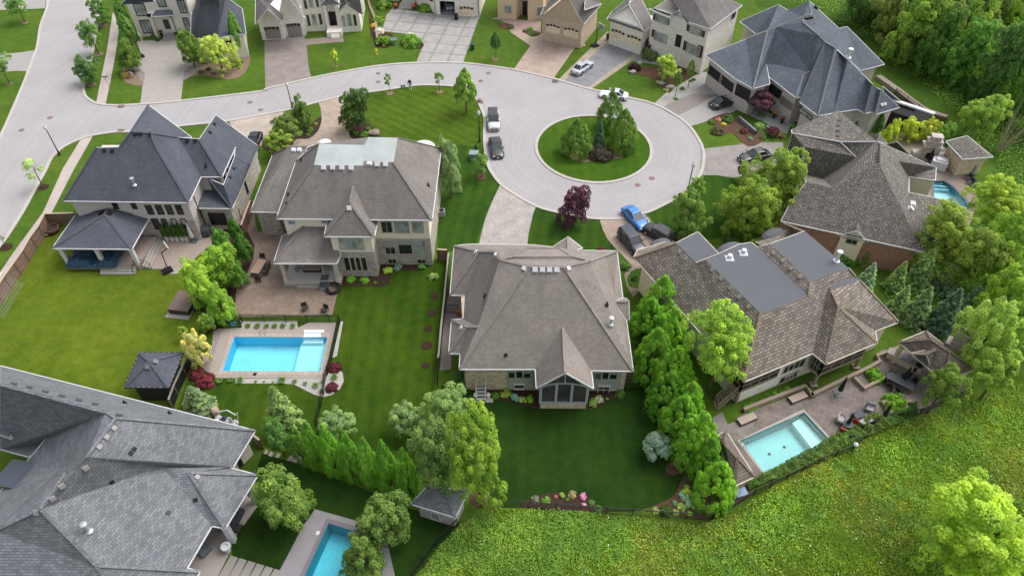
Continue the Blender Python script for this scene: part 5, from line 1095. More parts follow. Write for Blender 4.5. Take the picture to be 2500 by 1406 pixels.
for k in range(3):
    m = MB(); A, B = h.L(W('A2',815,372,0)), h.L(W('A2',890,368,0)); m.prism([A+nn*.25*k, B+nn*.25*k, B+nn*.25*(k+1), A+nn*.25*(k+1)], 0, .2+.2*k); m.build('entry_step', ST_WHITE, h.root)

# ---- A: modern cream house, top left
h = House('cream_modern_house', 'cream two storey house with black windows and portico beside the side street, top left', 'house', R_dark, STUC_W, 0, 8.6, 40)
h.e('A1', a0=(1155,38), a1=(1470,8)); h.e('A1', z=12, a2=(1300,-120)); h.f('a0 a1 a2')
h.e('A1', z=4.2, r0=(1818,365), r1=(2060,372), r2=(2220,330), r3=(2345,330)); h.e('A1', z=9.0, k0=(1905,55), k1=(2090,48)); h.e('A1', z=10.5, k2=(1915,-30), k3=(2085,-30)); h.e('A1', z=4.4, r4=(2308,85), l0=(1825,150)); h.e('A1', z=5, r5=(2150,-30))
h.e('A1', z=4.4, m0=(1870,-20)); h.f('r0 r1 k1 k0', 'r1 r2 r3 r4 r5 k3 k1', 'k0 k1 k3 k2', 'l0 r0 k0 k2 m0')
h.e('A1', z=4.6, q0=(1442,160), q1=(1665,148)); h.e('A1', z=5.2, q2=(1480,100), q3=(1640,92)); h.f('q0 q1 q3 q2'); h.roof(ridge=None); h.log(); a = h.V
b0 = W('A1',1325,352,0); b1 = W('A1',1540,395,0); x1 = W('A1',1700,380,0); x2 = W('A1',1850,330,0); nn = Vector((-.05, 1, 0)); d = Vector((1, .05, 0))
h.walls(pts=[b0, Vector((x1.x+1.5, b0.y+.4, 0)), Vector((x1.x+1.5, b0.y+8, 0)), (b0.x, b0.y+8)], z1=8.5); y0 = b0.y-.9
h.wall2 = ST_WHITE; h.walls(pts=[(x1.x+.1, b0.y-.6), (x2.x+1.2, b0.y-.5), (x2.x+1.2, b0.y+6), (x1.x+.1, b0.y+6)], z1=8.5, m=0)
rr = a['r0']; re = a['r2']; h.walls(pts=[(rr.x+.5, rr.y+.5), (a['r1'].x, a['r1'].y+.4), (a['r3'].x-.6, a['r3'].y+.3), (a['r4'].x-.4, a['r4'].y), (rr.x+.5, a['r4'].y)], z1=4.0)
for px_ in (1500, 1680):
    q = h.L(W('A1',px_,360,0)); m = MB(); m.box(q.x-.3,q.y,0,q.x+.3,q.y+.6,4.3); m.build('portico_column', STUC_W, h.root)
qa, qb = h.L(W('A1',1500,360,0)), h.L(W('A1',1680,360,0)); m = MB(); m.box(qa.x-.3,qa.y,3.7,qb.x+.3,qa.y+2.6,4.5); m.build('portico_lintel', STUC_W, h.root)
h.wallmesh()
for q in ((1272,42,1405,148,3,1),(1332,200,1462,312,3,1),(1500,0,1582,60,2,1),(1690,10,1785,122,2,1),(1745,178,1820,285,2,1)): h.win('A1', *q[:4], q[4], q[5], glass=PALEGLASS, frame=BLACKF, fw=.14)
h.win('A1', 1555,195,1668,272, 3,1, frame=BLACKF, name='front_door', at=(1610,235))
for k in range(4):
    m = MB(); A, B = h.L(W('A1',1550,398,0)), h.L(W('A1',1700,385,0)); m.prism([A+Vector((0,.35*k,0)), B+Vector((0,.35*k,0)), B+Vector((0,.35*k+.36,0)), A+Vector((0,.35*k+.36,0))], 0, .16*(k+1)); m.build('entry_step', M_concP, h.root)
h.win('A1', 2150,375,2228,490, 2,2, frame=BLACKF, at=(2195,430))
h.pipe('A1', 2110,30, .4)
# ------------------------------------------------------------ foliage
LEAF = leafmat('foliage'); FIELD = leafmat('field_foliage', trans=.3, field=True); BARK = rough_mat('bark', S(104,90,78,1.1), .25, 3, .95, .3, 10)
def leaf_mesh(name, pos, nrm, size, tint, elong=1.5, mat=None):
    n = len(pos); r = RNG.normal(size=(n, 3)); t = np.cross(nrm, r); t /= np.linalg.norm(t, axis=1)[:, None]+1e-9; b = np.cross(nrm, t)
    s = (size*RNG.uniform(.65, 1.35, n))[:, None] if np.isscalar(size) else (size*RNG.uniform(.65, 1.35, n))[:, None]
    bend = nrm*s*.25
    v = np.stack([pos-t*s*elong*.5, pos-b*s*.5+bend, pos+t*s*elong*.5, pos+b*s*.5+bend], 1).reshape(-1, 3)
    me = bpy.data.meshes.new(name); me.vertices.add(4*n); me.vertices.foreach_set('co', v.astype(np.float32).ravel())
    me.loops.add(4*n); me.loops.foreach_set('vertex_index', np.arange(4*n, dtype=np.int32)); me.polygons.add(n)
    me.polygons.foreach_set('loop_start', np.arange(0, 4*n, 4, dtype=np.int32)); me.update(calc_edges=True)
    at = me.attributes.new('tint', 'FLOAT', 'FACE'); at.data.foreach_set('value', np.clip(tint, 0, 1).astype(np.float32))
    me.materials.append(mat or LEAF); return me
def unit(v): return v/(np.linalg.norm(v, axis=-1, keepdims=True)+1e-9)
def blob_crown(name, K, br, n, leaf, shell=.72, zlo=-.75, fine=.35, seed=0, shape='round', flat=.85, lobes=0):
    global RNG
    RNG = np.random.default_rng(seed)
    c = unit(RNG.normal(size=(K, 3))); c[:, 2] = np.where(c[:, 2] < zlo, -c[:, 2], c[:, 2]); rad = RNG.uniform(.35, shell, K)**.7; rad[: K//2] = RNG.uniform(shell*.85, shell*1.02, K//2)
    c = c*rad[:, None]; R = RNG.uniform(br*.7, br*1.25, K)
    if lobes:
        lc = unit(RNG.normal(size=(lobes, 3))); lc[:, 2] = np.where(lc[:, 2] < -.8, -lc[:, 2], lc[:, 2]); lr = RNG.uniform(.3, .52, lobes); lc *= RNG.uniform(.42, .74, lobes)[:, None]; lc[0] = (0, 0, .45); lr[0] = .5; lc[1] = (0, 0, 0); lr[1] = .6
        li = RNG.choice(lobes, K, p=lr**2/np.sum(lr**2)); dd = unit(RNG.normal(size=(K, 3))); dd[:, 2] = np.where(dd[:, 2] < -.7, -dd[:, 2], dd[:, 2]); c = lc[li]+dd*(lr[li]*RNG.uniform(.72, 1.05, K))[:, None]
    if shape == 'cone': c[:, :2] *= (1.05-.75*((c[:, 2]+1)/2))[:, None]*1.25; R *= (1.1-.55*((c[:, 2]+1)/2))
    if shape == 'column':
        f = RNG.uniform(0, 1, K)**1.25; a = RNG.uniform(0, 2*pi, K); pr = np.where(f < .28, .86+.14*np.sin(f/.28*pi/2), (1-((f-.28)/.72)**1.55)+.06)*.9; rr_ = np.sqrt(RNG.uniform(.45, 1, K))*pr
        c = np.stack([rr_*np.cos(a), rr_*np.sin(a), -.95+1.85*f], 1); R *= (1.15-.5*f)
    if shape == 'dome': c[:, 2] = np.abs(c[:, 2])*.9-.25
    bt = RNG.uniform(0, 1, K); idx = RNG.integers(0, K, n*2); d = unit(RNG.normal(size=(n*2, 3))); d[:, 2] = np.where((d[:, 2] < -.5), -d[:, 2], d[:, 2])
    lump = 1+.12*np.sin(d[:, 0]*9+idx)*np.sin(d[:, 1]*8+idx*2)
    p = c[idx]+d*(R[idx]*RNG.uniform(.78, 1.04, n*2)*lump)[:, None]*np.array([1, 1, flat])
    # drop leaves buried deep inside other blobs
    if lobes or shape == 'column':
        q_ = np.percentile(np.hypot(p[:, 0], p[:, 1]), 95 if lobes else 97); z0_, z1_ = np.percentile(p[:, 2], [1.5, 99]); f_ = np.array([1/q_, 1/q_, 2/(z1_-z0_)]); o_ = np.array([0, 0, -1-z0_*f_[2]])
        p = p*f_+o_; c = c*f_+o_; R = R*.93/q_
    keep = np.ones(len(p), bool)
    for k in range(K):
        q = (p-c[k])/R[k]; keep &= ~((np.einsum('ij,ij->i', q, q) < .45) & (idx != k))
    p = p[keep][:n]; i2 = idx[keep][:n]; d = d[keep][:n]
    nr = unit(d*.8+unit(p)*.5+RNG.normal(size=p.shape)*fine+np.array([0, 0, .35]))
    tint = bt[i2]*.55+RNG.uniform(0, .45, len(p))
    return leaf_mesh(name, p, nr, leaf, tint)
def spruce_crown(name, tiers, per, n, leaf, seed, droop=.25, width=1.0, gap=.5):
    global RNG
    RNG = np.random.default_rng(seed); P_, N_, T_ = [], [], []
    for k in range(tiers):
        f = k/(tiers-1); z = -1+2*f; L = width*(1-f)**.8*.95+.06; m = max(5, int(per*(1-f*.6)))
        for j in range(m):
            a = 2*pi*(j+RNG.uniform(0, .8))/m+k*1.7; l = L*RNG.uniform(.8, 1.12); q = int(n/(tiers*m)*(.35+1.3*(1-f)))+4
            t = RNG.uniform(.12, 1, q)**.7; wd = .16*l*(1.15-t)+.03; off = RNG.normal(size=q)*wd
            x = t*l*cos(a)-off*sin(a); y = t*l*sin(a)+off*cos(a); zz = z-droop*l*t*t*.5+RNG.uniform(-.02, .03, q)+.10*l*(t > .8)
            P_.append(np.stack([x, y, zz], 1)); nn = np.stack([np.full(q, .35*cos(a)), np.full(q, .35*sin(a)), np.full(q, 1.)], 1)+RNG.normal(size=(q, 3))*.4; N_.append(unit(nn)); T_.append(np.full(q, RNG.uniform(0, .55))+RNG.uniform(0, .3, q)+.15*(t > .8))
    return leaf_mesh(name, np.concatenate(P_), np.concatenate(N_), leaf, np.concatenate(T_), 2.2)
def tuft_mesh(name, n, seed, wide=.5):
    r = np.random.default_rng(seed); mbv = []; T = []
    for k in range(n):
        a = r.uniform(0, 2*pi); l = r.uniform(.5, 1.1); o = r.uniform(0, .25, 2)*np.array([cos(a), sin(a)]); w_ = .05; d = np.array([cos(a), sin(a)]); s = np.array([-sin(a), cos(a)])*w_
        b = o; m_ = o+d*l*.45*wide; e = o+d*l*wide*1.3; mbv.append([(b[0]-s[0], b[1]-s[1], 0), (b[0]+s[0], b[1]+s[1], 0), (m_[0]+s[0], m_[1]+s[1], l*.75), (m_[0]-s[0], m_[1]-s[1], l*.75)]); mbv.append([(m_[0]-s[0], m_[1]-s[1], l*.75), (m_[0]+s[0], m_[1]+s[1], l*.75), (e[0]+s[0]*.3, e[1]+s[1]*.3, l*.7), (e[0]-s[0]*.3, e[1]-s[1]*.3, l*.7)]); T += [r.uniform(0, 1)]*2
    me = bpy.data.meshes.new(name); me.from_pydata([p for q in mbv for p in q], [], [tuple(range(4*i, 4*i+4)) for i in range(len(mbv))]); at = me.attributes.new('tint', 'FLOAT', 'FACE'); at.data.foreach_set('value', T); me.materials.append(LEAF); return me
PR = {
 'round': [blob_crown('crown', 120, .15, 13000, .056, seed=s, flat=.9, fine=.5, lobes=11) for s in (1, 2, 3)],
 'airy': [blob_crown('crown', 85, .145, 9000, .055, shell=.85, seed=s, fine=.55, lobes=13) for s in (11, 12, 13)],
 'young': [blob_crown('crown', 16, .26, 1100, .12, shell=.75, seed=s, shape='cone') for s in (21, 22)],
 'sparse': [blob_crown('crown', 14, .28, 330, .16, shell=.85, seed=s) for s in (25, 26)],
 'big': [blob_crown('crown', 230, .11, 24000, .038, seed=s, flat=.9, fine=.55, lobes=l) for s, l in ((91, 12), (92, 16), (93, 9), (94, 14))],
 'cone': [blob_crown('crown', 90, .18, 9500, .06, seed=s, shape='cone', flat=1.1) for s in (31, 32)],
 'hedge': [blob_crown('crown', 210, .13, 20000, .039, shell=.88, seed=s, shape='column', flat=1.25, fine=.5) for s in (41, 42, 43)],
 'bush': [blob_crown('foliage', 40, .24, 2600, .095, shell=.75, seed=s, shape='dome') for s in (51, 52, 53)],
 'leafy': [blob_crown('foliage', 10, .42, 260, .30, shell=.8, seed=s, shape='dome') for s in (56, 57)],
 'lace': [blob_crown('crown', 30, .3, 3200, .09, shell=.8, seed=s, shape='dome', flat=.6) for s in (61, 62)],
 'spruce': [spruce_crown('crown', 17, 13, 7500, .075, s) for s in (71, 72)],
 'pine': [spruce_crown('crown', 13, 11, 5500, .085, s, droop=.9) for s in (75,)],
 'tuft': [tuft_mesh('foliage', 90, s) for s in (81, 82)],
}
RNG = np.random.default_rng(5)
def trunk_mesh(h, r, limbs, spread, seed):
    rr = random.Random(seed); mb = MB(); lean = Vector((rr.uniform(-.04, .04), rr.uniform(-.04, .04), 0))*h
    pts = [Vector((0,0,-.05)), Vector((0,0,h*.15)), lean*.5+Vector((0,0,h*.55)), lean+Vector((0,0,h))]
    mb.tube(pts, [r*1.45, r, r*.75, r*.3], 7, cap=False)
    for k in range(limbs):
        a = 2*pi*k/limbs+rr.uniform(-.4, .4); z = h*rr.uniform(.42, .75); b = lean*(z/h)+Vector((0,0,z)); e = b+Vector((cos(a)*spread*.6, sin(a)*spread*.6, h*.22+spread*.3))
        mb.tube([b, b.lerp(e, .5)+Vector((0,0,.1)), e], [r*.45, r*.3, r*.12], 5, cap=False)
    return mb
TREES = []
def tree(kind, box, col, label, t0='F', trunk=1.6, base=None, cat='tree', name='tree', group=None, asp=None, limbs=5, trunk_r=None, seed=None):
    (x0, y0), (x1, y1) = P(t0, *box); cx, cy = (x0+x1)/2, (y0+y1)/2; wp, hp = x1-x0, y1-y0
    r, a = 2.0, 1.2
    for it in range(8):
        zc = trunk+a*r*.92
        if base:
            B = W(t0, *base); k = 0.0
            # height on the vertical over the base that projects to row cy
            lo, hi = 0.0, 20.0
            for _ in range(30):
                m = (lo+hi)/2; p = Vector((B.x, B.y, m))-CAMP; v = 703-FOC*(p.dot(UPV))/p.dot(FW)
                if v > cy: lo = m
                else: hi = m
            zc = lo; p = Vector((B.x, B.y, zc))
        else: p = G(cx, cy, zc)
        r = wp/2/ppm(p)*.98; d = (CAMP-p).normalized(); sn = d.z; cs = sqrt(1-sn*sn)
        a = asp or min(3.6, max(.62, sqrt(max(.05, (hp/wp)**2-sn*sn))/cs))
        if base: a = min(a, max(.6, zc/r*.98))
    if kind in ('bush','leafy','lace','tuft'): p = Vector((p.x, p.y, p.z))
    if kind in ('round', 'airy') and r > 2.5: kind = 'big'
    i = len(TREES); seed = seed if seed is not None else i; me = PR[kind][seed % len(PR[kind])]
    plant = kind in ('bush','leafy','tuft')
    if plant:
        gp = G(cx, cy+hp*.12, .25); r = wp/2/ppm(gp); t = bpy.data.objects.new(name if name != 'tree' else 'shrub', me); COL.objects.link(t)
        t.location = (gp.x, gp.y, r*.22 if kind != 'tuft' else 0); t.scale = (r, r, r*(asp or 1.0)); t.rotation_euler = (0, 0, i*1.3); t.color = (*col, 1)
        tag(t, label, 'shrub' if cat == 'tree' else cat, group); TREES.append(t); return t
    t = thing(name, label, cat, (p.x, p.y, 0), 0, group); c = bpy.data.objects.new('crown', me); COL.objects.link(c); c.parent = t
    c.location = (0, 0, p.z); c.scale = (r, r, a*r); c.rotation_euler = (0, 0, i*2.1); c.color = (*col, 1)
    tm = trunk_mesh(max(.4, p.z+(a*r*.35)), trunk_r or max(.05, min(.24, r*.055)), limbs if r > .9 else 3, r, i); tm.build('trunk', BARK, t); TREES.append(t); return t
def C_(r, g, b, k=.5):
    c = S(r, g, b, k); m = (c[0]+c[1]+c[2])/3; return tuple(x*.86+m*.14 for x in c)
LIME = C_(140,165,52,.6); MAPLE = C_(96,124,48); DARKM = C_(72,98,38); ISL = C_(94,126,48); HEDG = C_(106,154,40); GREY = C_(112,138,76); BRIGHT = C_(150,185,30); SPR = C_(128,154,126,.45); SPRG = C_(124,150,92,.45); PURP = C_(78,50,64); RED = C_(104,46,54); YELL = C_(168,180,50); STREET = C_(104,142,64); YOUNG = C_(130,160,70)
T = tree
# street and front garden trees
T('airy',(60,-40,265,130), STREET, 'street tree on the far left lawn, topmost at the picture edge', 'A1', base=(238,215)); T('airy',(-45,495,180,695), C_(120,150,84), 'pale leaved young tree left of the side street, beside the grey driveway', 'A1', base=(95,800))
T('airy',(850,5,1045,215), C_(84,122,48), 'uppermost boulevard tree between side street and sidewalk', 'A1', base=(990,243)); T('airy',(765,195,972,440), C_(98,136,62), 'middle boulevard tree between side street and sidewalk, light crown', 'A1', base=(942,518)); T('airy',(635,520,925,790), C_(86,122,62), 'lowest boulevard tree at the street corner, by the sidewalk', 'A1', base=(872,808))
T('sparse',(210,180,412,400), C_(150,175,105), 'sparse pale sapling with black mulch ring near the lamp post, left', 'B1', base=(415,458)); T('sparse',(-30,900,40,990), C_(120,140,80), 'leafless sapling over a dark mulch ring at the left edge', 'B1', base=(60,1028))
T('round',(1115,395,1335,650), C_(92,122,44), 'round maple on the left of the cream house driveway', 'A1', base=(1278,690)); T('round',(1688,308,1925,612), C_(96,126,44), 'round maple on the right of the cream house driveway', 'A1', base=(1862,640)); T('airy',(1888,330,2215,625), C_(172,194,84,.6), 'yellow green feathery tree in the pale mulch bed by the dark roof', 'A1', base=(2130,690))
T('cone',(2178,88,2345,520), C_(104,150,60), 'tall narrow cedar at the right corner of the cream house', 'A1', base=(2310,535), asp=3.4)
for k, q in enumerate(((1070,10,1235,240),(1095,150,1290,370),(1130,340,1245,460))): T('cone', q, C_(104,142,62), ['tall feathery tree by the upper end of the left sidewalk','feathery tree against the left wall of the cream house','small bushy tree at the foot of the cream house wall'][k], 'A1', asp=[2.0,1.6,1.0][k])
T('young',(798,450,892,610), C_(160,190,50), 'thin lime green sapling on the lawn before the stone gable house', 'A2', base=(862,648)); T('young',(1285,685,1385,830), C_(120,150,84), 'small staked sapling left of the walking person', 'A2', base=(1372,888)); T('young',(1780,668,1905,812), C_(112,145,74), 'small staked sapling right of the walking person', 'A2', base=(1850,872))
T('cone',(1955,620,2245,1060), C_(118,152,62), 'tall light green pyramidal tree on the kerb where the circle opens', 'A2', base=(2105,1080)); T('round',(885,848,1205,1235), C_(82,108,52), 'big dark maple in a bed beside the striped front lawn', 'A2', base=(1085,1260)); T('round',(445,915,652,1210), C_(90,116,52), 'maple in front of the black street lamp', 'A2', base=(560,1235))
T('airy',(245,1095,535,1345), C_(96,118,54), 'bushy tree beside the pale driveway, behind the tan house', 'A2'); T('airy',(180,1240,460,1440), C_(118,142,50), 'yellow green bushy tree touching the top left of the tan house', 'A2')
T('cone',(2308,290,2440,500), C_(70,112,64), 'small dark conical tree on the lawn beside the slab driveway', 'A2', base=(2385,568))
T('airy',(1568,525,1795,735), C_(160,184,70,.6), 'yellow green tree in the red mulch bed of the shuttered house', 'A3', base=(1655,785)); T('cone',(1725,690,1835,830), C_(96,128,54), 'weeping evergreen in the mulch bed by the wide pale driveway', 'A3', asp=1.7); T('cone',(1850,560,1962,760), C_(104,132,60), 'upright evergreen below the right shuttered window', 'A3', asp=2.0)
T('round',(1850,60,2100,555), C_(122,146,98), 'white blossomed tree close to the right wall of the tan house', 'B2', base=(1955,590)); T('young',(2145,140,2362,385), C_(104,140,60), 'small tree with red mulch ring near the dark parked car', 'B2', base=(2250,402))
T('hedge',(1368,286,1449,384), ISL, 'left dark round tree on the traffic island', trunk=.2, asp=1.25); T('hedge',(1484,262,1560,374), ISL, 'right dark round tree on the traffic island', trunk=.2, asp=1.5); T('hedge',(1456,230,1526,312), ISL, 'rear dark round tree on the traffic island', trunk=.3, asp=1.5); T('spruce',(1446,280,1482,374), C_(84,118,88), 'blue green spruce in the middle of the traffic island', trunk=.1, asp=2.2); T('bush',(1432,356,1500,394), C_(70,66,56), 'dark low bush under the island trees')
T('round',(1366,450,1444,562), C_(96,60,78), 'purple leaved tree on the lawn in front of the middle bungalow', trunk=.5, asp=1.5)
T('round',(1680,430,1730,478), C_(112,144,54), 'small round tree behind the lamp post right of the circle'); T('airy',(1633,462,1728,572), C_(106,134,56), 'tall light tree on the lawn right of the blue car', base=(1672,570)); T('airy',(1742,425,1885,578), C_(132,158,52,.6), 'broad yellow green tree left of the weathered shake roof, lower part', base=(1815,572)); T('airy',(1815,362,1968,525), C_(128,154,58,.6), 'yellow green tree overlapping the weathered shake roof', trunk=2.2); T('lace',(1800,398,1832,432), PURP, 'small purple tree beside the black car nose at the right driveway', trunk=.8)
# bottom centre
T('airy',(950,975,1042,1062), C_(118,142,88), 'grey green tree at the hedge end, left of the tall group'); T('airy',(1012,938,1152,1075), C_(116,144,78), 'grey green tree at the corner of the dark back lawn', trunk=2); T('airy',(1000,1030,1125,1205), C_(108,134,70), 'tall grey green tree over the small slate roofed shed', trunk=2.5); T('airy',(1088,1005,1242,1222), C_(138,168,52,.6), 'large bright green tree with two stems beside the small slate roofed shed', trunk=2.5)
T('pine',(626,925,742,1075), C_(122,146,84), 'drooping light green pine on the lawn below the blue pool', trunk=.3, asp=1.5); T('round',(643,1022,706,1108), C_(84,126,56), 'dense green tree beside the stepping stones at the grey roof'); T('airy',(778,1000,872,1062), C_(112,140,84), 'small grey green tree behind the hedge row', trunk=1)
for k, q in enumerate(((702,1034,750,1122),(734,1026,790,1146),(776,1026,834,1168),(820,1032,880,1186),(870,1052,926,1198),(912,1060,974,1214),(962,1076,1022,1230))):
    T('hedge', q, [C_(112,146,56),C_(96,144,34),C_(110,160,40),C_(98,148,36),C_(112,158,44),C_(96,146,34),C_(108,156,40)][k] if k else C_(104,142,56), ('first','second','third','fourth','fifth','sixth','seventh')[k]+' evergreen from the left in the hedge above the bottom pool', trunk=.1, name='hedge_tree', group='evergreens of the hedge above the bottom pool', seed=k)
T('round',(632,1142,774,1298), C_(104,132,52), 'round maple beside the porch of the grey roofed house', base=(712,1268)); T('round',(868,1198,1014,1352), C_(98,124,52), 'upper of two maples overhanging the bottom pool'); T('round',(830,1296,948,1420), C_(96,122,50), 'lower of two maples overhanging the bottom pool')
T('pine',(425,930,528,1018), C_(112,134,92), 'spiky grey green shrub tree beside the black shed fence', trunk=.2, asp=.9); T('airy',(448,803,514,894), C_(184,196,110), 'cream blossomed tree beside the pool gravel strip', trunk=.8); T('young',(430,788,460,828), C_(128,154,50), 'small yellow green sapling at the lawn corner by the pool fence', trunk=.5)
for k, q in enumerate(((445,636,528,760),(486,596,588,716),(500,690,574,792),(520,560,575,650),(552,524,592,596),(565,560,622,650),(550,630,602,706),(482,762,528,812))):
    T('cone' if k in (4,5) else 'round', q, [C_(140,170,48),C_(124,158,42),C_(120,156,46),C_(86,132,40),C_(74,120,40),C_(72,116,42),C_(84,126,44),C_(116,146,52)][k], ['bright maple lowest left in the tree row beside the paved patio','bright maple in the middle of the tree row beside the paved patio','bright maple just above the pool fence gate','dark evergreen between the bright maples and the white planters','narrow pointed evergreen at the top of the tree row','dark evergreen at the upper right of the tree row','round dark shrub tree on the patio side of the tree row','small leafy tree hanging over the black pool fence'][k], trunk=.5)
# right side
HB = ((1568,674,1656,806),(1540,722,1624,858),(1592,742,1678,884),(1552,802,1644,930),(1600,858,1692,962),(1590,908,1668,1010),(1640,930,1722,1044),(1616,960,1704,1084),(1652,1010,1752,1124),(1690,1062,1764,1166),(1706,1108,1792,1248))
HL = ('topmost, beside the cedar roof', 'left edge, level with the little roof bump', 'behind the lime tree', 'left side above the brown mulch', 'beneath the lime tree', 'left side beside the lawn corner', 'right side by the timber stair', 'left side above the blue spruce', 'right of the blue spruce', 'left of the pool shed roof', 'lowest, at the meadow corner')
for k, q in enumerate(HB): T('hedge', (q[0]-9, q[1]-4, q[2]+9, q[3]+6), [C_(112,158,32),C_(96,146,32),C_(116,162,32),C_(102,150,30)][k % 4], 'evergreen of the thick right hedge, '+HL[k], trunk=.1, name='hedge_tree', group='evergreens of the thick hedge right of the dark lawn', asp=1.75)
T('airy',(1650,745,1812,922), C_(144,176,56,.58), 'lime green tree rising out of the hedge over the cedar roof', base=(1728,955), limbs=7); T('lace',(1564,1042,1642,1128), C_(110,134,118), 'silvery blue spruce alone on the dark back lawn', trunk=.3, asp=1.1)
for k, q in enumerate(((2088,636,2148,724),(2168,612,2222,734),(2220,606,2292,706),(2288,632,2348,722),(2170,682,2230,788),(2212,684,2286,808),(2274,708,2358,804),(2346,684,2402,780),(2100,600,2130,650))):
    T('spruce', q, [SPR,SPRG,SPRG,C_(116,140,106),SPRG,C_(118,144,98),C_(92,122,98),C_(112,134,104),C_(120,140,60)][k], ['blue spruce against the red brick wall of the shake roofed house','green spruce topmost left in the grove behind the cedar roof','green spruce under the round trees, top of the grove','grey green spruce top right in the spruce grove','spruce at the left of the grove beside the cedar roof corner','pale large spruce in the front of the grove','dark blue tiered spruce in the front of the grove','grey spruce at the right of the grove by the leafy tree','thin yellow green conifer at the foot of the brick wall'][k], trunk=.2, name='spruce_tree', asp=1.7)
for k, (q, c) in enumerate((((2242,498,2402,655),C_(126,146,54)),((2376,436,2506,560),C_(150,174,50,.6)),((2398,520,2530,690),C_(116,150,44)),((2345,560,2450,700),C_(118,140,54)),((2418,636,2530,780),C_(128,158,44)),((2300,600,2400,680),C_(112,138,54)),((2352,722,2480,900),C_(142,166,72)),((2430,700,2560,850),C_(132,160,60)),((2390,840,2510,960),C_(132,158,58)))):
    T('round' if k < 6 else 'airy', q, c, ['round olive green tree over the end of the shake roof','yellow green tree at the right edge beside the curved pool','dense green tree on the right edge below the curved pool','olive tree between spruces and right edge','green tree at the right edge above the light tree','low olive tree behind the spruces','light green tree with a bare leaning trunk, right of the stone chimney','light green tree cut by the right edge behind the chimney','low light green tree at the meadow edge, far right'][k], trunk=2.5 if k < 6 else 3.0)
T('airy',(2212,882,2310,1004), C_(104,130,48), 'leafy tree standing before the patio pavilion', base=(2262,1010)); T('bush',(2108,884,2160,938), C_(100,144,24), 'round bright shrub in the upper raised planter', asp=1.2); T('bush',(2148,952,2216,1008), C_(100,144,28), 'round bright shrub in the lower raised planter', asp=1.2)
T('round',(2250,1168,2560,1460), C_(150,178,42,.56), 'huge lime yellow tree in the bottom right corner', trunk=3)
for k, (q, c) in enumerate((((2050,255,2072,298),C_(92,130,60)),((2074,262,2110,330),C_(76,118,56)),((2104,268,2140,335),C_(84,124,56)),((2128,272,2162,340),C_(80,122,52)),((2150,292,2204,372),C_(156,172,36)),((2196,285,2250,345),C_(160,178,48)),((2240,288,2300,345),C_(150,160,40)),((2290,300,2345,352),C_(112,150,60)),((2352,232,2456,352),C_(128,156,60)))):
    T('cone' if k in (1,2,3) else 'airy', q, c, ['small shrub at the house wall below the roof corner','leftmost dark narrow cedar below the blue grey roof','middle dark narrow cedar below the blue grey roof','right dark narrow cedar below the blue grey roof','yellow golden shrub behind the shake roof','yellow green shrub beside the dark cabana','golden shrub mass behind the stone fireplace','green shrub behind the poolside kiosk','light green tree at the wood edge beside the bare branches'][k], trunk=.3)
t = thing('bare_shrub', 'leafless pale branching shrub at the edge of the wood, right', 'shrub', tuple(W('A4',2260,1330,0))); m = MB(); rr = random.Random(3)
for k in range(22):
    a = rr.uniform(0, 2*pi); e = Vector((cos(a)*rr.uniform(.5,3)+1.2, sin(a)*rr.uniform(.5,2.5), rr.uniform(3,8.5))); m.tube([Vector((0,0,0)), e*.45+Vector((0,0,.4)), e], [.05,.035,.012], 4, cap=False)
m.build('branches', plain('bark_pale', S(170,160,140,1)), t)
T('lace',(1826,212,1894,278), PURP, 'dark purple maple by the third black garage door', trunk=.7, asp=1.0); T('lace',(1874,306,1905,332), C_(96,48,60), 'low red purple maple in the bed by the stone strip', asp=.8, trunk=.2)
T('lace',(1450,335,1602,482), C_(66,46,56), 'purple maple before the lower left shuttered window', 'A3', asp=1.0, trunk=.5); T('bush',(1300,580,1432,694), C_(66,38,46), 'round dark purple shrub at the lawn bed by the boulder', 'A3', asp=1.1); T('lace',(1790,478,1902,602), C_(66,44,54), 'purple maple below the right shuttered window', 'A3', asp=1.0, trunk=.4)
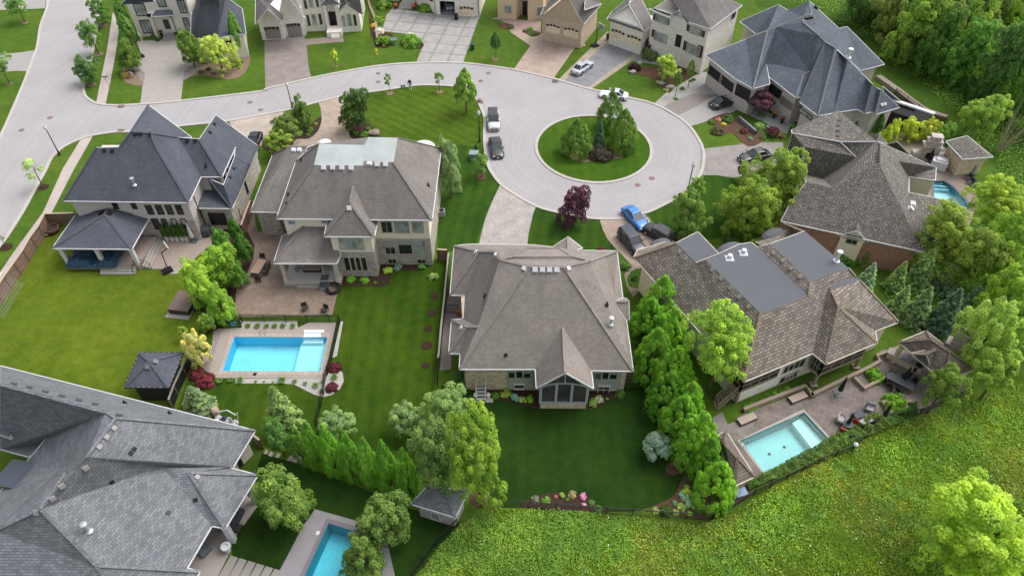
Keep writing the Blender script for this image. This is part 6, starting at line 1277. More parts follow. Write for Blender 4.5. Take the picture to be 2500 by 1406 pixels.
# shrubs: (tile, box, colour, kind, label)
SH_ = [('A1',(1425,300,1500,370),(70,110,44),'bush','round green shrub left of the cream house steps'),('A1',(1475,335,1530,400),(66,100,44),'bush','lower shrub beside the left planter of the steps'),('A1',(1700,262,1795,340),(78,112,48),'bush','round green shrub right of the portico'),('A1',(1265,370,1310,400),(90,110,70),'bush','small grey green shrub under the basketball hoop'),
('A1',(1160,640,1260,770),(140,130,60),'leafy','golden low planting left of the driveway'),('A1',(1880,650,1950,710),(70,90,50),'bush','low dark shrub left in the pale mulch bed'),('A1',(1955,620,2020,680),(60,76,48),'bush','dark mounded shrub in the middle of the pale mulch bed'),('A1',(2010,670,2060,710),(110,100,50),'bush','small brown shrub in the pale mulch bed'),('A1',(2190,540,2330,640),(120,140,50),'bush','broad shrub at the right of the pale mulch bed'),('A1',(2260,610,2310,660),(130,160,40),'bush','small lime shrub at the right of the pale mulch bed'),('A1',(2090,700,2140,740),(150,160,90),'leafy','pale leafy plant at the lower rim of the mulch bed'),
('A2',(1205,120,1330,240),(110,140,40),'bush','yellow green shrub at the stone wall by the slab driveway'),('A2',(1180,210,1260,270),(170,150,50),'bush','golden shrub below the yellow green one'),('A2',(1225,330,1400,440),(96,134,40),'bush','clipped box hedge left of the urn'),('A2',(1475,330,1690,460),(100,140,40),'bush','clipped box hedge right of the urn'),('A2',(1215,250,1330,330),(215,215,205),'bush','white flowering shrub left of the driveway urn'),('A2',(1515,290,1625,380),(225,225,218),'bush','white flowering shrub inside the right box hedge'),
('A2',(1235,10,1400,90),(104,140,44),'bush','clipped hedge left of the stone entry steps'),('A2',(1640,20,1800,130),(100,140,44),'bush','clipped hedge right of the stone entry steps'),('A2',(560,1195,655,1260),(84,120,44),'bush','low shrub in the island bed before the lamp tree'),('A2',(565,1255,620,1295),(84,120,44),'bush','small shrub below the lamp tree'),('A2',(640,1150,690,1190),(120,150,50),'bush','small lime shrub right of the lamp tree'),('A2',(1005,1215,1085,1290),(84,124,44),'bush','round shrub left under the big dark maple'),('A2',(1075,1240,1180,1310),(96,134,44),'bush','wide shrub in front of the big dark maple'),('A2',(1130,1180,1200,1250),(90,128,46),'bush','round shrub right under the big dark maple'),
('A3',(65,160,125,250),(100,130,50),'bush','topiary shrub beside the stucco entry'),('A3',(155,225,215,280),(84,108,50),'bush','round shrub by the curved pink walk'),('A3',(290,255,340,315),(80,104,50),'bush','left shrub of the small bed before the brick garage'),('A3',(335,230,400,300),(100,150,50),'bush','bright topiary in the small bed before the brick garage'),('A3',(355,290,430,350),(84,120,50),'bush','front shrub of the small bed before the brick garage'),('A3',(425,290,465,335),(110,120,60),'bush','right shrub of the small bed before the brick garage'),
('A3',(1410,460,1620,570),(96,116,70),'bush','long silvery hedge below the purple maple'),('A3',(1565,745,1610,800),(150,160,120),'leafy','pale hosta beside the white rock'),('A3',(1635,825,1690,870),(150,160,110),'leafy','pale hosta at the lower tip of the red mulch bed'),('A3',(1880,745,1920,780),(80,120,50),'bush','small green tuft on the bed rim, upper'),('A3',(1905,730,1955,765),(80,120,50),'bush','small green tuft by the driveway rocks'),('A3',(1795,815,1850,855),(80,125,50),'bush','small green tuft on the bed rim, middle'),('A3',(1735,910,1785,950),(100,140,50),'bush','green tuft alone in the white gravel strip'),('A3',(1985,570,2060,630),(84,116,50),'bush','green shrub at the corner of the shuttered house'),('A3',(1380,570,1440,610),(150,170,150),'bush','pale blue shrub above the purple one'),
('A3',(2065,1120,2140,1190),(90,120,50),'bush','green shrub at the lawn bed before the black coupe'),('A3',(2140,1100,2200,1160),(190,130,120),'leafy','pink flowering plant in the front bed'),('A3',(2190,1150,2240,1200),(200,190,40),'leafy','yellow flowering plant in the front bed'),('A3',(2190,1080,2320,1170),(80,116,56),'bush','dark green shrub behind the yellow flowers'),('A3',(2085,1190,2220,1290),(90,90,66),'bush','bronze small tree shrub in the front bed'),('A3',(2360,1200,2460,1280),(100,60,60),'bush','reddish low shrub along the stone strip'),('A3',(2440,1280,2500,1340),(110,150,130),'bush','blue green dwarf conifer in the front bed'),('A3',(2330,1225,2360,1260),(90,120,50),'bush','tiny green shrub beside the reddish one'),
('A4',(130,1030,250,1150),(120,150,80),'bush','light green shrub beside the slab wall'),('A4',(190,1155,260,1215),(84,120,60),'bush','green shrub below the slab wall'),('A4',(330,1130,430,1210),(130,120,60),'bush','tan shrub right of the red maple'),('A4',(450,1040,520,1120),(110,150,60),'bush','green shrub at the wall corner under the window'),('A4',(905,920,975,1010),(90,130,50),'bush','small round tree top above the shake roof ridge'),('A4',(180,965,250,1010),(110,130,60),'bush','small shrub under the purple maple'),
('B3',(1205,1065,1345,1290),(80,118,50),'bush','loose shrub row beside the bungalow right wall'),('B3',(1325,1235,1400,1370),(60,100,40),'bush','clipped shrub inside the curved brick path'),('B3',(1000,1030,1100,1062),(96,50,60),'bush','dark red shrub just behind the bungalow roof'),('B3',(2200,950,2400,1000),(60,96,44),'bush','low dark hedge above the cedar roof front'),('B3',(1740,880,1900,960),(84,96,60),'bush','olive shrub behind the black jeep'),
('B4',(810,930,1075,1060),(74,130,30),'bush','bright green shrub under the brick wall dormer window'),('B2',(945,1315,1055,1400),(110,160,30),'bush','left round lime shrub below the tower window'),('B2',(1075,1325,1180,1410),(110,160,30),'bush','right round lime shrub below the tower window'),('B2',(1310,1240,1398,1315),(150,180,60),'leafy','yellow hosta right of the tower corner'),('B2',(1405,1205,1488,1278),(120,150,130),'leafy','blue green hosta in the tan house bed'),('B2',(1640,1215,1715,1280),(90,140,60),'leafy','green hosta under the right basement window'),('B2',(1730,1240,1845,1406),(130,150,80),'bush','pale feathery shrub at the lawn corner near the wood fence'),
('C2',(1215,5,1250,40),(100,130,50),'leafy','tiny plant in the bed right of lime shrubs'),('C2',(1280,0,1330,50),(60,80,40),'bush','dark small shrub at the bed end'),
('C2',(775,758,922,895),(92,40,50),'bush','upper round red shrub beside the pool fence'),('C2',(748,948,892,1085),(92,42,52),'bush','lower round red shrub beside the pool fence'),('C1',(1790,830,1955,960),(110,44,56),'bush','upper red maple shrub left of the pool'),('C1',(1855,875,2065,1040),(108,42,54),'bush','lower red maple shrub left of the pool'),
('C2',(2100,1100,2180,1160),(70,100,50),'bush','dark shrub left of the deck stair foot'),('C2',(2330,1035,2425,1150),(84,124,34),'bush','green shrub right of the deck stair'),('C2',(2430,1035,2500,1150),(140,160,60),'leafy','yellow green hosta right of the deck stair'),('C2',(1970,850,2080,960),(60,110,60),'bush','deep green shrub at the gravel end by the deck'),('C2',(2080,990,2150,1060),(90,110,80),'bush','grey shrub beside the deck skirt'),
('C3',(85,1035,185,1120),(140,165,50),'leafy','yellow hosta left of the blue green one'),('C3',(172,1075,268,1170),(110,150,140),'leafy','big blue green hosta in the bungalow bed'),('C3',(260,1090,335,1180),(150,175,80),'leafy','pale hosta right of the blue green one'),('C3',(330,1098,410,1170),(110,160,40),'leafy','bright hosta beside the porch corner'),('C3',(0,1040,80,1140),(90,130,36),'bush','green shrub at the left of the hosta bed'),('C3',(918,1100,1020,1225),(110,140,60),'leafy','green hosta right of the screened porch'),('C3',(990,1090,1070,1170),(190,200,160),'leafy','white edged hosta right of the screened porch'),('C3',(1165,1008,1285,1148),(72,110,40),'bush','clipped ball shrub at the bungalow right corner'),('C3',(1090,1110,1120,1145),(130,160,70),'leafy','tiny hosta in the right bungalow bed'),
('C4',(560,640,600,680),(90,130,40),'bush','n'),]
for t_, q, c, kd, lb in SH_[:-1]: T(kd, q, C_(*c), lb, t_)
HP = (('D3',(1810,405,1925,530),(70,90,56)),('D3',(1800,520,1870,590),(130,160,30)),('D3',(1790,570,1880,640),(150,170,50)),('D3',(1870,580,1945,680),(130,160,120)),('D3',(1755,600,1820,660),(120,160,140)),('D3',(1785,630,1865,690),(150,180,150)),('D3',(1690,690,1750,730),(110,140,110)),('D3',(1745,705,1830,780),(150,175,90)),('D3',(1815,670,1885,755),(130,165,140)),('D3',(1505,735,1580,810),(150,165,90)),('D3',(1560,700,1710,850),(66,96,40)),('D3',(1700,740,1765,840),(150,170,80)),('D3',(1825,780,1890,840),(140,180,50)),('D3',(1890,710,2000,810),(70,110,40)),('D3',(1870,720,1930,770),(120,150,60)))
HLB = ('dark blue conifer shrub at the hedge foot','lime shrub below the dark conifer','yellow green hosta in the corner bed','variegated round hosta right of the yellow one','blue hosta left in the corner bed','white edged hosta in the middle of the corner bed','small grey plant at the lawn rim','large pale hosta in the corner bed','blue green hosta beside the large pale one','variegated shrub at the left of the dark bush','dark spiky bush by the iron fence','white edged hosta right of the dark bush','single lime hosta at the fence','dark leafy shrub under the lowest hedge tree','small green plant between hostas')
for k, (t_, q, c) in enumerate(HP): T('bush' if k in (0,1,10,13) else 'leafy', q, C_(*c), HLB[k]+', right end of the dark lawn'[:24] if False else HLB[k], t_)
for k, (t_, q, c) in enumerate((('D3',(465,640,550,720),(110,150,60)),('D3',(630,600,690,665),(120,150,50)),('D3',(590,620,625,665),(210,110,120)),('D3',(825,595,900,690),(200,120,165)),('D3',(900,665,980,740),(80,120,60)),('D3',(960,700,1050,810),(84,120,60)),('D3',(370,650,450,700),(120,130,110)),('D3',(690,650,740,700),(80,110,40)),('D3',(720,600,800,650),(150,140,100)),('D3',(845,700,890,740),(200,140,165)))):
    T('leafy' if k not in (4,5) else 'bush', q, C_(*c), ['spiky green clump at the left of the fence bed','leafy green plant beside the coral flower','coral pink flower clump in the fence bed','pink peony in bloom in the fence bed','green shrub right of the peony','lower green shrub right of the peony','grey lavender tuft at the fence bed left end','short green plant in the fence bed','dry straw coloured clump in the fence bed','small pale pink flower clump below the peony'][k], 'D3')
for k, x in enumerate((110,195,275,352,445)): T('tuft', (x-42,410,x+42,470), C_(76,104,44), 'green grass clump along the upper black pool fence, number from gate', 'C2', name='grass_clump', cat='ornamental grass', group='grass clumps between the black fence and the pool', asp=.75)
for x, y, s in ((2360,435,38),(2450,440,38)): T('tuft', (x-s,y-32,x+s,y+32), C_(76,104,44), 'green grass clump along the upper black pool fence, number from gate', 'C1', name='grass_clump', cat='ornamental grass', group='grass clumps between the black fence and the pool', asp=.75)
T('tuft', (-10,405,58,470), C_(76,104,44), 'green grass clump along the upper black pool fence, number from gate', 'C2', name='grass_clump', cat='ornamental grass', group='grass clumps between the black fence and the pool', asp=.75)
for o in TREES:
    if o.get('group') == 'grass clumps between the black fence and the pool': o['label'] = 'rounded green grass clump in the gravel between black fence and pool'
for k, (t_, x, y, s) in enumerate((('C1',2095,965,48),('C1',2195,960,42),('C1',2290,960,50),('C1',2435,965,18),('C2',90,970,20),('C2',345,960,58),('C2',465,970,36),('C2',565,990,34),('C2',665,1010,46),('C2',845,930,52),('C2',735,970,34),('C2',718,1065,36),('C2',255,975,18),('C2',170,970,18))):
    o = T('tuft', (x-s, y-s, x+s, y+s*.8), C_(88,120,56), 'x', t_, name='grass_clump', cat='ornamental grass', group='grass clumps in the gravel bed below the pool', asp=.9); o['label'] = 'feathery green grass clump in the gravel bed below the blue pool'
for k, (x, y) in enumerate(((80,1100),(120,1085),(160,1100),(95,1130),(225,1060),(300,1040),(400,975),(440,945),(330,985),(130,1115))):
    o = T('bush', (x-32, y-30, x+32, y+28), C_(100,148,36), 'x', 'C4', group='clipped round shrubs below the lower porch of the cedar house'); o['label'] = 'clipped bright round shrub in the bed above the loungers'
# five potted cedars
POTM = plain('white_pot', (.72,.72,.72), .4)
def planter(name, label, p, r=.28, h=.7, potm=POTM, group=None, plant=None, pk='bush', pcol=HEDG, ph=1.6, pr=.4, sq=False):
    t = thing(name, label, 'planter', (p.x, p.y, 0), 0, group); m = MB()
    m.lathe([(r*.7, 0), (r*.95, h*.9), (r*1.05, h*.92), (r*1.05, h), (r*.85, h), (r*.85, h*.85)], 4 if sq else 14, Matrix.Rotation(pi/4, 4, 'Z')); m.build('pot', potm, t)
    c = bpy.data.objects.new('foliage', PR[pk][0]); COL.objects.link(c); c.parent = t; c.location = (0, 0, h+ph*.45); c.scale = (pr, pr, ph*.55); c.color = (*pcol, 1); return t
for k, x in enumerate((1600,1650,1695,1745,1785)):
    o = planter('potted_cedar', 'columnar cedar in a tall white pot, '+('leftmost of five','second from the left','middle one of five','fourth from the left','rightmost, beside the closed parasol')[k], W('B1',x,965,.0), .33, .85, group='potted cedars along the grey back wall', pk='hedge', ph=1.9, pr=.42, pcol=C_(70,104,34))
# ---- wood at the top right
def in_poly(x, y, poly):
    c = False; n = len(poly)
    for i in range(n):
        (x1, y1), (x2, y2) = poly[i-1], poly[i]
        if (y1 > y) != (y2 > y) and x < (x2-x1)*(y-y1)/(y2-y1)+x1: c = not c
    return c
wp = [(p.x, p.y) for p in GS(P('F',1860,-70,1990,-40,2060,30,2150,110,2260,190,2330,235,2400,270,2480,310,2640,400,2900,380,2900,-90,1850,-130))]
rr = random.Random(11); pts = []
xs = [p[0] for p in wp]; ys = [p[1] for p in wp]
for _ in range(9000):
    x = rr.uniform(min(xs), max(xs)); y = rr.uniform(min(ys), max(ys))
    if in_poly(x, y, wp) and all((x-a)**2+(y-b)**2 > 3.9**2 for a, b, _r in pts): pts.append((x, y, rr.random()))
vis = []
for x, y, q in pts:
    p = Vector((x, y, 5))-CAMP; u = 1250+FOC*p.x/p.dot(FW); v = 703-FOC*p.dot(UPV)/p.dot(FW)
    if -60 < v < 560 and u < 2620: vis.append((v, u, x, y, q))
vis.sort(reverse=True)
WC = [C_(90,134,50),C_(104,148,54),C_(82,122,50),C_(114,152,60),C_(126,156,56),C_(88,124,60),C_(80,118,44),C_(130,148,74)]
WD = ['deep green','mid green','dark green','fresh green','yellow green','grey green','dark mossy','pale olive']
for k, (v, u, x, y, q) in enumerate(vis):
    ci = int(q*8) % 8; r = 2.1+rr.random()*1.7; a = rr.uniform(1.25, 2.0); zc = a*r*.95+rr.uniform(.2, 1.2); kd = ('big', 'airy', 'cone', 'round')[k % 4]
    if u > 2380 and v < 160 and ci < 7: ci = 4 if k % 2 else 3
    t = thing('woodland_tree', '%s tree in the dense wood, top right' % WD[ci], 'tree', (x, y, 0), 0, 'trees of the dense wood, '+WD[ci]); c = bpy.data.objects.new('crown', PR[kd][k % len(PR[kd])]); COL.objects.link(c); c.parent = t
    c.location = (0, 0, zc); c.scale = (r, r, a*r); c.rotation_euler = (0, 0, k*1.7); c.color = (*[w_*k_ for w_, k_ in zip(WC[ci], [rr.uniform(.85, 1.12)]*3)], 1)
    trunk_mesh(zc+.6*r, .14, 4, r, k).build('trunk', BARK, t)
print('WOOD', len(vis), 'TREES', len(TREES))
# undergrowth, one mass
def scatter(name, label, poly_px, n, size, cols, hmax, seed, excl=(), clump=1.0, dens=None, zb=.05, elong=1.6, up=0, jit=0):
    r = np.random.default_rng(seed); pl_ = [(p.x, p.y) for p in GS(poly_px)]; xs = [p[0] for p in pl_]; ys = [p[1] for p in pl_]; out = []
    A = np.array(pl_); 
    def inside(X, Y, poly):
        c = np.zeros(len(X), bool)
        for i in range(len(poly)):
            (x1, y1), (x2, y2) = poly[i-1], poly[i]
            if y1 == y2: continue
            m = ((y1 > Y) != (y2 > Y)) & (X < (x2-x1)*(Y-y1)/(y2-y1)+x1); c ^= m
        return c
    X = r.uniform(min(xs), max(xs), n*4); Y = r.uniform(min(ys), max(ys), n*4); m = inside(X, Y, pl_)
    for e in excl: m &= ~inside(X, Y, [(p.x, p.y) for p in e])
    X, Y = X[m], Y[m]
    h = (np.sin(X*.31+1)*np.sin(Y*.37+2)+.6*np.sin(X*.83+Y*.5)*np.sin(Y*.91-X*.3)+.5*np.sin(X*2.1)*np.sin(Y*2.3+X*.7)); h = (h-h.min())/(h.max()-h.min())
    if dens is not None: k = r.random(len(X)) < dens(X, Y, h); X, Y, h = X[k], Y[k], h[k]
    X, Y, h = X[:n], Y[:n], h[:n]; nn = len(X)
    if jit: Y = Y-np.abs(r.normal(size=nn))*jit; X = X+r.normal(size=nn)*.4
    lump = .5+.5*np.sin(X*2.9+np.sin(Y*1.7)*2)*np.sin(Y*3.1+np.sin(X*2.2)*2)
    Z = zb+hmax*np.clip(h, .1, 1)*(.3+.7*lump)*r.uniform(.5, 1, nn)
    pos = np.stack([X, Y, Z], 1); nr = unit(r.normal(size=(nn, 3))*np.array([.6+up, .6+up, .6])+np.array([0, -.1, 1.-up*.7]))
    global RNG
    RNG = r; tint = np.clip(.55*h+.5*r.random(nn)-.1, 0, 1); me = leaf_mesh(name, pos, nr, size, tint, elong, FIELD); o = bpy.data.objects.new(name, me); COL.objects.link(o); o.color = (*cols, 1); tag(o, label, None, None, 'stuff'); return o
MEAD = P('F',1000,1500,1016,1412,1042,1375,1074,1336,1100,1308,1122,1286,1192,1240,1400,1250,1560,1262,1700,1284,1800,1252,1860,1205,1950,1150,2080,1072,2250,1010,2400,970,2600,900,2900,1000,2900,1600,1000,1600)
BLOB = lambda X, Y, s: .5+.25*(np.sin(X*s+1.3*np.sin(Y*s*.8+.5))+np.sin(Y*s*1.1+1.7*np.sin(X*s*.7+2)))
scatter('meadow_grass', 'tall fine grass covering the open meadow, bottom right', MEAD, 130000, .07, C_(128,152,44,.46), .3, 4, elong=3.2, up=.9, dens=lambda X, Y, h: np.clip(.25+BLOB(X, Y, .5), .2, 1))
scatter('meadow_weeds', 'patches of broad leaved bright green weeds in the meadow', MEAD, 90000, .08, C_(104,140,50,.5), 1.0, 3, up=.2, dens=lambda X, Y, h: np.clip((BLOB(X, Y, .42)-.35+np.clip((12-X)*.035, -.25, .35)+.9*(BLOB(X, Y, 2.1)-.55))*2.2, 0, 1))
scatter('meadow_edge_weeds', 'lush green weeds along the outside of the iron garden fence', P('F',1195,1246,1400,1258,1560,1270,1700,1296,1790,1258,1850,1215,1950,1160,2080,1085,2250,1022,2400,980,2520,1010,2520,1040,2300,1050,2120,1120,1980,1200,1880,1290,1780,1330,1500,1310,1150,1300), 36000, .09, C_(106,152,42,.42), .7, 9, up=.2, jit=2.2, dens=lambda X, Y, h: np.clip(BLOB(X, Y, .9)*1.5-.2, .05, 1))
scatter('meadow_dry_grass', 'straw coloured dry grass patches in the meadow', MEAD, 26000, .075, C_(172,168,92,.65), .35, 31, elong=3, up=.9, dens=lambda X, Y, h: np.clip((BLOB(X+9, Y+3, .37)-.55)*2.5, 0, 1))
scatter('wood_undergrowth', 'dark green undergrowth between the trees of the wood', P('F',1900,0,2030,30,2150,110,2260,215,2350,290,2440,400,2380,470,2400,520,2300,640,2150,690,2180,790,2330,800,2360,860,2600,900,2900,700,2900,-90,1850,-130), 55000, .17, C_(104,142,46,.55), .6, 6)
scatter('fence_hedge_grass', 'band of low dark green hedge along the patio side of the iron fence', P('F',1826,1200,1950,1150,2085,1082,2240,1016,2236,985,2120,1018,2040,1064,1930,1122,1862,1162,1820,1178), 34000, .08, C_(84,116,44,.6), 1.3, 8)
o = scatter('daisies', 'tiny white daisies dotted over the meadow', MEAD, 260, .10, (.8,.8,.78), .5, 12); o.data.materials[0] = plain('petal_white', (.8,.8,.78))
# ------------------------------------------------------------ vehicles
TYRE = plain('tyre_rubber', (.012,.012,.013), .8); RIM = plain('rim_alloy', (.35,.35,.36), .3, .5, .7); CARGLASS = glassy('car_glass', (.03,.04,.045), .05, .8); LAMPW = plain('headlight_clear', (.6,.62,.65), .15, .7); LAMPR = plain('tail_light_red', (.35,.01,.015), .25, .6)
def car(label, colr, front, rear, L=4.7, Wd=1.86, H=1.45, style='sedan', cat='car', name='parked_car', group=None, t0='F', roofc=None, plate=True):
    f = W(t0, *front); r = W(t0, *rear); c = (f+r)/2; d = (f-r).normalized(); rz = atan2(d.y, d.x)
    t = thing(name, label, cat, (c.x, c.y, .0), rz, group); w = Wd/2; mb = MB()
    belt = .92 if style != 'suv' else 1.08; hood = .78 if style != 'suv' else .98; hood = .66 if style == 'sport' else hood; belt = .82 if style == 'sport' else belt
    st = [(.5, .70, hood*.62, .34), (.49, .86, hood*.80, .24), (.45, .95, hood*.92, .2), (.33, 1, hood, .2), (.17, 1.0, hood+.07, .2), (0, 1.0, belt, .2), (-.2, 1, belt+.02, .2), (-.34, 1.0, belt+(.04 if style != 'suv' else .02), .2), (-.45, .95, belt-.02, .22), (-.49, .87, belt-.12, .26), (-.5, .72, belt-.32, .36)]
    rings = []
    for x, wf, zt, zl in st:
        q = [(wf*w*.0, zt+.02), (wf*w*.62, zt+.01), (wf*w*.90, zt-.05), (wf*w*.985, zt-.22), (wf*w, (zt+zl)/2), (wf*w*.97, zl+.08), (wf*w*.86, zl)]
        rings.append([Vector((x*L, y, z)) for y, z in q]+[Vector((x*L, -y, z)) for y, z in q[:0:-1]])
    for a, b in zip(rings, rings[1:]):
        n = len(a)
        for k in range(n): mb.face([a[k], a[(k+1) % n], b[(k+1) % n], b[k]], smooth=True)
    mb.face(rings[0][::-1]); mb.face(rings[-1])
    pm = paint('car_paint_%d_%d_%d' % colr, S(*colr, 1.2)); body = mb.build('body', pm, t, merge=True)
    xf, xr = (.20, -.38) if style == 'sedan' else (.24, -.475) if style == 'suv' else (.14, -.36); tf, tr = (.02, -.24) if style == 'sedan' else (.08, -.43) if style == 'suv' else (-.02, -.17)
    wb, wt = w*.90, w*.66 if style != 'suv' else w*.74; zb = belt-.02; zt = H-.02
    B = [Vector((xf*L, wb*.86, zb-.04)), Vector((xr*L, wb*.84, zb)), Vector((xr*L, -wb*.84, zb)), Vector((xf*L, -wb*.86, zb-.04))]; Mi = [Vector((0.02*L, wb, zb)), Vector((0.02*L, -wb, zb))]
    Tt = [Vector((tf*L, wt, zt)), Vector((tr*L, wt*.96, zt)), Vector((tr*L, -wt*.96, zt)), Vector((tf*L, -wt, zt))]
    g = MB(); g.face([B[0], B[1], Tt[1], Tt[0]][::-1]); g.face([B[2], B[3], Tt[3], Tt[2]][::-1]); g.face([B[3], B[0], Tt[0], Tt[3]][::-1]); g.face([B[1], B[2], Tt[2], Tt[1]][::-1])
    g.build('windows', CARGLASS, t)
    rm = MB(); up = Vector((0,0,.05)); cp = Vector((0,0,.09))
    midf, midr = (Tt[0]+Tt[3])/2+cp, (Tt[1]+Tt[2])/2+cp; q = [p+up for p in Tt]; inner = [p.lerp((Tt[0]+Tt[2])/2, .25)+Vector((0,0,.075)) for p in Tt]
    for k in range(4): rm.face([Tt[k], q[k], q[(k+1) % 4], Tt[(k+1) % 4]]); rm.face([q[k], inner[k], inner[(k+1) % 4], q[(k+1) % 4]], smooth=True)
    rm.face(inner[::-1]); 
    for k in range(4): rm.bar(B[k], Tt[k], .09, .07)
    for s_ in (1, -1): rm.bar(Vector((-.06*L, s_*wb*.985, zb)), Vector((-.09*L, s_*wt*1.0, zt)), .08, .04)
    rm.build('roof_panel', paint('car_paint_%d_%d_%d' % (roofc or colr), S(*(roofc or colr), 1.2)), t)
    R = .34
    for sx in (.30, -.30):
        for sy in (1, -1):
            M = Matrix.Translation((sx*L, sy*(w-.10), R)) @ Matrix.Rotation(pi/2, 4, 'X'); m = MB(); m.lathe([(.2, -.125), (R*.93, -.125), (R, -.09), (R, .09), (R*.93, .125), (.2, .125)], 16, M)
            wh = m.build('wheel', TYRE, t); m = MB(); m.lathe([(.05, -.135), (.22, -.13), (.22, .13), (.05, .135)], 12, M); m.build('rim', RIM, wh)
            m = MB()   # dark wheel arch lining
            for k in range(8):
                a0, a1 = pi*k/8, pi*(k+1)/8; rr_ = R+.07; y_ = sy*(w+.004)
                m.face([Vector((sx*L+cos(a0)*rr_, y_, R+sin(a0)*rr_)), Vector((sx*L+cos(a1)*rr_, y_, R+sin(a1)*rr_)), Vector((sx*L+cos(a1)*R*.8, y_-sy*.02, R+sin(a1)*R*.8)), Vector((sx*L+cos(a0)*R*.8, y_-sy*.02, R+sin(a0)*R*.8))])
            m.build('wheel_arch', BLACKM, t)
    for sy in (1, -1):
        m = MB(); m.box(L*.455, sy*w*.60-.16*1, hood*.68, L*.496, sy*w*.60+.16, hood*.84); m.build('headlight', LAMPW, t)
        m = MB(); m.box(-L*.497, sy*w*.62-.18, belt*.68, -L*.47, sy*w*.62+.18, belt*.84); m.build('tail_light', LAMPR, t)
        m = MB(); y0, y1 = sorted((sy*w*.93, sy*w*1.13)); m.box(.15*L, y0, belt+.0, .19*L, y1, belt+.14); m.build('wing_mirror', pm, t)
    m = MB(); m.box(L*.488, -.5, hood*.42, L*.503, .5, hood*.62); m.build('grille', BLACKM, t)
    if plate: m = MB(); m.box(L*.499, -.15, .34, L*.512, .15, .46); m.box(-L*.512, -.15, .52, -L*.499, .15, .64); m.build('licence_plate', WHITE, t); t.children[-1]['kind'] = 'stuff' if False else ''
    return t
car('silver white crossover with black roof, parked on the circle beside the lamp post', (212,214,220), (1207,324), (1203,282), 4.6, 1.86, 1.65, 'suv', roofc=(30,32,38))
car('dark grey glass roofed sedan, parked behind the silver crossover on the circle', (44,48,56), (1216,390), (1207,346), 4.7, 1.88, 1.45, roofc=(24,26,32))
car('silver sedan parked on the blue grey paver driveway', (196,200,210), (1437,160), (1405,184), 4.8, 1.85, 1.42)
car('low white sports coupe at the upper right kerb of the circle', (236,238,244), (1468,234), (1528,242), 4.5, 1.85, 1.30, 'sport', roofc=(226,228,234))
car('black coupe before the black garage doors', (24,26,30), (1799,248), (1733,266), 4.8, 1.92, 1.38, 'sport')
car('bright blue sedan parked across the lower kerb of the circle', (28,130,216), (1573,563), (1528,516), 4.65, 1.82, 1.42)
car('navy suv on the tan brick driveway before the cedar roof', (26,34,60), (1562,622), (1522,576), 4.75, 1.92, 1.72, 'suv')
car('black open top jeep beside the navy suv and the blue sedan', (16,17,20), (1580,562), (1634,594), 4.3, 1.88, 1.6, 'suv')
car('black sedan half hidden by the yellow green tree on the right driveway', (34,38,46), (1814,394), (1866,384), 4.7, 1.85, 1.45)
car('white car with its nose in the open garage bay', (214,222,236), (1100,26), (1094,6), 4.5, 1.8, 1.45)
car('dark car parked between the charcoal and the taupe roofs', (20,24,26), (616,368), (628,340), 4.6, 1.8, 1.45)

# ------------------------------------------------------------ street furniture
def lamp(base, label, h):
    p = W('F', *base); t = thing('street_lamp', label, 'street lamp', (p.x, p.y, 0), 0, 'black street lamps along the road'); m = MB(); m.lathe([(.22, 0), (.22, .12), (.13, .2), (.10, .9), (.075, 1.0), (.06, h-.1), (.10, h-.05)], 10); m.build('pole', BLACKM, t)
    m = MB(); m.lathe([(.10, h-.05), (.2, h+.1), (.24, h+.35), (.19, h+.5)], 12); m.build('globe', plain('lamp_globe', (.75,.75,.74), .3), t); m = MB(); m.lathe([(.25, h+.5), (.12, h+.66), (.03, h+.8)], 12); m.build('cap', plain('lamp_cap', (.5,.5,.5)), t)
lamp((146,379), 'black street lamp on the grass strip of the left street', 4.2); lamp((714,265), 'black street lamp behind the maple near the road bend', 3.7); lamp((1171,346), 'black street lamp left of the silver crossover', 4.5); lamp((1679,466), 'black street lamp right of the circle by the small round tree', 3.9)
def simple(name, label, cat, p, parts, rz=0, group=None):
    t = thing(name, label, cat, (p.x, p.y, 0), rz, group)
    for nm, fn, mt in parts:
        m = MB(); fn(m); m.build(nm, mt, t)
    return t
GREEN = plain('sign_green', (.03,.22,.14)); YEL = plain('hydrant_yellow', (.75,.55,.03)); REDM = plain('sign_red', (.5,.03,.05))
simple('street_sign', 'green street name sign on a thin pole over the left sidewalk', 'sign', W('A1',1070,900,0), [('pole', lambda m: m.bar((0,0,0),(0,0,3.0),.06), GREYM), ('sign_blade', lambda m: (m.box(-.45,-.015,2.95,.45,.015,3.15), m.box(-.015,-.4,2.72,.015,.4,2.92)), GREEN)], .3)
simple('yard_sign', 'small red and white estate sign in the left mulch bed', 'sign', W('A1',1265,750,0), [('board', lambda m: m.box(-.4,-.02,.5,.4,.02,1.15), WHITE), ('red_panel', lambda m: m.box(-.4,-.035,.5,-.12,-.021,1.15), REDM), ('post', lambda m: (m.bar((-.38,0,0),(-.38,0,.5),.04), m.bar((.38,0,0),(.38,0,.5),.04)), GREYM)], -.3)
simple('fire_hydrant', 'yellow fire hydrant on the lawn before the stone gable house', 'fire hydrant', W('A2',1247,515,0), [('barrel', lambda m: m.lathe([(.22,0),(.2,.08),(.15,.12),(.15,.6),(.2,.64),(.16,.8),(.05,.9)], 12), YEL), ('nozzle', lambda m: m.bar((-.28,0,.48),(.28,0,.48),.14), YEL)])
STONE = rough_mat('urn_stone', S(120,136,138), .1, 2, .8)
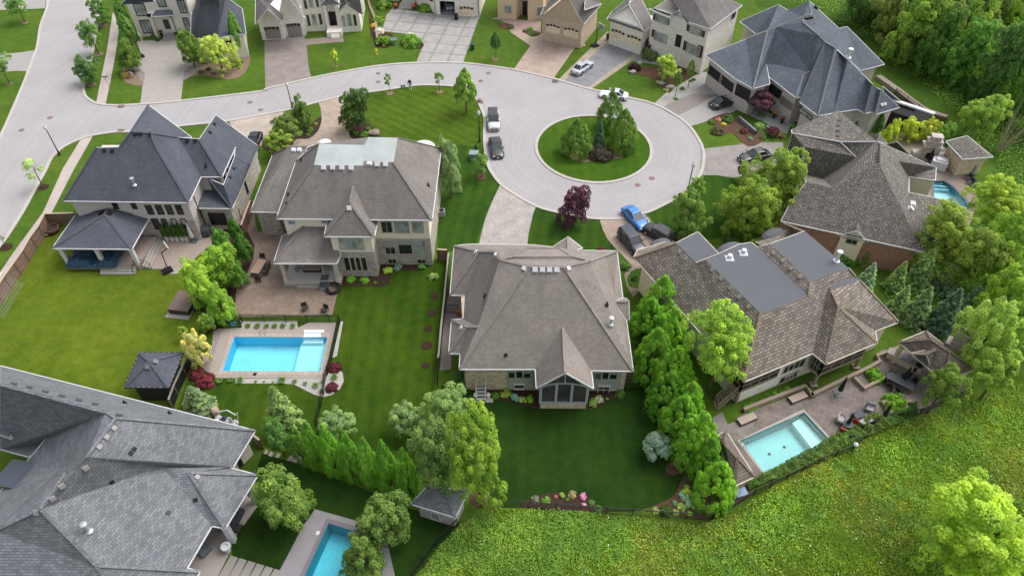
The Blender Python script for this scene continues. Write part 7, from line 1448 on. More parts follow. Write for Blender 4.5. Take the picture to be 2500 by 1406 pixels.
for q, l in (((1420,425),'grey fountain urn between the two white flowering shrubs'),((1315,52),'dark urn left of the stone entry steps, top'),((1722,85),'dark urn right of the stone entry steps, top')):
    simple('garden_urn', l, 'urn', W('A2',*q,0), [('basin', lambda m: m.lathe([(.35,0),(.3,.1),(.15,.2),(.15,.6),(.55,.85),(.65,1.0),(.55,1.0),(.3,.9)], 16), STONE)])
planter('flower_pot', 'pot of red flowers left of the top stone steps', W('A2',1430,88,0), .25, .45, plain('pot_dark', (.03,.03,.03)), pk='leafy', ph=.7, pr=.45, pcol=C_(200,70,80)); planter('flower_pot', 'pot of red flowers right of the top stone steps', W('A2',1600,95,0), .25, .45, plain('pot_dark', (.03,.03,.03)), pk='leafy', ph=.7, pr=.45, pcol=C_(200,70,80))
PD = plain('pot_dark', (.03,.03,.03))
for t_, x, y, l, c in (('A3',1107,380,'dark pot with green shrub left of the twin tan garage',(70,110,50)),('A3',1408,490,'dark pot with green shrub right of the twin tan garage',(70,100,50)),('A3',1645,515,'pot with yellow foliage left of the tall entry',(170,160,60)),('A3',1765,560,'pot with yellow foliage right of the tall entry',(170,160,60)),('A4',315,1030,'black planter with orange flowers on the entry terrace, left',(180,120,50)),('A4',385,1075,'black planter with red flowers on the entry terrace, right',(160,80,70)),('A1',1548,350,'black box planter left of the portico steps',(60,90,50)),('A1',1690,370,'black box planter right of the portico steps',(60,90,50))):
    planter('entry_planter', l, W(t_, x, y, 0), .28, .7, PD, pk='bush', ph=.6, pr=.4, pcol=C_(*c), sq='A1' == t_)
DKG = plain('bin_green', (.02,.06,.05), .6)
def binbox(m): m.box(-.3,-.35,.05,.3,.35,1.0); m.box(-.33,-.4,1.0,.33,.4,1.08); m.bar((-.3,-.42,.95),(.3,-.42,.95),.05); m.lathe([(.12,-.03),(.12,.03)], 10, Matrix.Translation((-.3,.35,.12)) @ Matrix.Rotation(pi/2,4,'Y'))
simple('wheelie_bin', 'black bin on the slab driveway in front of the open garage', 'bin', W('A2',2008,190,0), [('bin_body', binbox, BLACKM)]); simple('wheelie_bin', 'dark green bin on the lawn right of the slab driveway', 'bin', W('A2',2162,475,0), [('bin_body', binbox, DKG)])
simple('utility_cabinet', 'pale green utility cabinet on the lawn left of the dark sedan', 'cabinet', W('B2',2178,225,0), [('cabinet_body', lambda m: (m.box(-.6,-.5,0,.6,.5,1.0), m.box(-.66,-.56,1.0,.66,.56,1.08)), plain('cabinet_grey', S(150,168,166)))], -.1)
simple('utility_post', 'small dark green post behind the utility cabinet', 'post', W('B2',2195,150,0), [('post_body', lambda m: m.lathe([(.16,0),(.16,1.0),(.05,1.1)], 8), DKG)])
def hoop(label, base, back, t0, rz):
    p = W(t0, *base, 0); t = thing('basketball_hoop', label, 'basketball hoop', (p.x, p.y, 0), rz); 
    for nm, fn, mt in (('base', lambda m: (m.box(-.5,-.75,0,.5,.45,.25), m.box(-.4,-.6,.25,.4,.3,.34)), BLACKM), ('pole', lambda m: (m.bar((0,0,.2),(0,.1,3.0),.1), m.bar((0,.1,2.9),(0,.9,3.2),.08), m.bar((0,-.5,.3),(0,.05,1.2),.05)), BLACKM), ('backboard', lambda m: m.box(-.75,.9,2.8,.75,.94,3.7), PALEGLASS), ('backboard_frame', lambda m: (m.box(-.8,.88,2.75,.8,.96,2.82), m.box(-.8,.88,3.68,.8,.96,3.75), m.box(-.8,.88,2.82,-.74,.96,3.68), m.box(.74,.88,2.82,.8,.96,3.68)), WHITE), ('rim', lambda m: m.tube([Vector((cos(k*pi/6)*.23, 1.25+sin(k*pi/6)*.23, 3.05)) for k in range(13)], .02, 5), plain('rim_orange', (.6,.15,.03)))):
        m = MB(); fn(m); m.build(nm, mt, t)
hoop('basketball hoop on a pole by the cream house driveway', (1350,545), None, 'A1', -.9); hoop('basketball hoop on black base beside the blue grey driveway', (992,440), None, 'A3', -1.0); hoop('basketball hoop on a black base at the edge of the bright lawn patio', (1610,1255), None, 'B1', -.9)
MH = rough_mat('cast_iron', S(150,124,118), .2, 6, .8)
for k, (t_, x, y, l) in enumerate((('A1',475,1125,'rusty manhole cover in the middle of the left junction'),('A1',205,1243,'manhole cover on the side street near its left kerb'),('A2',40,978,'manhole cover on the road above the charcoal roof, upper'),('A2',142,1050,'pale manhole cover on the road above the pale driveway'),('A2',1263,783,'manhole cover on the road left of the walking person, lower'),('A2',1263,702,'pale manhole cover on the road left of the walking person, upper'),('A2',2240,775,'manhole cover right of the pyramidal tree, lower'),('A2',2315,700,'manhole cover right of the pyramidal tree, upper'),('B3',1393,437,'manhole cover south of the island, left'),('B3',1528,374,'manhole cover south of the island, right'))):
    p = W(t_, x, y, .02); simple('manhole_cover', l, 'manhole cover', p, [('lid', lambda m: m.lathe([(.42,.0),(.42,.03),(.36,.035),(.05,.036)], 16), MH)])
for t_, x, y, l in (('A1',1155,1012,'storm drain grate in the kerb left of the cream driveway'),('A1',1150,1247,'storm drain grate in the kerb above the charcoal roof'),('A3',608,775,'storm drain grate at the foot of the pink driveway')):
    p = W(t_, x, y, .1); simple('storm_drain', l, 'storm drain', p, [('grate', lambda m: [m.box(-.45+.15*k,-.3,.0,-.37+.15*k,.3,.135) for k in range(6)], MH), ('frame', lambda m: (m.box(-.5,-.34,0,.5,-.3,.14), m.box(-.5,.3,0,.5,.34,.14)), MH)])
def rock(label, p, s, c=(200,196,190), group=None):
    bm = bmesh.new(); bmesh.ops.create_icosphere(bm, subdivisions=3, radius=1); r = random.Random(int(p.x*100))
    ph = [r.uniform(0, 6) for _ in range(6)]
    for v in bm.verts: v.co *= 1+.16*sin(v.co.x*3+ph[0])+.13*sin(v.co.y*4+ph[1])+.1*sin(v.co.z*5+ph[2]); v.co.z *= .62
    me = bpy.data.meshes.new('boulder'); bm.to_mesh(me); bm.free(); me.materials.append(rough_mat('boulder_%d' % c[0], S(*c), .2, 2, .9, .4)); o = bpy.data.objects.new('boulder', me); COL.objects.link(o); o.location = (p.x, p.y, s*.4); o.scale = (s, s*.8, s); tag(o, label, 'boulder', group)
rock('pale boulder at the foot of the round purple shrub', W('A3',1340,700), .55); rock('pale boulder beside the weeping tree in the red mulch', W('A3',1618,808), .6); rock('whitish boulder at the lower tip of the red mulch bed', W('A3',1698,845), .6); rock('tan boulder beside the big dark maple', W('A2',1222,1285), .8, (160,144,130)); rock('pale boulder at the kerb behind the pyramidal tree', W('A2',2235,972), .6, (190,170,165))
# ------------------------------------------------------------ person and dog
def skin_figure(name, nodes, edges, mats, parent, root, sub=2):
    me = bpy.data.meshes.new(name); me.from_pydata([n[0] for n in nodes], edges, []); o = bpy.data.objects.new(name, me); COL.objects.link(o); o.parent = parent
    md = o.modifiers.new('skin', 'SKIN'); md.use_smooth_shade = True
    for i, n in enumerate(nodes): me.skin_vertices[0].data[i].radius = n[1]; me.skin_vertices[0].data[i].use_root = (i == root)
    o.modifiers.new('sub', 'SUBSURF').levels = sub; o.modifiers['sub'].render_levels = sub; me.materials.append(mats); return o
p = W('A2',1570,852,.0); pt = thing('person', 'person in a black jacket and light blue jeans at the lawn edge by the road', 'person', (p.x, p.y, 0), radians(8))
SKIN = plain('skin_tone', (.35,.2,.14)); JEANS = plain('denim_light', S(150,176,196,1.0)); JACK = plain('jacket_black', (.012,.013,.02), .8)
skin_figure('body', [((0,0,.95),(.14,.1)),((0,0,1.2),(.13,.1)),((0,0,1.42),(.15,.1)),((0,0,1.52),(.055,.055)),((0,0,1.66),(.085,.1)),((-.2,0,1.42),(.06,.06)),((-.27,.04,1.14),(.045,.045)),((-.33,-.14,.95),(.032,.032)),((.2,0,1.42),(.06,.06)),((.26,.0,1.14),(.045,.045)),((.24,-.1,.9),(.032,.032)),
 ((-.09,0,.9),(.09,.09)),((-.12,.12,.5),(.065,.065)),((-.14,.02,.08),(.045,.045)),((-.14,-.14,.04),(.045,.03)),((.09,0,.9),(.09,.09)),((.13,-.14,.5),(.065,.065)),((.16,-.16,.08),(.045,.045)),((.16,-.32,.04),(.045,.03))],
 [(0,1),(1,2),(2,3),(3,4),(2,5),(5,6),(6,7),(2,8),(8,9),(9,10),(0,11),(11,12),(12,13),(13,14),(0,15),(15,16),(16,17),(17,18)], SKIN, pt, 0)
skin_figure('jacket', [((0,0,.93),(.17,.13)),((0,0,1.2),(.16,.13)),((0,0,1.42),(.175,.125)),((0,.02,1.55),(.10,.10)),((0,.03,1.68),(.11,.12)),((-.2,0,1.42),(.085,.085)),((-.27,.04,1.14),(.07,.07)),((-.32,-.1,1.0),(.055,.055)),((.2,0,1.42),(.085,.085)),((.26,.0,1.14),(.07,.07)),((.25,-.07,.96),(.055,.055))],
 [(0,1),(1,2),(2,3),(3,4),(2,5),(5,6),(6,7),(2,8),(8,9),(9,10)], JACK, pt, 0)
skin_figure('jeans', [((0,0,.95),(.15,.12)),((-.09,0,.86),(.11,.11)),((-.12,.12,.5),(.085,.085)),((-.14,.03,.12),(.07,.07)),((.09,0,.86),(.11,.11)),((.13,-.14,.5),(.085,.085)),((.16,-.15,.12),(.07,.07))], [(0,1),(1,2),(2,3),(0,4),(4,5),(5,6)], JEANS, pt, 0)
for sx, y in ((-.14,-.06),(.16,-.24)):
    m = MB(); m.box(sx-.05,y-.15,0,sx+.05,y+.13,.09); m.build('shoe', WHITE, pt)
for sx, y, z in ((-.34,-.17,.9),(.24,-.13,.86)):
    m = MB(); 
    for k in range(4): m.tube([Vector((sx-.03+.02*k, y, z)), Vector((sx-.03+.02*k, y-.02, z-.05-.008*(k in (1,2)))), Vector((sx-.03+.02*k, y-.04, z-.08))], .009, 5)
    m.tube([Vector((sx+.03, y, z+.02)), Vector((sx+.055, y-.02, z-.03))], .010, 5); m.tube([Vector((sx, y, z+.04)), Vector((sx, y, z-.01))], .035, 8); m.build('hand', SKIN, pt)
m = MB(); m.lathe([(.02,1.58),(.07,1.62),(.085,1.70),(.06,1.78),(.02,1.80)], 10, Matrix.Translation((0,-.035,0))); fc = m.build('face', SKIN, pt); m = MB()
for s_ in (-1, 1): m.box(s_*.03-.01,-.125,1.70,s_*.03+.01,-.112,1.715)
m.box(-.02,-.12,1.645,.02,-.11,1.652); m.bar((0,-.12,1.70),(0,-.135,1.675),.015); m.build('eyes_and_mouth', BLACKM, fc)
p = W('A2',1500,842,.0); dg = thing('dog', 'small black dog with a white head beside the walking person', 'dog', (p.x, p.y, 0), radians(200))
skin_figure('body', [((-.28,0,.38),(.10,.11)),((0,0,.38),(.10,.10)),((.24,0,.38),(.12,.13)),((.36,0,.5),(.07,.07)),((-.28,.08,.3),(.05,.05)),((-.22,.08,.18),(.03,.03)),((-.32,.08,.12),(.022,.022)),((-.30,.08,.02),(.028,.02)),((-.28,-.08,.3),(.05,.05)),((-.22,-.08,.18),(.03,.03)),((-.32,-.08,.12),(.022,.022)),((-.30,-.08,.02),(.028,.02)),((.25,.08,.25),(.04,.04)),((.24,.08,.02),(.025,.025)),((.25,-.08,.25),(.04,.04)),((.26,-.08,.02),(.025,.025)),((-.38,0,.45),(.03,.03)),((-.5,0,.58),(.015,.015))],
 [(0,1),(1,2),(2,3),(0,4),(4,5),(5,6),(6,7),(0,8),(8,9),(9,10),(10,11),(2,12),(12,13),(2,14),(14,15),(0,16),(16,17)], JACK, dg, 1)
skin_figure('head', [((.36,0,.52),(.07,.07)),((.46,0,.58),(.08,.075)),((.58,0,.54),(.04,.035)),((.62,0,.53),(.03,.025))], [(0,1),(1,2),(2,3)], WHITE, dg, 0)
m = MB(); m.bar((.42,.06,.64),(.40,.10,.56),.03,.06); m.bar((.42,-.06,.64),(.40,-.10,.56),.03,.06); m.build('ears', JACK, dg)
m = MB(); pA = Vector((p.x, p.y, .5)); pB = Vector((pt.location.x-.3, pt.location.y-.15, .85)); m.tube([pA, pA.lerp(pB, .5)-Vector((0,0,.12)), pB], .012, 5); lo = m.build('dog_leash', BLACKM); tag(lo, 'thin leash between the walking person and the small dog', 'leash')

# ------------------------------------------------------------ fences
def resample(pts, step):
    out = [pts[0].copy()]; 
    for a, b in zip(pts, pts[1:]):
        L = (b-a).length; n = max(1, round(L/step)); out += [a.lerp(b, k/n) for k in range(1, n+1)]
    return out
def iron_fence(label, pts, h=1.2, step=2.4, name='iron_fence', pick=.13):
    q = [Vector((p.x, p.y, 0)) for p in GS(pts)]; t = thing(name, label, 'fence', tuple(q[0])); O = q[0].copy(); pp = [p-O for p in resample(q, step)]
    for p in pp: m = MB(); m.bar(p, p+Vector((0,0,h+.08)), .07); m.build('post', BLACKM, t)
    m = MB()
    for a, b in zip(pp, pp[1:]):
        for z in (.12, h-.18, h-.03): m.bar(a+Vector((0,0,z)), b+Vector((0,0,z)), .035)
    m.build('rail', BLACKM, t); m = MB()
    for a, b in zip(pp, pp[1:]):
        n = int((b-a).length/pick)
        for k in range(1, n): c = a.lerp(b, k/n); m.bar(c+Vector((0,0,.1)), c+Vector((0,0,h)), .022)
    m.build('pickets', BLACKM, t); t.children[-1]['kind'] = 'stuff'; return t
WOODF = brickwall('fence_wood', S(146,122,106,1.1), S(128,106,94,1.1), S(90,74,64,1), 6, .16, .25); WOODC = plain('fence_cap_wood', S(190,172,152,1.1), .8); WOODD = plain('fence_post_wood', S(110,82,68,1.1), .8)
def wood_fence(label, pts, h=1.9, step=2.4, cap=WOODC, panel=WOODF, name='wood_fence'):
    q = [Vector((p.x, p.y, 0)) for p in GS(pts)]; t = thing(name, label, 'fence', tuple(q[0])); O = q[0].copy(); pp = [p-O for p in resample(q, step)]
    for p in pp: m = MB(); m.bar(p, p+Vector((0,0,h+.05)), .14); m.build('post', WOODD, t)
    for a, b in zip(pp, pp[1:]): m = MB(); m.bar(a+Vector((0,0,h/2)), b+Vector((0,0,h/2)), .05, h-.1); m.build('panel', panel, t)
    m = MB()
    for a, b in zip(pp, pp[1:]): m.bar(a+Vector((0,0,h+.07)), b+Vector((0,0,h+.07)), .2, .05)
    m.build('cap_rail', cap, t); return t
wood_fence('brown wooden privacy fence between the left sidewalk and the bright lawn', P('B1',760,815,490,822,430,942,355,1045,285,1172,200,1295,110,1425,-60,1700))
wood_fence('dark wooden fence between the charcoal and the taupe roofed houses', P('B1',2335,925,2375,810,2420,690), 1.8); wood_fence('short wooden gate fence at the right corner of the tan house', P('B2',1835,1190,1925,1195), 1.7, 1.3)
wood_fence('dark fence with pale cap between the mown lawn and the middle bungalow', P('B2',1940,1200,'C2',1925,0,1900,260,1872,520,1850,780,1842,830), 1.3, 2.6, panel=BLACKM, cap=plain('cap_pale', S(176,170,160))); iron_fence('black fence end panels above the grey green tree', P('C2',1842,830,1835,940,1828,1040), 1.3)
wood_fence('pale capped fence right of the black shed', P('C1',1840,800,1780,930,1700,1110,1655,1240), 1.5, 2.4, panel=BLACKM, cap=plain('cap_pale', S(176,170,160)))
wood_fence('dark wooden fence stub at the corner of the grey roofed house', P('D2',70,140,165,215), 1.6, 1.5)
iron_fence('black iron fence round the paver side of the blue pool', P('C1',2085,470,2298,468,2312,412,'C2',180,413,388,415,592,417,800,417,897,417), 1.25); iron_fence('black iron fence running down right of the blue pool to the hedge', P('C2',897,417,862,600,825,770,785,910,757,985,745,1112,718,1222,672,1420), 1.25)
iron_fence('long black iron fence between the dark lawn and the meadow', P('D3',-100,752,0,752,350,762,600,778,830,800,1320,832,1600,852,1820,866,2060,884), 1.15); iron_fence('black iron fence along the low hedge by the turquoise pool', P('D3',2060,884,2240,780,'D4',140,600,420,470,700,330,1000,210,'C4',1250,1240,1580,1190,1760,1110,2010,1005), 1.15)
iron_fence('black iron fence between the bottom lawn and the meadow weeds', P('D2',1985,925,1900,1010,1780,1120,1660,1280,1560,1420,1400,1650), 1.15); iron_fence('short iron fence between the bungalow and the hedge', P('C3',1270,1052,1430,1056,1600,1066), 1.1)
iron_fence('black fence on the pale wall behind the blue grey house', P('A4',1365,835,1465,905,1560,975,1660,1045,1800,1085), 1.3)
WALLP = rough_mat('retaining_stone', S(172,156,138), .15, 2, .9, .2)
def low_wall(label, pts, h=.5, w=.35, mat=None, smooth=0, name='garden_wall'):
    q = [(p.x, p.y) for p in GS(pts)]; q = smooth_pts(q, smooth, False) if smooth else q; o = strip(name, q, w, 0, h, mat or WALLP, kind=None); tag(o, label, 'wall')
low_wall('pale curving retaining wall at the wood edge, top right', P('A4',1195,690,1350,800,1480,900,1620,995,1810,1060), .6, 1.0, rough_mat('retaining_pale', S(176,160,150), .1, 2), 3)
low_wall('tan stone wall below the lower porch beside the loungers', P('C4',55,1172,300,1075,590,965,640,1048), .55); low_wall('tan stone wall from the closed black parasol to the raised planter', P('C4',640,1048,850,945,1125,815,1245,748,1215,700,1425,625), .55)
low_wall('stone edge of the upper raised planter', P('C4',1000,885,1100,985,1285,890), .5); low_wall('stone edge of the lower raised planter', P('C4',1500,1075,1240,1085,1310,1195,1480,1140), .5); low_wall('pale stone wall left of the clipped hedges, top', P('A2',1140,-40,1180,90,1230,210,1250,450), .5, .4)
for k, (t_, q, l) in enumerate((('EF',(480,1075,615,1180),'grey polished slab wall below the purple maple'),('EF',(415,1215,590,1365),'long low grey slab wall in the front bed'),('EF',(695,1310,780,1400),'short dark slab wall beside the red maple'))): low_wall(l, P(t_, *q), .7, .3, plain('slab_grey', S(140,142,150)))
# ------------------------------------------------------------ yard objects
CHB = plain('cushion_beige', S(190,172,156)); CHG = plain('cushion_grey', S(176,176,180)); IRONB = plain('iron_bronze', S(70,62,58)); BLKF = plain('fabric_black', (.015,.015,.017), .9); REDC = plain('fabric_red', S(190,50,56)); TABL = plain('table_slate', S(74,80,90))
def chair(label, t_, x, y, rz, frame=IRONB, seat=CHB, group=None, w=.62, name='patio_chair', cat='chair'):
    p = W(t_, x, y, 0); return simple(name, label, cat, p, [('seat', lambda m: m.box(-w/2,-.3,.4,w/2,.3,.5), seat), ('backrest', lambda m: m.box(-w/2,.26,.5,w/2,.34,1.0), seat)]+[('leg', (lambda sx, sy: lambda m: m.bar((sx*w*.48, sy*.3, 0), (sx*w*.48, sy*.3, .62 if sy < 0 else 1.0), .045))(sx, sy), frame) for sx in (-1, 1) for sy in (-1, 1)]+[('armrest', (lambda sx: lambda m: m.bar((sx*w*.52,-.3,.64),(sx*w*.52,.3,.64),.06,.03))(sx), frame) for sx in (-1, 1)], rz, group)
def table(label, t_, x, y, rz, lx, ly, h=.74, top=TABL, leg=IRONB, name='patio_table', rnd=False):
    p = W(t_, x, y, 0); pr = [('tabletop', (lambda m: m.lathe([(lx/2,h-.05),(lx/2,h)],18)) if rnd else (lambda m: m.box(-lx/2,-ly/2,h-.05,lx/2,ly/2,h)), top)]
    k = .3 if rnd else .46
    pr += [('leg', (lambda sx, sy: lambda m: m.bar((sx*lx*k, sy*ly*k, 0), (sx*lx*k, sy*ly*k, h-.05), .06))(sx, sy), leg) for sx in (-1, 1) for sy in (-1, 1)]; return simple(name, label, 'table', p, pr, rz)
table('long stone topped dining table on the brown paver patio', 'B2',135,1290,radians(80),2.4,1.1,top=rough_mat('table_stone', S(186,158,140), .1, 3), name='dining_table')
for k, (x, y, r, l) in enumerate(((165,1200,0,'chair at the far end of the patio dining table'),(215,1265,-1.5,'upper chair on the right of the patio dining table'),(195,1325,-1.5,'lower chair on the right of the patio dining table'),(130,1385,3.1,'chair at the near end of the patio dining table'))): chair(l, 'B2', x, y, r, IRONB, IRONB)
chair('left brown rocking chair on the pavers above the pool', 'C2',572,300,.5,IRONB,IRONB); chair('right brown rocking chair on the pavers above the pool', 'C2',760,318,-.4,IRONB,IRONB)
chair('wicker chair on the tan house porch, left', 'B2',515,1315,.8,IRONB,CHB); 
simple('patio_sofa','beige cushioned sofa at the back of the tan house porch','sofa',W('B2',640,1285,.55),[('seat', lambda m: m.box(-1.0,-.4,.9,1.0,.4,1.05), CHB),('backrest', lambda m: m.box(-1.0,.3,1.05,1.0,.45,1.4), CHB),('base', lambda m: m.box(-1.05,-.42,.55,1.05,.45,.9), IRONB)])
def parasol(label, t_, x, y, mat, h=2.4, r=.2, z=0, lean=0, name='closed_parasol'):
    p = W(t_, x, y, z); simple(name, label, 'parasol', p, [('base', lambda m: m.box(-.45,-.45,z,.45,.45,z+.1), plain('parasol_base', S(110,112,116))), ('pole', lambda m: m.bar((0,0,z),(0,0,z+h),.05), GREYM), ('canopy', lambda m: m.lathe([(.06,z+.55),(r,z+.8),(r*.8,z+h*.55),(r*.55,z+h*.62),(r*.7,z+h*.7),(.03,z+h+.1)], 10), mat)])
parasol('closed beige parasol at the front of the tan house porch', 'B2',755,1360,CHB,2.2,z=.55); parasol('closed white parasol beside the potted cedars', 'B1',1848,975,WHITE,3.0,.24)
parasol('tall closed black parasol by the stone wall under the cedar roof', 'C4',878,1008,BLKF,2.9,.26); parasol('closed black parasol on the round side table at the patio rim', 'C4',1262,1225,BLKF,2.7,.22); parasol('closed black parasol in the little red chair table', 'C4',950,1290,BLKF,2.3,.2); parasol('closed black parasol through the long slate dining table', 'C4',1435,905,BLKF,2.6,.25); parasol('closed black parasol beside the white covered grill at the curved pool', 'EG',1215,470,BLKF,2.6,.3)
simple('paddling_ring','black inflatable swim ring leaning at the tan house porch steps','swim ring',W('C2',838,110,0),[('ring', lambda m: m.tube([Vector((cos(k*pi/12)*.72, sin(k*pi/12)*.72, .35+.12*sin(k*pi/12))) for k in range(25)], .19, 10, cap=False), BLKF)])
simple('porch_steps','two wide tan stone steps below the tan house porch','steps',W('C2',628,92,0),[('tread', lambda m: m.box(-1.7,-.1,0,1.7,.75,.2), M_concP),('tread', lambda m: m.box(-1.7,.3,.2,1.7,.75,.4), M_concP)])
simple('storage_box','grey storage box between the porch steps and the swim ring','box',W('C2',762,98,0),[('box_body', lambda m: m.box(-.55,-.3,0,.55,.5,.6), GREYM),('lid', lambda m: m.box(-.58,-.33,.6,.58,.53,.66), TABL)])
h_ = MB(); hp = [Vector((x, y, .04)) for x, y in smooth_pts([(p.x, p.y) for p in GS(P('B2',240,900,240,1000,225,1080,265,1180,300,1300,'C2',330,30,400,90,560,120,650,140,680,165,650,175,640,150))], 4, False)]; h_.tube(hp, .035, 5); o = h_.build('garden_hose', plain('hose_green', S(130,160,130))); tag(o, 'pale green garden hose winding over the brown paver patio', 'hose')
def acunit(label, t_, x, y, z=0): p = W(t_, x, y, z); simple('air_conditioner', label, 'air conditioner', p, [('casing', lambda m: m.box(-.4,-.4,z,.4,.4,z+.85), plain('ac_grey', S(176,178,176))), ('fan_guard', lambda m: m.lathe([(.32,z+.86),(.32,z+.88),(.1,z+.89)], 16), BLACKM)])
acunit('air conditioner at the left wing corner of the tan house', 'B2',342,945); acunit('upper air conditioner by the right wall of the tan house', 'B2',1872,765); acunit('grey air conditioner beside the bush under the brick wall', 'B4',1080,1075)
simple('wall_gate','curved grey gate panel behind the charcoal roofed house','gate',W('B1',2300,725,0),[('frame', lambda m: (m.bar((-.9,0,0),(-.9,0,1.7),.07), m.bar((.9,0,0),(.9,0,1.7),.07), m.bar((-.9,0,1.7),(.9,0,1.7),.07), m.bar((-.9,0,.15),(.9,0,.15),.07)), BLACKM),('pickets', lambda m: [m.bar((-.75+.25*k,0,.1),(-.75+.25*k,0,1.7),.03) for k in range(7)], BLACKM)], -1.2)
simple('grill_cover','big grey covered grill against the grey stone wall','grill',W('B1',1965,910,0),[('cover', lambda m: m.lathe([(.95,0),(1.0,.5),(.9,1.1),(.6,1.35),(.1,1.42)], 14, Matrix.Diagonal((1,.7,1,1))), plain('cover_grey', S(84,84,88), .8))])
m = MB(); p = W('B1',890,1190,.7)
tt = thing('covered_hot_tub', 'hot tub under a crumpled dark blue tarp on the raised porch', 'hot tub', (p.x, p.y, 0)); r_ = random.Random(4)
G_ = [[Vector((-3.0+6.0*i/16, -.6+2.6*j/8, .72+(.75 if 0 < i < 16 and 0 < j < 8 and abs(i-9) > 1 else .18)+r_.uniform(-.13, .13))) for j in range(9)] for i in range(17)]
for i in range(16):
    for j in range(8): m.face([G_[i][j], G_[i+1][j], G_[i+1][j+1], G_[i][j+1]])
for i in range(16): m.face([G_[i][0]*1, Vector((G_[i][0].x, G_[i][0].y-.1, .72)), Vector((G_[i+1][0].x, G_[i+1][0].y-.1, .72)), G_[i+1][0]*1])
m.build('tarp', rough_mat('tarp_blue', S(40,70,92,1), .3, 2, .5), tt)
PS = [('stair_rail_1', (1310,1120),(1390,1195)), ('stair_rail_2', (960,1175),(985,1285)), ('stair_rail_3', (1245,1180),(1270,1290))]
pa_ = W('B1',985,1240,0); pb_ = W('B1',1310,1240,0); stair('porch_stairs', 'stone steps with black rails from the covered porch down to the bright lawn', pa_, pb_, 0, .7, (0,-1,0), 3, M_concP, BLACKM)
pa_ = W('B1',1370,1235,0); pb_ = W('B1',1500,945,0); stair('patio_stairs', 'stone steps with black rails from the covered porch to the side patio', pa_, pb_, 0, .7, (1,0,0), 3, M_concP, BLACKM)
simple('wooden_cart','hexagonal brown wooden planter frame against the wooden fence','planter',W('B1',510,880,0),[('frame', lambda m: [m.bar(Vector((cos(k*pi/3)*.9, sin(k*pi/3)*.9, .5)), Vector((cos((k+1)*pi/3)*.9, sin((k+1)*pi/3)*.9, .5)), .14, .3) for k in range(6)], WOODD),('bed', lambda m: m.lathe([(.8,.3),(.8,.45)], 6), IRONB),('rim_board', lambda m: m.box(-1.2,-1.0,.2,-.2,-.8,.3), WOODC)])
# soccer goal
GW = plain('goal_white', (.78,.78,.78), .4); pa_ = W('C1',95,60,0); dr = (W('C1',-120,420,0)-pa_).normalized(); bk = Vector((-dr.y, dr.x, 0)); bk = bk if bk.x > 0 else -bk
t = thing('soccer_goal', 'white soccer goal with sagging net at the left edge of the bright lawn', 'goal', (pa_.x, pa_.y, 0)); m = MB(); Lg = dr*5.5; Hh = Vector((0,0,2.0))
m.tube([Vector((0,0,0)), Hh], .06, 8); m.tube([Lg, Lg+Hh], .06, 8); m.tube([Hh, Lg+Hh], .06, 8); m.build('goal_frame', GW, t); m = MB()
for k in range(23):
    a = Lg*(k/22); m.tube([a+Hh, a+Hh*.55+bk*.8, a+bk*1.7], .006, 3, cap=False)
for j in range(9):
    f = j/8; z = Hh*(1-f)+bk*(1.7*f)+bk*(.25*sin(pi*f)); m.tube([z, z+Lg], .006, 3, cap=False)
m.build('net', plain('net_white', (.6,.62,.6)), t); t.children[-1]['kind'] = 'stuff'
simple('daybed_box','brown slatted storage bench half under the lowest bright maple','bench',W('C1',1775,250,0),[('box_body', lambda m: m.box(-1.2,-1.6,0,1.2,1.4,.75), IRONB),('lid', lambda m: m.box(-1.25,-1.65,.75,1.25,1.45,.85), rough_mat('lid_brown', S(138,118,112), .1, 3)),('slab', lambda m: m.box(-1.5,-2.2,0,1.3,1.6,.06), M_concP)], -.15)
simple('toy_tricycle','small blue ride-on toy beside the slatted bench','toy',W('C1',1835,310,0),[('toy_frame', lambda m: (m.bar((-.3,0,.2),(.3,0,.3),.08), m.bar((.3,0,.2),(.3,0,.6),.05), m.bar((.3,-.2,.6),(.3,.2,.6),.04)), plain('toy_blue', (.03,.1,.4)))]+[('wheel', (lambda x, y: lambda m: m.lathe([(.14,-.03),(.14,.03)], 10, Matrix.Translation((x,y,.14)) @ Matrix.Rotation(pi/2,4,'X')))(x, y), BLACKM) for x, y in ((-.3,.18),(-.3,-.18),(.3,0))])
# pool ladders, hoop
def ladder(label, t_, x, y, rz, w=.5):
    p = W(t_, x, y, 0); simple('pool_ladder', label, 'pool ladder', p, [('rail', (lambda s: lambda m: m.tube([Vector((s,.35,.02)), Vector((s,.35,.6)), Vector((s,.15,.85)), Vector((s,-.1,.7)), Vector((s,-.12,-.7))], .03, 6))(s), plain('chrome', (.7,.7,.72), .2, .5, 1)) for s in (-w/2, w/2)]+[('rung', (lambda z: lambda m: m.box(-w/2,-.2,z,w/2,-.08,z+.04))(z), WHITE) for z in (-.25,-.5)], rz)
ladder('chrome ladder on the upper rim of the bright blue pool', 'C2',165,545,0); ladder('chrome ladder on the left corner of the turquoise pool', 'D4',55,160,radians(125))
simple('pool_hoop','bright blue ring hanging on the upper black pool fence','ring',W('C1',2242,462,0),[('ring', lambda m: m.tube([Vector((cos(k*pi/8)*.3,-.08,.7+sin(k*pi/8)*.3)) for k in range(17)], .06, 6, cap=False), plain('ring_blue', (.03,.3,.6)))])
for t_, x, y, l in (('C1',2432,912,'white skimmer lid on the left deck below the blue pool'),('C2',88,912,'white skimmer lid on the middle deck below the blue pool'),('D2',680,1002,'cream skimmer lid on the grey deck of the bottom pool')):
    simple('skimmer_lid', l, 'lid', W(t_,x,y,0), [('lid', lambda m: (m.box(-.18,-.18,.02,.18,.18,.05), m.box(-.12,-.12,.05,.12,.12,.06)), WHITE)])
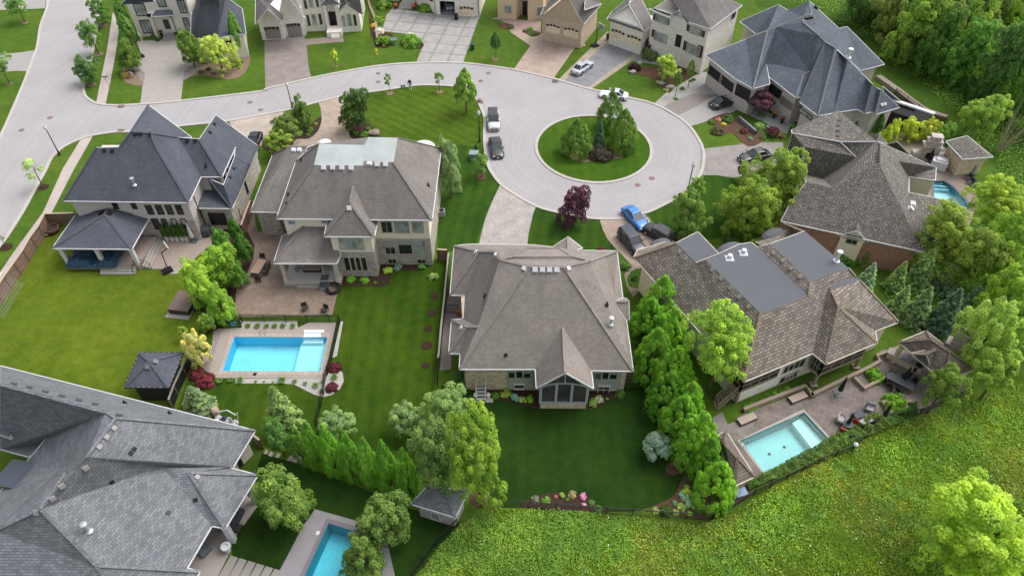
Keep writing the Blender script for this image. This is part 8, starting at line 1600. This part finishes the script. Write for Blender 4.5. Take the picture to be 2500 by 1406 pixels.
# right patio set
def lounger(label, t_, x, y, rz):
    p = W(t_, x, y, 0); simple('sun_lounger', label, 'sun lounger', p, [('frame', lambda m: (m.box(-1.05,-.42,.16,1.05,.42,.3), [m.bar((sx*.95,sy*.38,0),(sx*.95,sy*.38,.2),.07) for sx in (-1,1) for sy in (-1,1)]), IRONB)]+[('cushion', (lambda k: lambda m: m.box(-1.0+.4*k,-.38,.3,-.62+.4*k,.38,.4))(k), CHB) for k in range(5)], rz)
ag = radians(24)
lounger('beige cushioned sun lounger by the stone wall, upper', 'C4',522,1048,ag); lounger('beige cushioned sun lounger with a towel, near the pool shed', 'C4',80,1235,ag)
chair('black armchair with pale cushions at the top of the lounge set', 'C4',1145,1150,radians(-20),BLKF,CHG,w=.8); chair('black armchair with pale cushions left of the coffee table', 'C4',888,1245,radians(50),BLKF,CHG,w=.8)
simple('patio_sofa','black framed sofa with a pale cushion below the coffee table','sofa',W('C4',1120,1258,0),[('seat', lambda m: m.box(-.95,-.35,.35,.95,.35,.5), CHG),('base', lambda m: m.box(-1,-.4,.1,1,.4,.35), BLKF),('backrest', lambda m: m.box(-1,-.5,.3,1,-.4,.85), BLKF)]+[('armrest', (lambda s: lambda m: m.box(s-.05,-.4,.3,s+.05,.4,.65))(s), BLKF) for s in (-1,1)], ag)
table('square slate coffee table in the lounge set', 'C4',1045,1200,ag,1.1,.8,.45,name='coffee_table'); table('small slate side table right of the sofa', 'C4',1190,1205,ag,.6,.6,.45,name='side_table'); table('round slate table at the patio rim', 'C4',1252,1232,0,1.0,1.0,.7,rnd=True); table('round slate table between the red chairs', 'C4',945,1300,0,1.0,1.0,.7,rnd=True)
chair('red chair nearest the turquoise pool', 'C4',905,1340,radians(150),BLKF,REDC,w=.5); chair('red chair on the far side of the small round table', 'C4',1000,1295,radians(-40),BLKF,REDC,w=.5); chair('dark chair near the pool corner beside the red one', 'C4',965,1385,radians(190),BLKF,TABL,w=.5)
table('long slate dining table with black chairs before the pavilion', 'C4',1400,925,radians(-38),2.8,1.1,name='dining_table')
for k, (x, y, r, l) in enumerate(((1335,850,.8,'black chair at the upper left end of the slate dining table'),(1300,925,1.5,'upper black chair on the left side of the slate table'),(1340,965,1.7,'second black chair on the left side of the slate table'),(1400,1000,1.9,'lowest black chair on the left side of the slate table'),(1460,870,-1.2,'upper black chair on the right side of the slate table'),(1515,925,-1.2,'lower black chair on the right side of the slate table'))): chair(l, 'C4', x, y, r, BLKF, BLKF, w=.5)
simple('grill_counter','tan stone grill counter left under the pavilion','counter',W('C4',1445,745,0),[('stone_base', lambda m: m.box(-1.8,-.4,0,1.8,.4,.85), ST_TAN),('countertop', lambda m: m.box(-1.9,-.48,.85,1.9,.48,.95), M_concP),('grill', lambda m: m.box(-.5,-.35,.95,.5,.35,1.2), GREYM)], radians(-40))
simple('bar_grill','black standing grill in the middle of the pavilion','grill',W('C4',1555,800,0),[('grill_body', lambda m: m.box(-.45,-.35,.2,.45,.35,.9), BLKF),('hood', lambda m: m.lathe([(.4,.9),(.38,1.1),(.1,1.25)], 10), BLACKM)])
simple('path_light','white topped garden bollard light by the iron fence corner','garden light',W('D4',1000,215,0),[('post', lambda m: m.bar((0,0,0),(0,0,1.0),.1), IRONB),('head', lambda m: m.lathe([(.2,1.0),(.24,1.2),(.1,1.35)], 10), WHITE)])
simple('blue_cover','folded pale blue cover behind the small pool shed','cover',W('D3',2315,625,0),[('cloth', lambda m: (m.box(-.7,-.5,0,.7,.5,.35), m.box(-.5,-.6,.35,.6,.35,.5)), plain('cloth_blue', S(150,176,206)))], .3)
# curved pool patio
simple('covered_grill','white covered grill island beside the stone fireplace','grill',W('EG',1300,500,0),[('cover', lambda m: (m.box(-1.0,-.7,0,1.0,.7,1.3), m.box(-.6,-.4,1.3,.7,.5,1.5)), WHITE)], -.5); simple('storage_chest','dark green storage chest left of the kiosk','chest',W('EG',1405,460,0),[('chest_body', lambda m: m.box(-1.1,-.5,0,1.1,.5,.7), plain('chest_green', S(62,76,74))),('lid', lambda m: m.box(-1.14,-.54,.7,1.14,.54,.8), plain('chest_lid', S(74,88,86)))], -.6)
for k, (x, y, l) in enumerate(((1545,600,'upper dark armchair beside the curved pool'),(1565,640,'middle dark armchair beside the curved pool'),(1580,672,'lower dark armchair beside the curved pool'))): chair(l, 'EG', x, y, -1.3, BLKF, TABL, w=.8)
simple('spa_lid','grey tilted spa cover near the kiosk','cover',W('EG',1545,540,0),[('cover_panel', lambda m: m.box(-.8,-.1,.1,.8,.08,1.5), CHG)], -.9)
# cabana strip of the blue grey house
simple('cabana','dark glazed cabana with white roof edge at the end of the blue grey house','cabana',W('EF',2060,1270,0),[('dark_wall', lambda m: m.box(-3.2,-1.5,0,3.2,1.5,2.5), BLKF),('roof_edge', lambda m: (m.box(-3.5,1.2,2.5,3.5,1.9,2.75), m.box(-1.5,.8,2.75,1.0,1.3,3.0)), WHITE)], radians(-38))
# bottom left porch objects
simple('porch_urn','white round urn on the porch edge of the grey roofed house','urn',W('D1',2140,1165,.05),[('urn_body', lambda m: m.lathe([(.25,.05),(.22,.5),(.42,.75),(.42,.95),(.26,.95),(.2,.7)], 16), WHITE)])
simple('porch_ottoman','grey ottoman with dark base on the white porch','ottoman',W('D1',1905,1165,.05),[('cushion', lambda m: m.box(-.65,-.5,.3,.65,.5,.55), plain('cushion_slate', S(120,134,138))),('base', lambda m: m.box(-.6,-.45,.05,.6,.45,.3), BLKF)], -.5)
simple('porch_sofa','dark sofa under the small hipped porch roof','sofa',W('D1',2205,900,.05),[('seat', lambda m: m.box(-.4,-1.2,.1,.4,1.2,.5), TABL),('backrest', lambda m: m.box(-.5,-1.2,.1,-.4,1.2,.9), TABL),('side_table', lambda m: m.box(.5,-.9,.1,1.0,-.2,.5), IRONB)], -.25)
for k in range(6):
    a = [(2168,1213),(2238,1235),(2130,1440),(2050,1415)]; o = sheet('stepping_slab', rough_mat('slab_bl', S(164,158,154), .1, 2), .05, P('D1', *[c for x, y in a for c in (x+k*82, y+k*25)]))
t = simple('pool_equipment','jumble of white and grey pool pumps and filters by the grey roof edge','pool equipment',W('C1',2150,1370,0),[('filter_tank', lambda m: m.lathe([(.35,0),(.4,.1),(.4,.8),(.25,1.0),(.05,1.05)], 14, Matrix.Translation((-1.4,.6,0))), CHB)]+[('pump', (lambda k: lambda m: (m.box(-.9+.62*k,-.3+.12*(k%2),0,-.5+.62*k,.3,.5+.12*(k%3)), m.tube([Vector((-.9+.62*k,-.1,.55)), Vector((-.6+.62*k,.1,.85)), Vector((-.3+.62*k,.1,.5))], .07, 6)))(k), (WHITE, TABL, GREYM)[k % 3]) for k in range(4)]+[('pipe', lambda m: (m.tube([Vector((-1,.5,.7)), Vector((0,.8,1.0)), Vector((1.2,.5,1.1))], .06, 6), m.bar((1.3,.3,0),(1.5,.5,1.6),.08)), WHITE)], -.3)
simple('clay_planter','terracotta coloured pot by the left wall of the middle bungalow','pot',W('C2',2035,340,0),[('pot', lambda m: m.lathe([(.3,0),(.42,.4),(.38,.8),(.28,.85),(.2,.8)], 14), plain('terracotta', S(176,120,90)))]); simple('side_gate','black iron side gate left of the middle bungalow','gate',W('C2',1960,325,0),[('gate_frame', lambda m: (m.bar((-.8,0,1.3),(.8,0,1.3),.05), m.bar((-.8,0,.1),(.8,0,.1),.05), m.bar((-.8,0,0),(-.8,0,1.4),.06), m.bar((.8,0,0),(.8,0,1.4),.06)), BLACKM),('pickets', lambda m: [m.bar((-.7+.14*k,0,.1),(-.7+.14*k,0,1.3),.025) for k in range(11)], BLACKM)])
for x, l in ((2192,'white round pot at the left foot of the deck stair'),(2312,'white round pot at the right foot of the deck stair')): planter('stair_pot', l, W('C2',x,1132,0), .22, .35, POTM, pk='leafy', ph=.3, pr=.25, pcol=C_(180,170,160))
sheet('stepping_stone', M_concP, .04, P('C2',2175,1140,2360,1142,2358,1184,2175,1184))
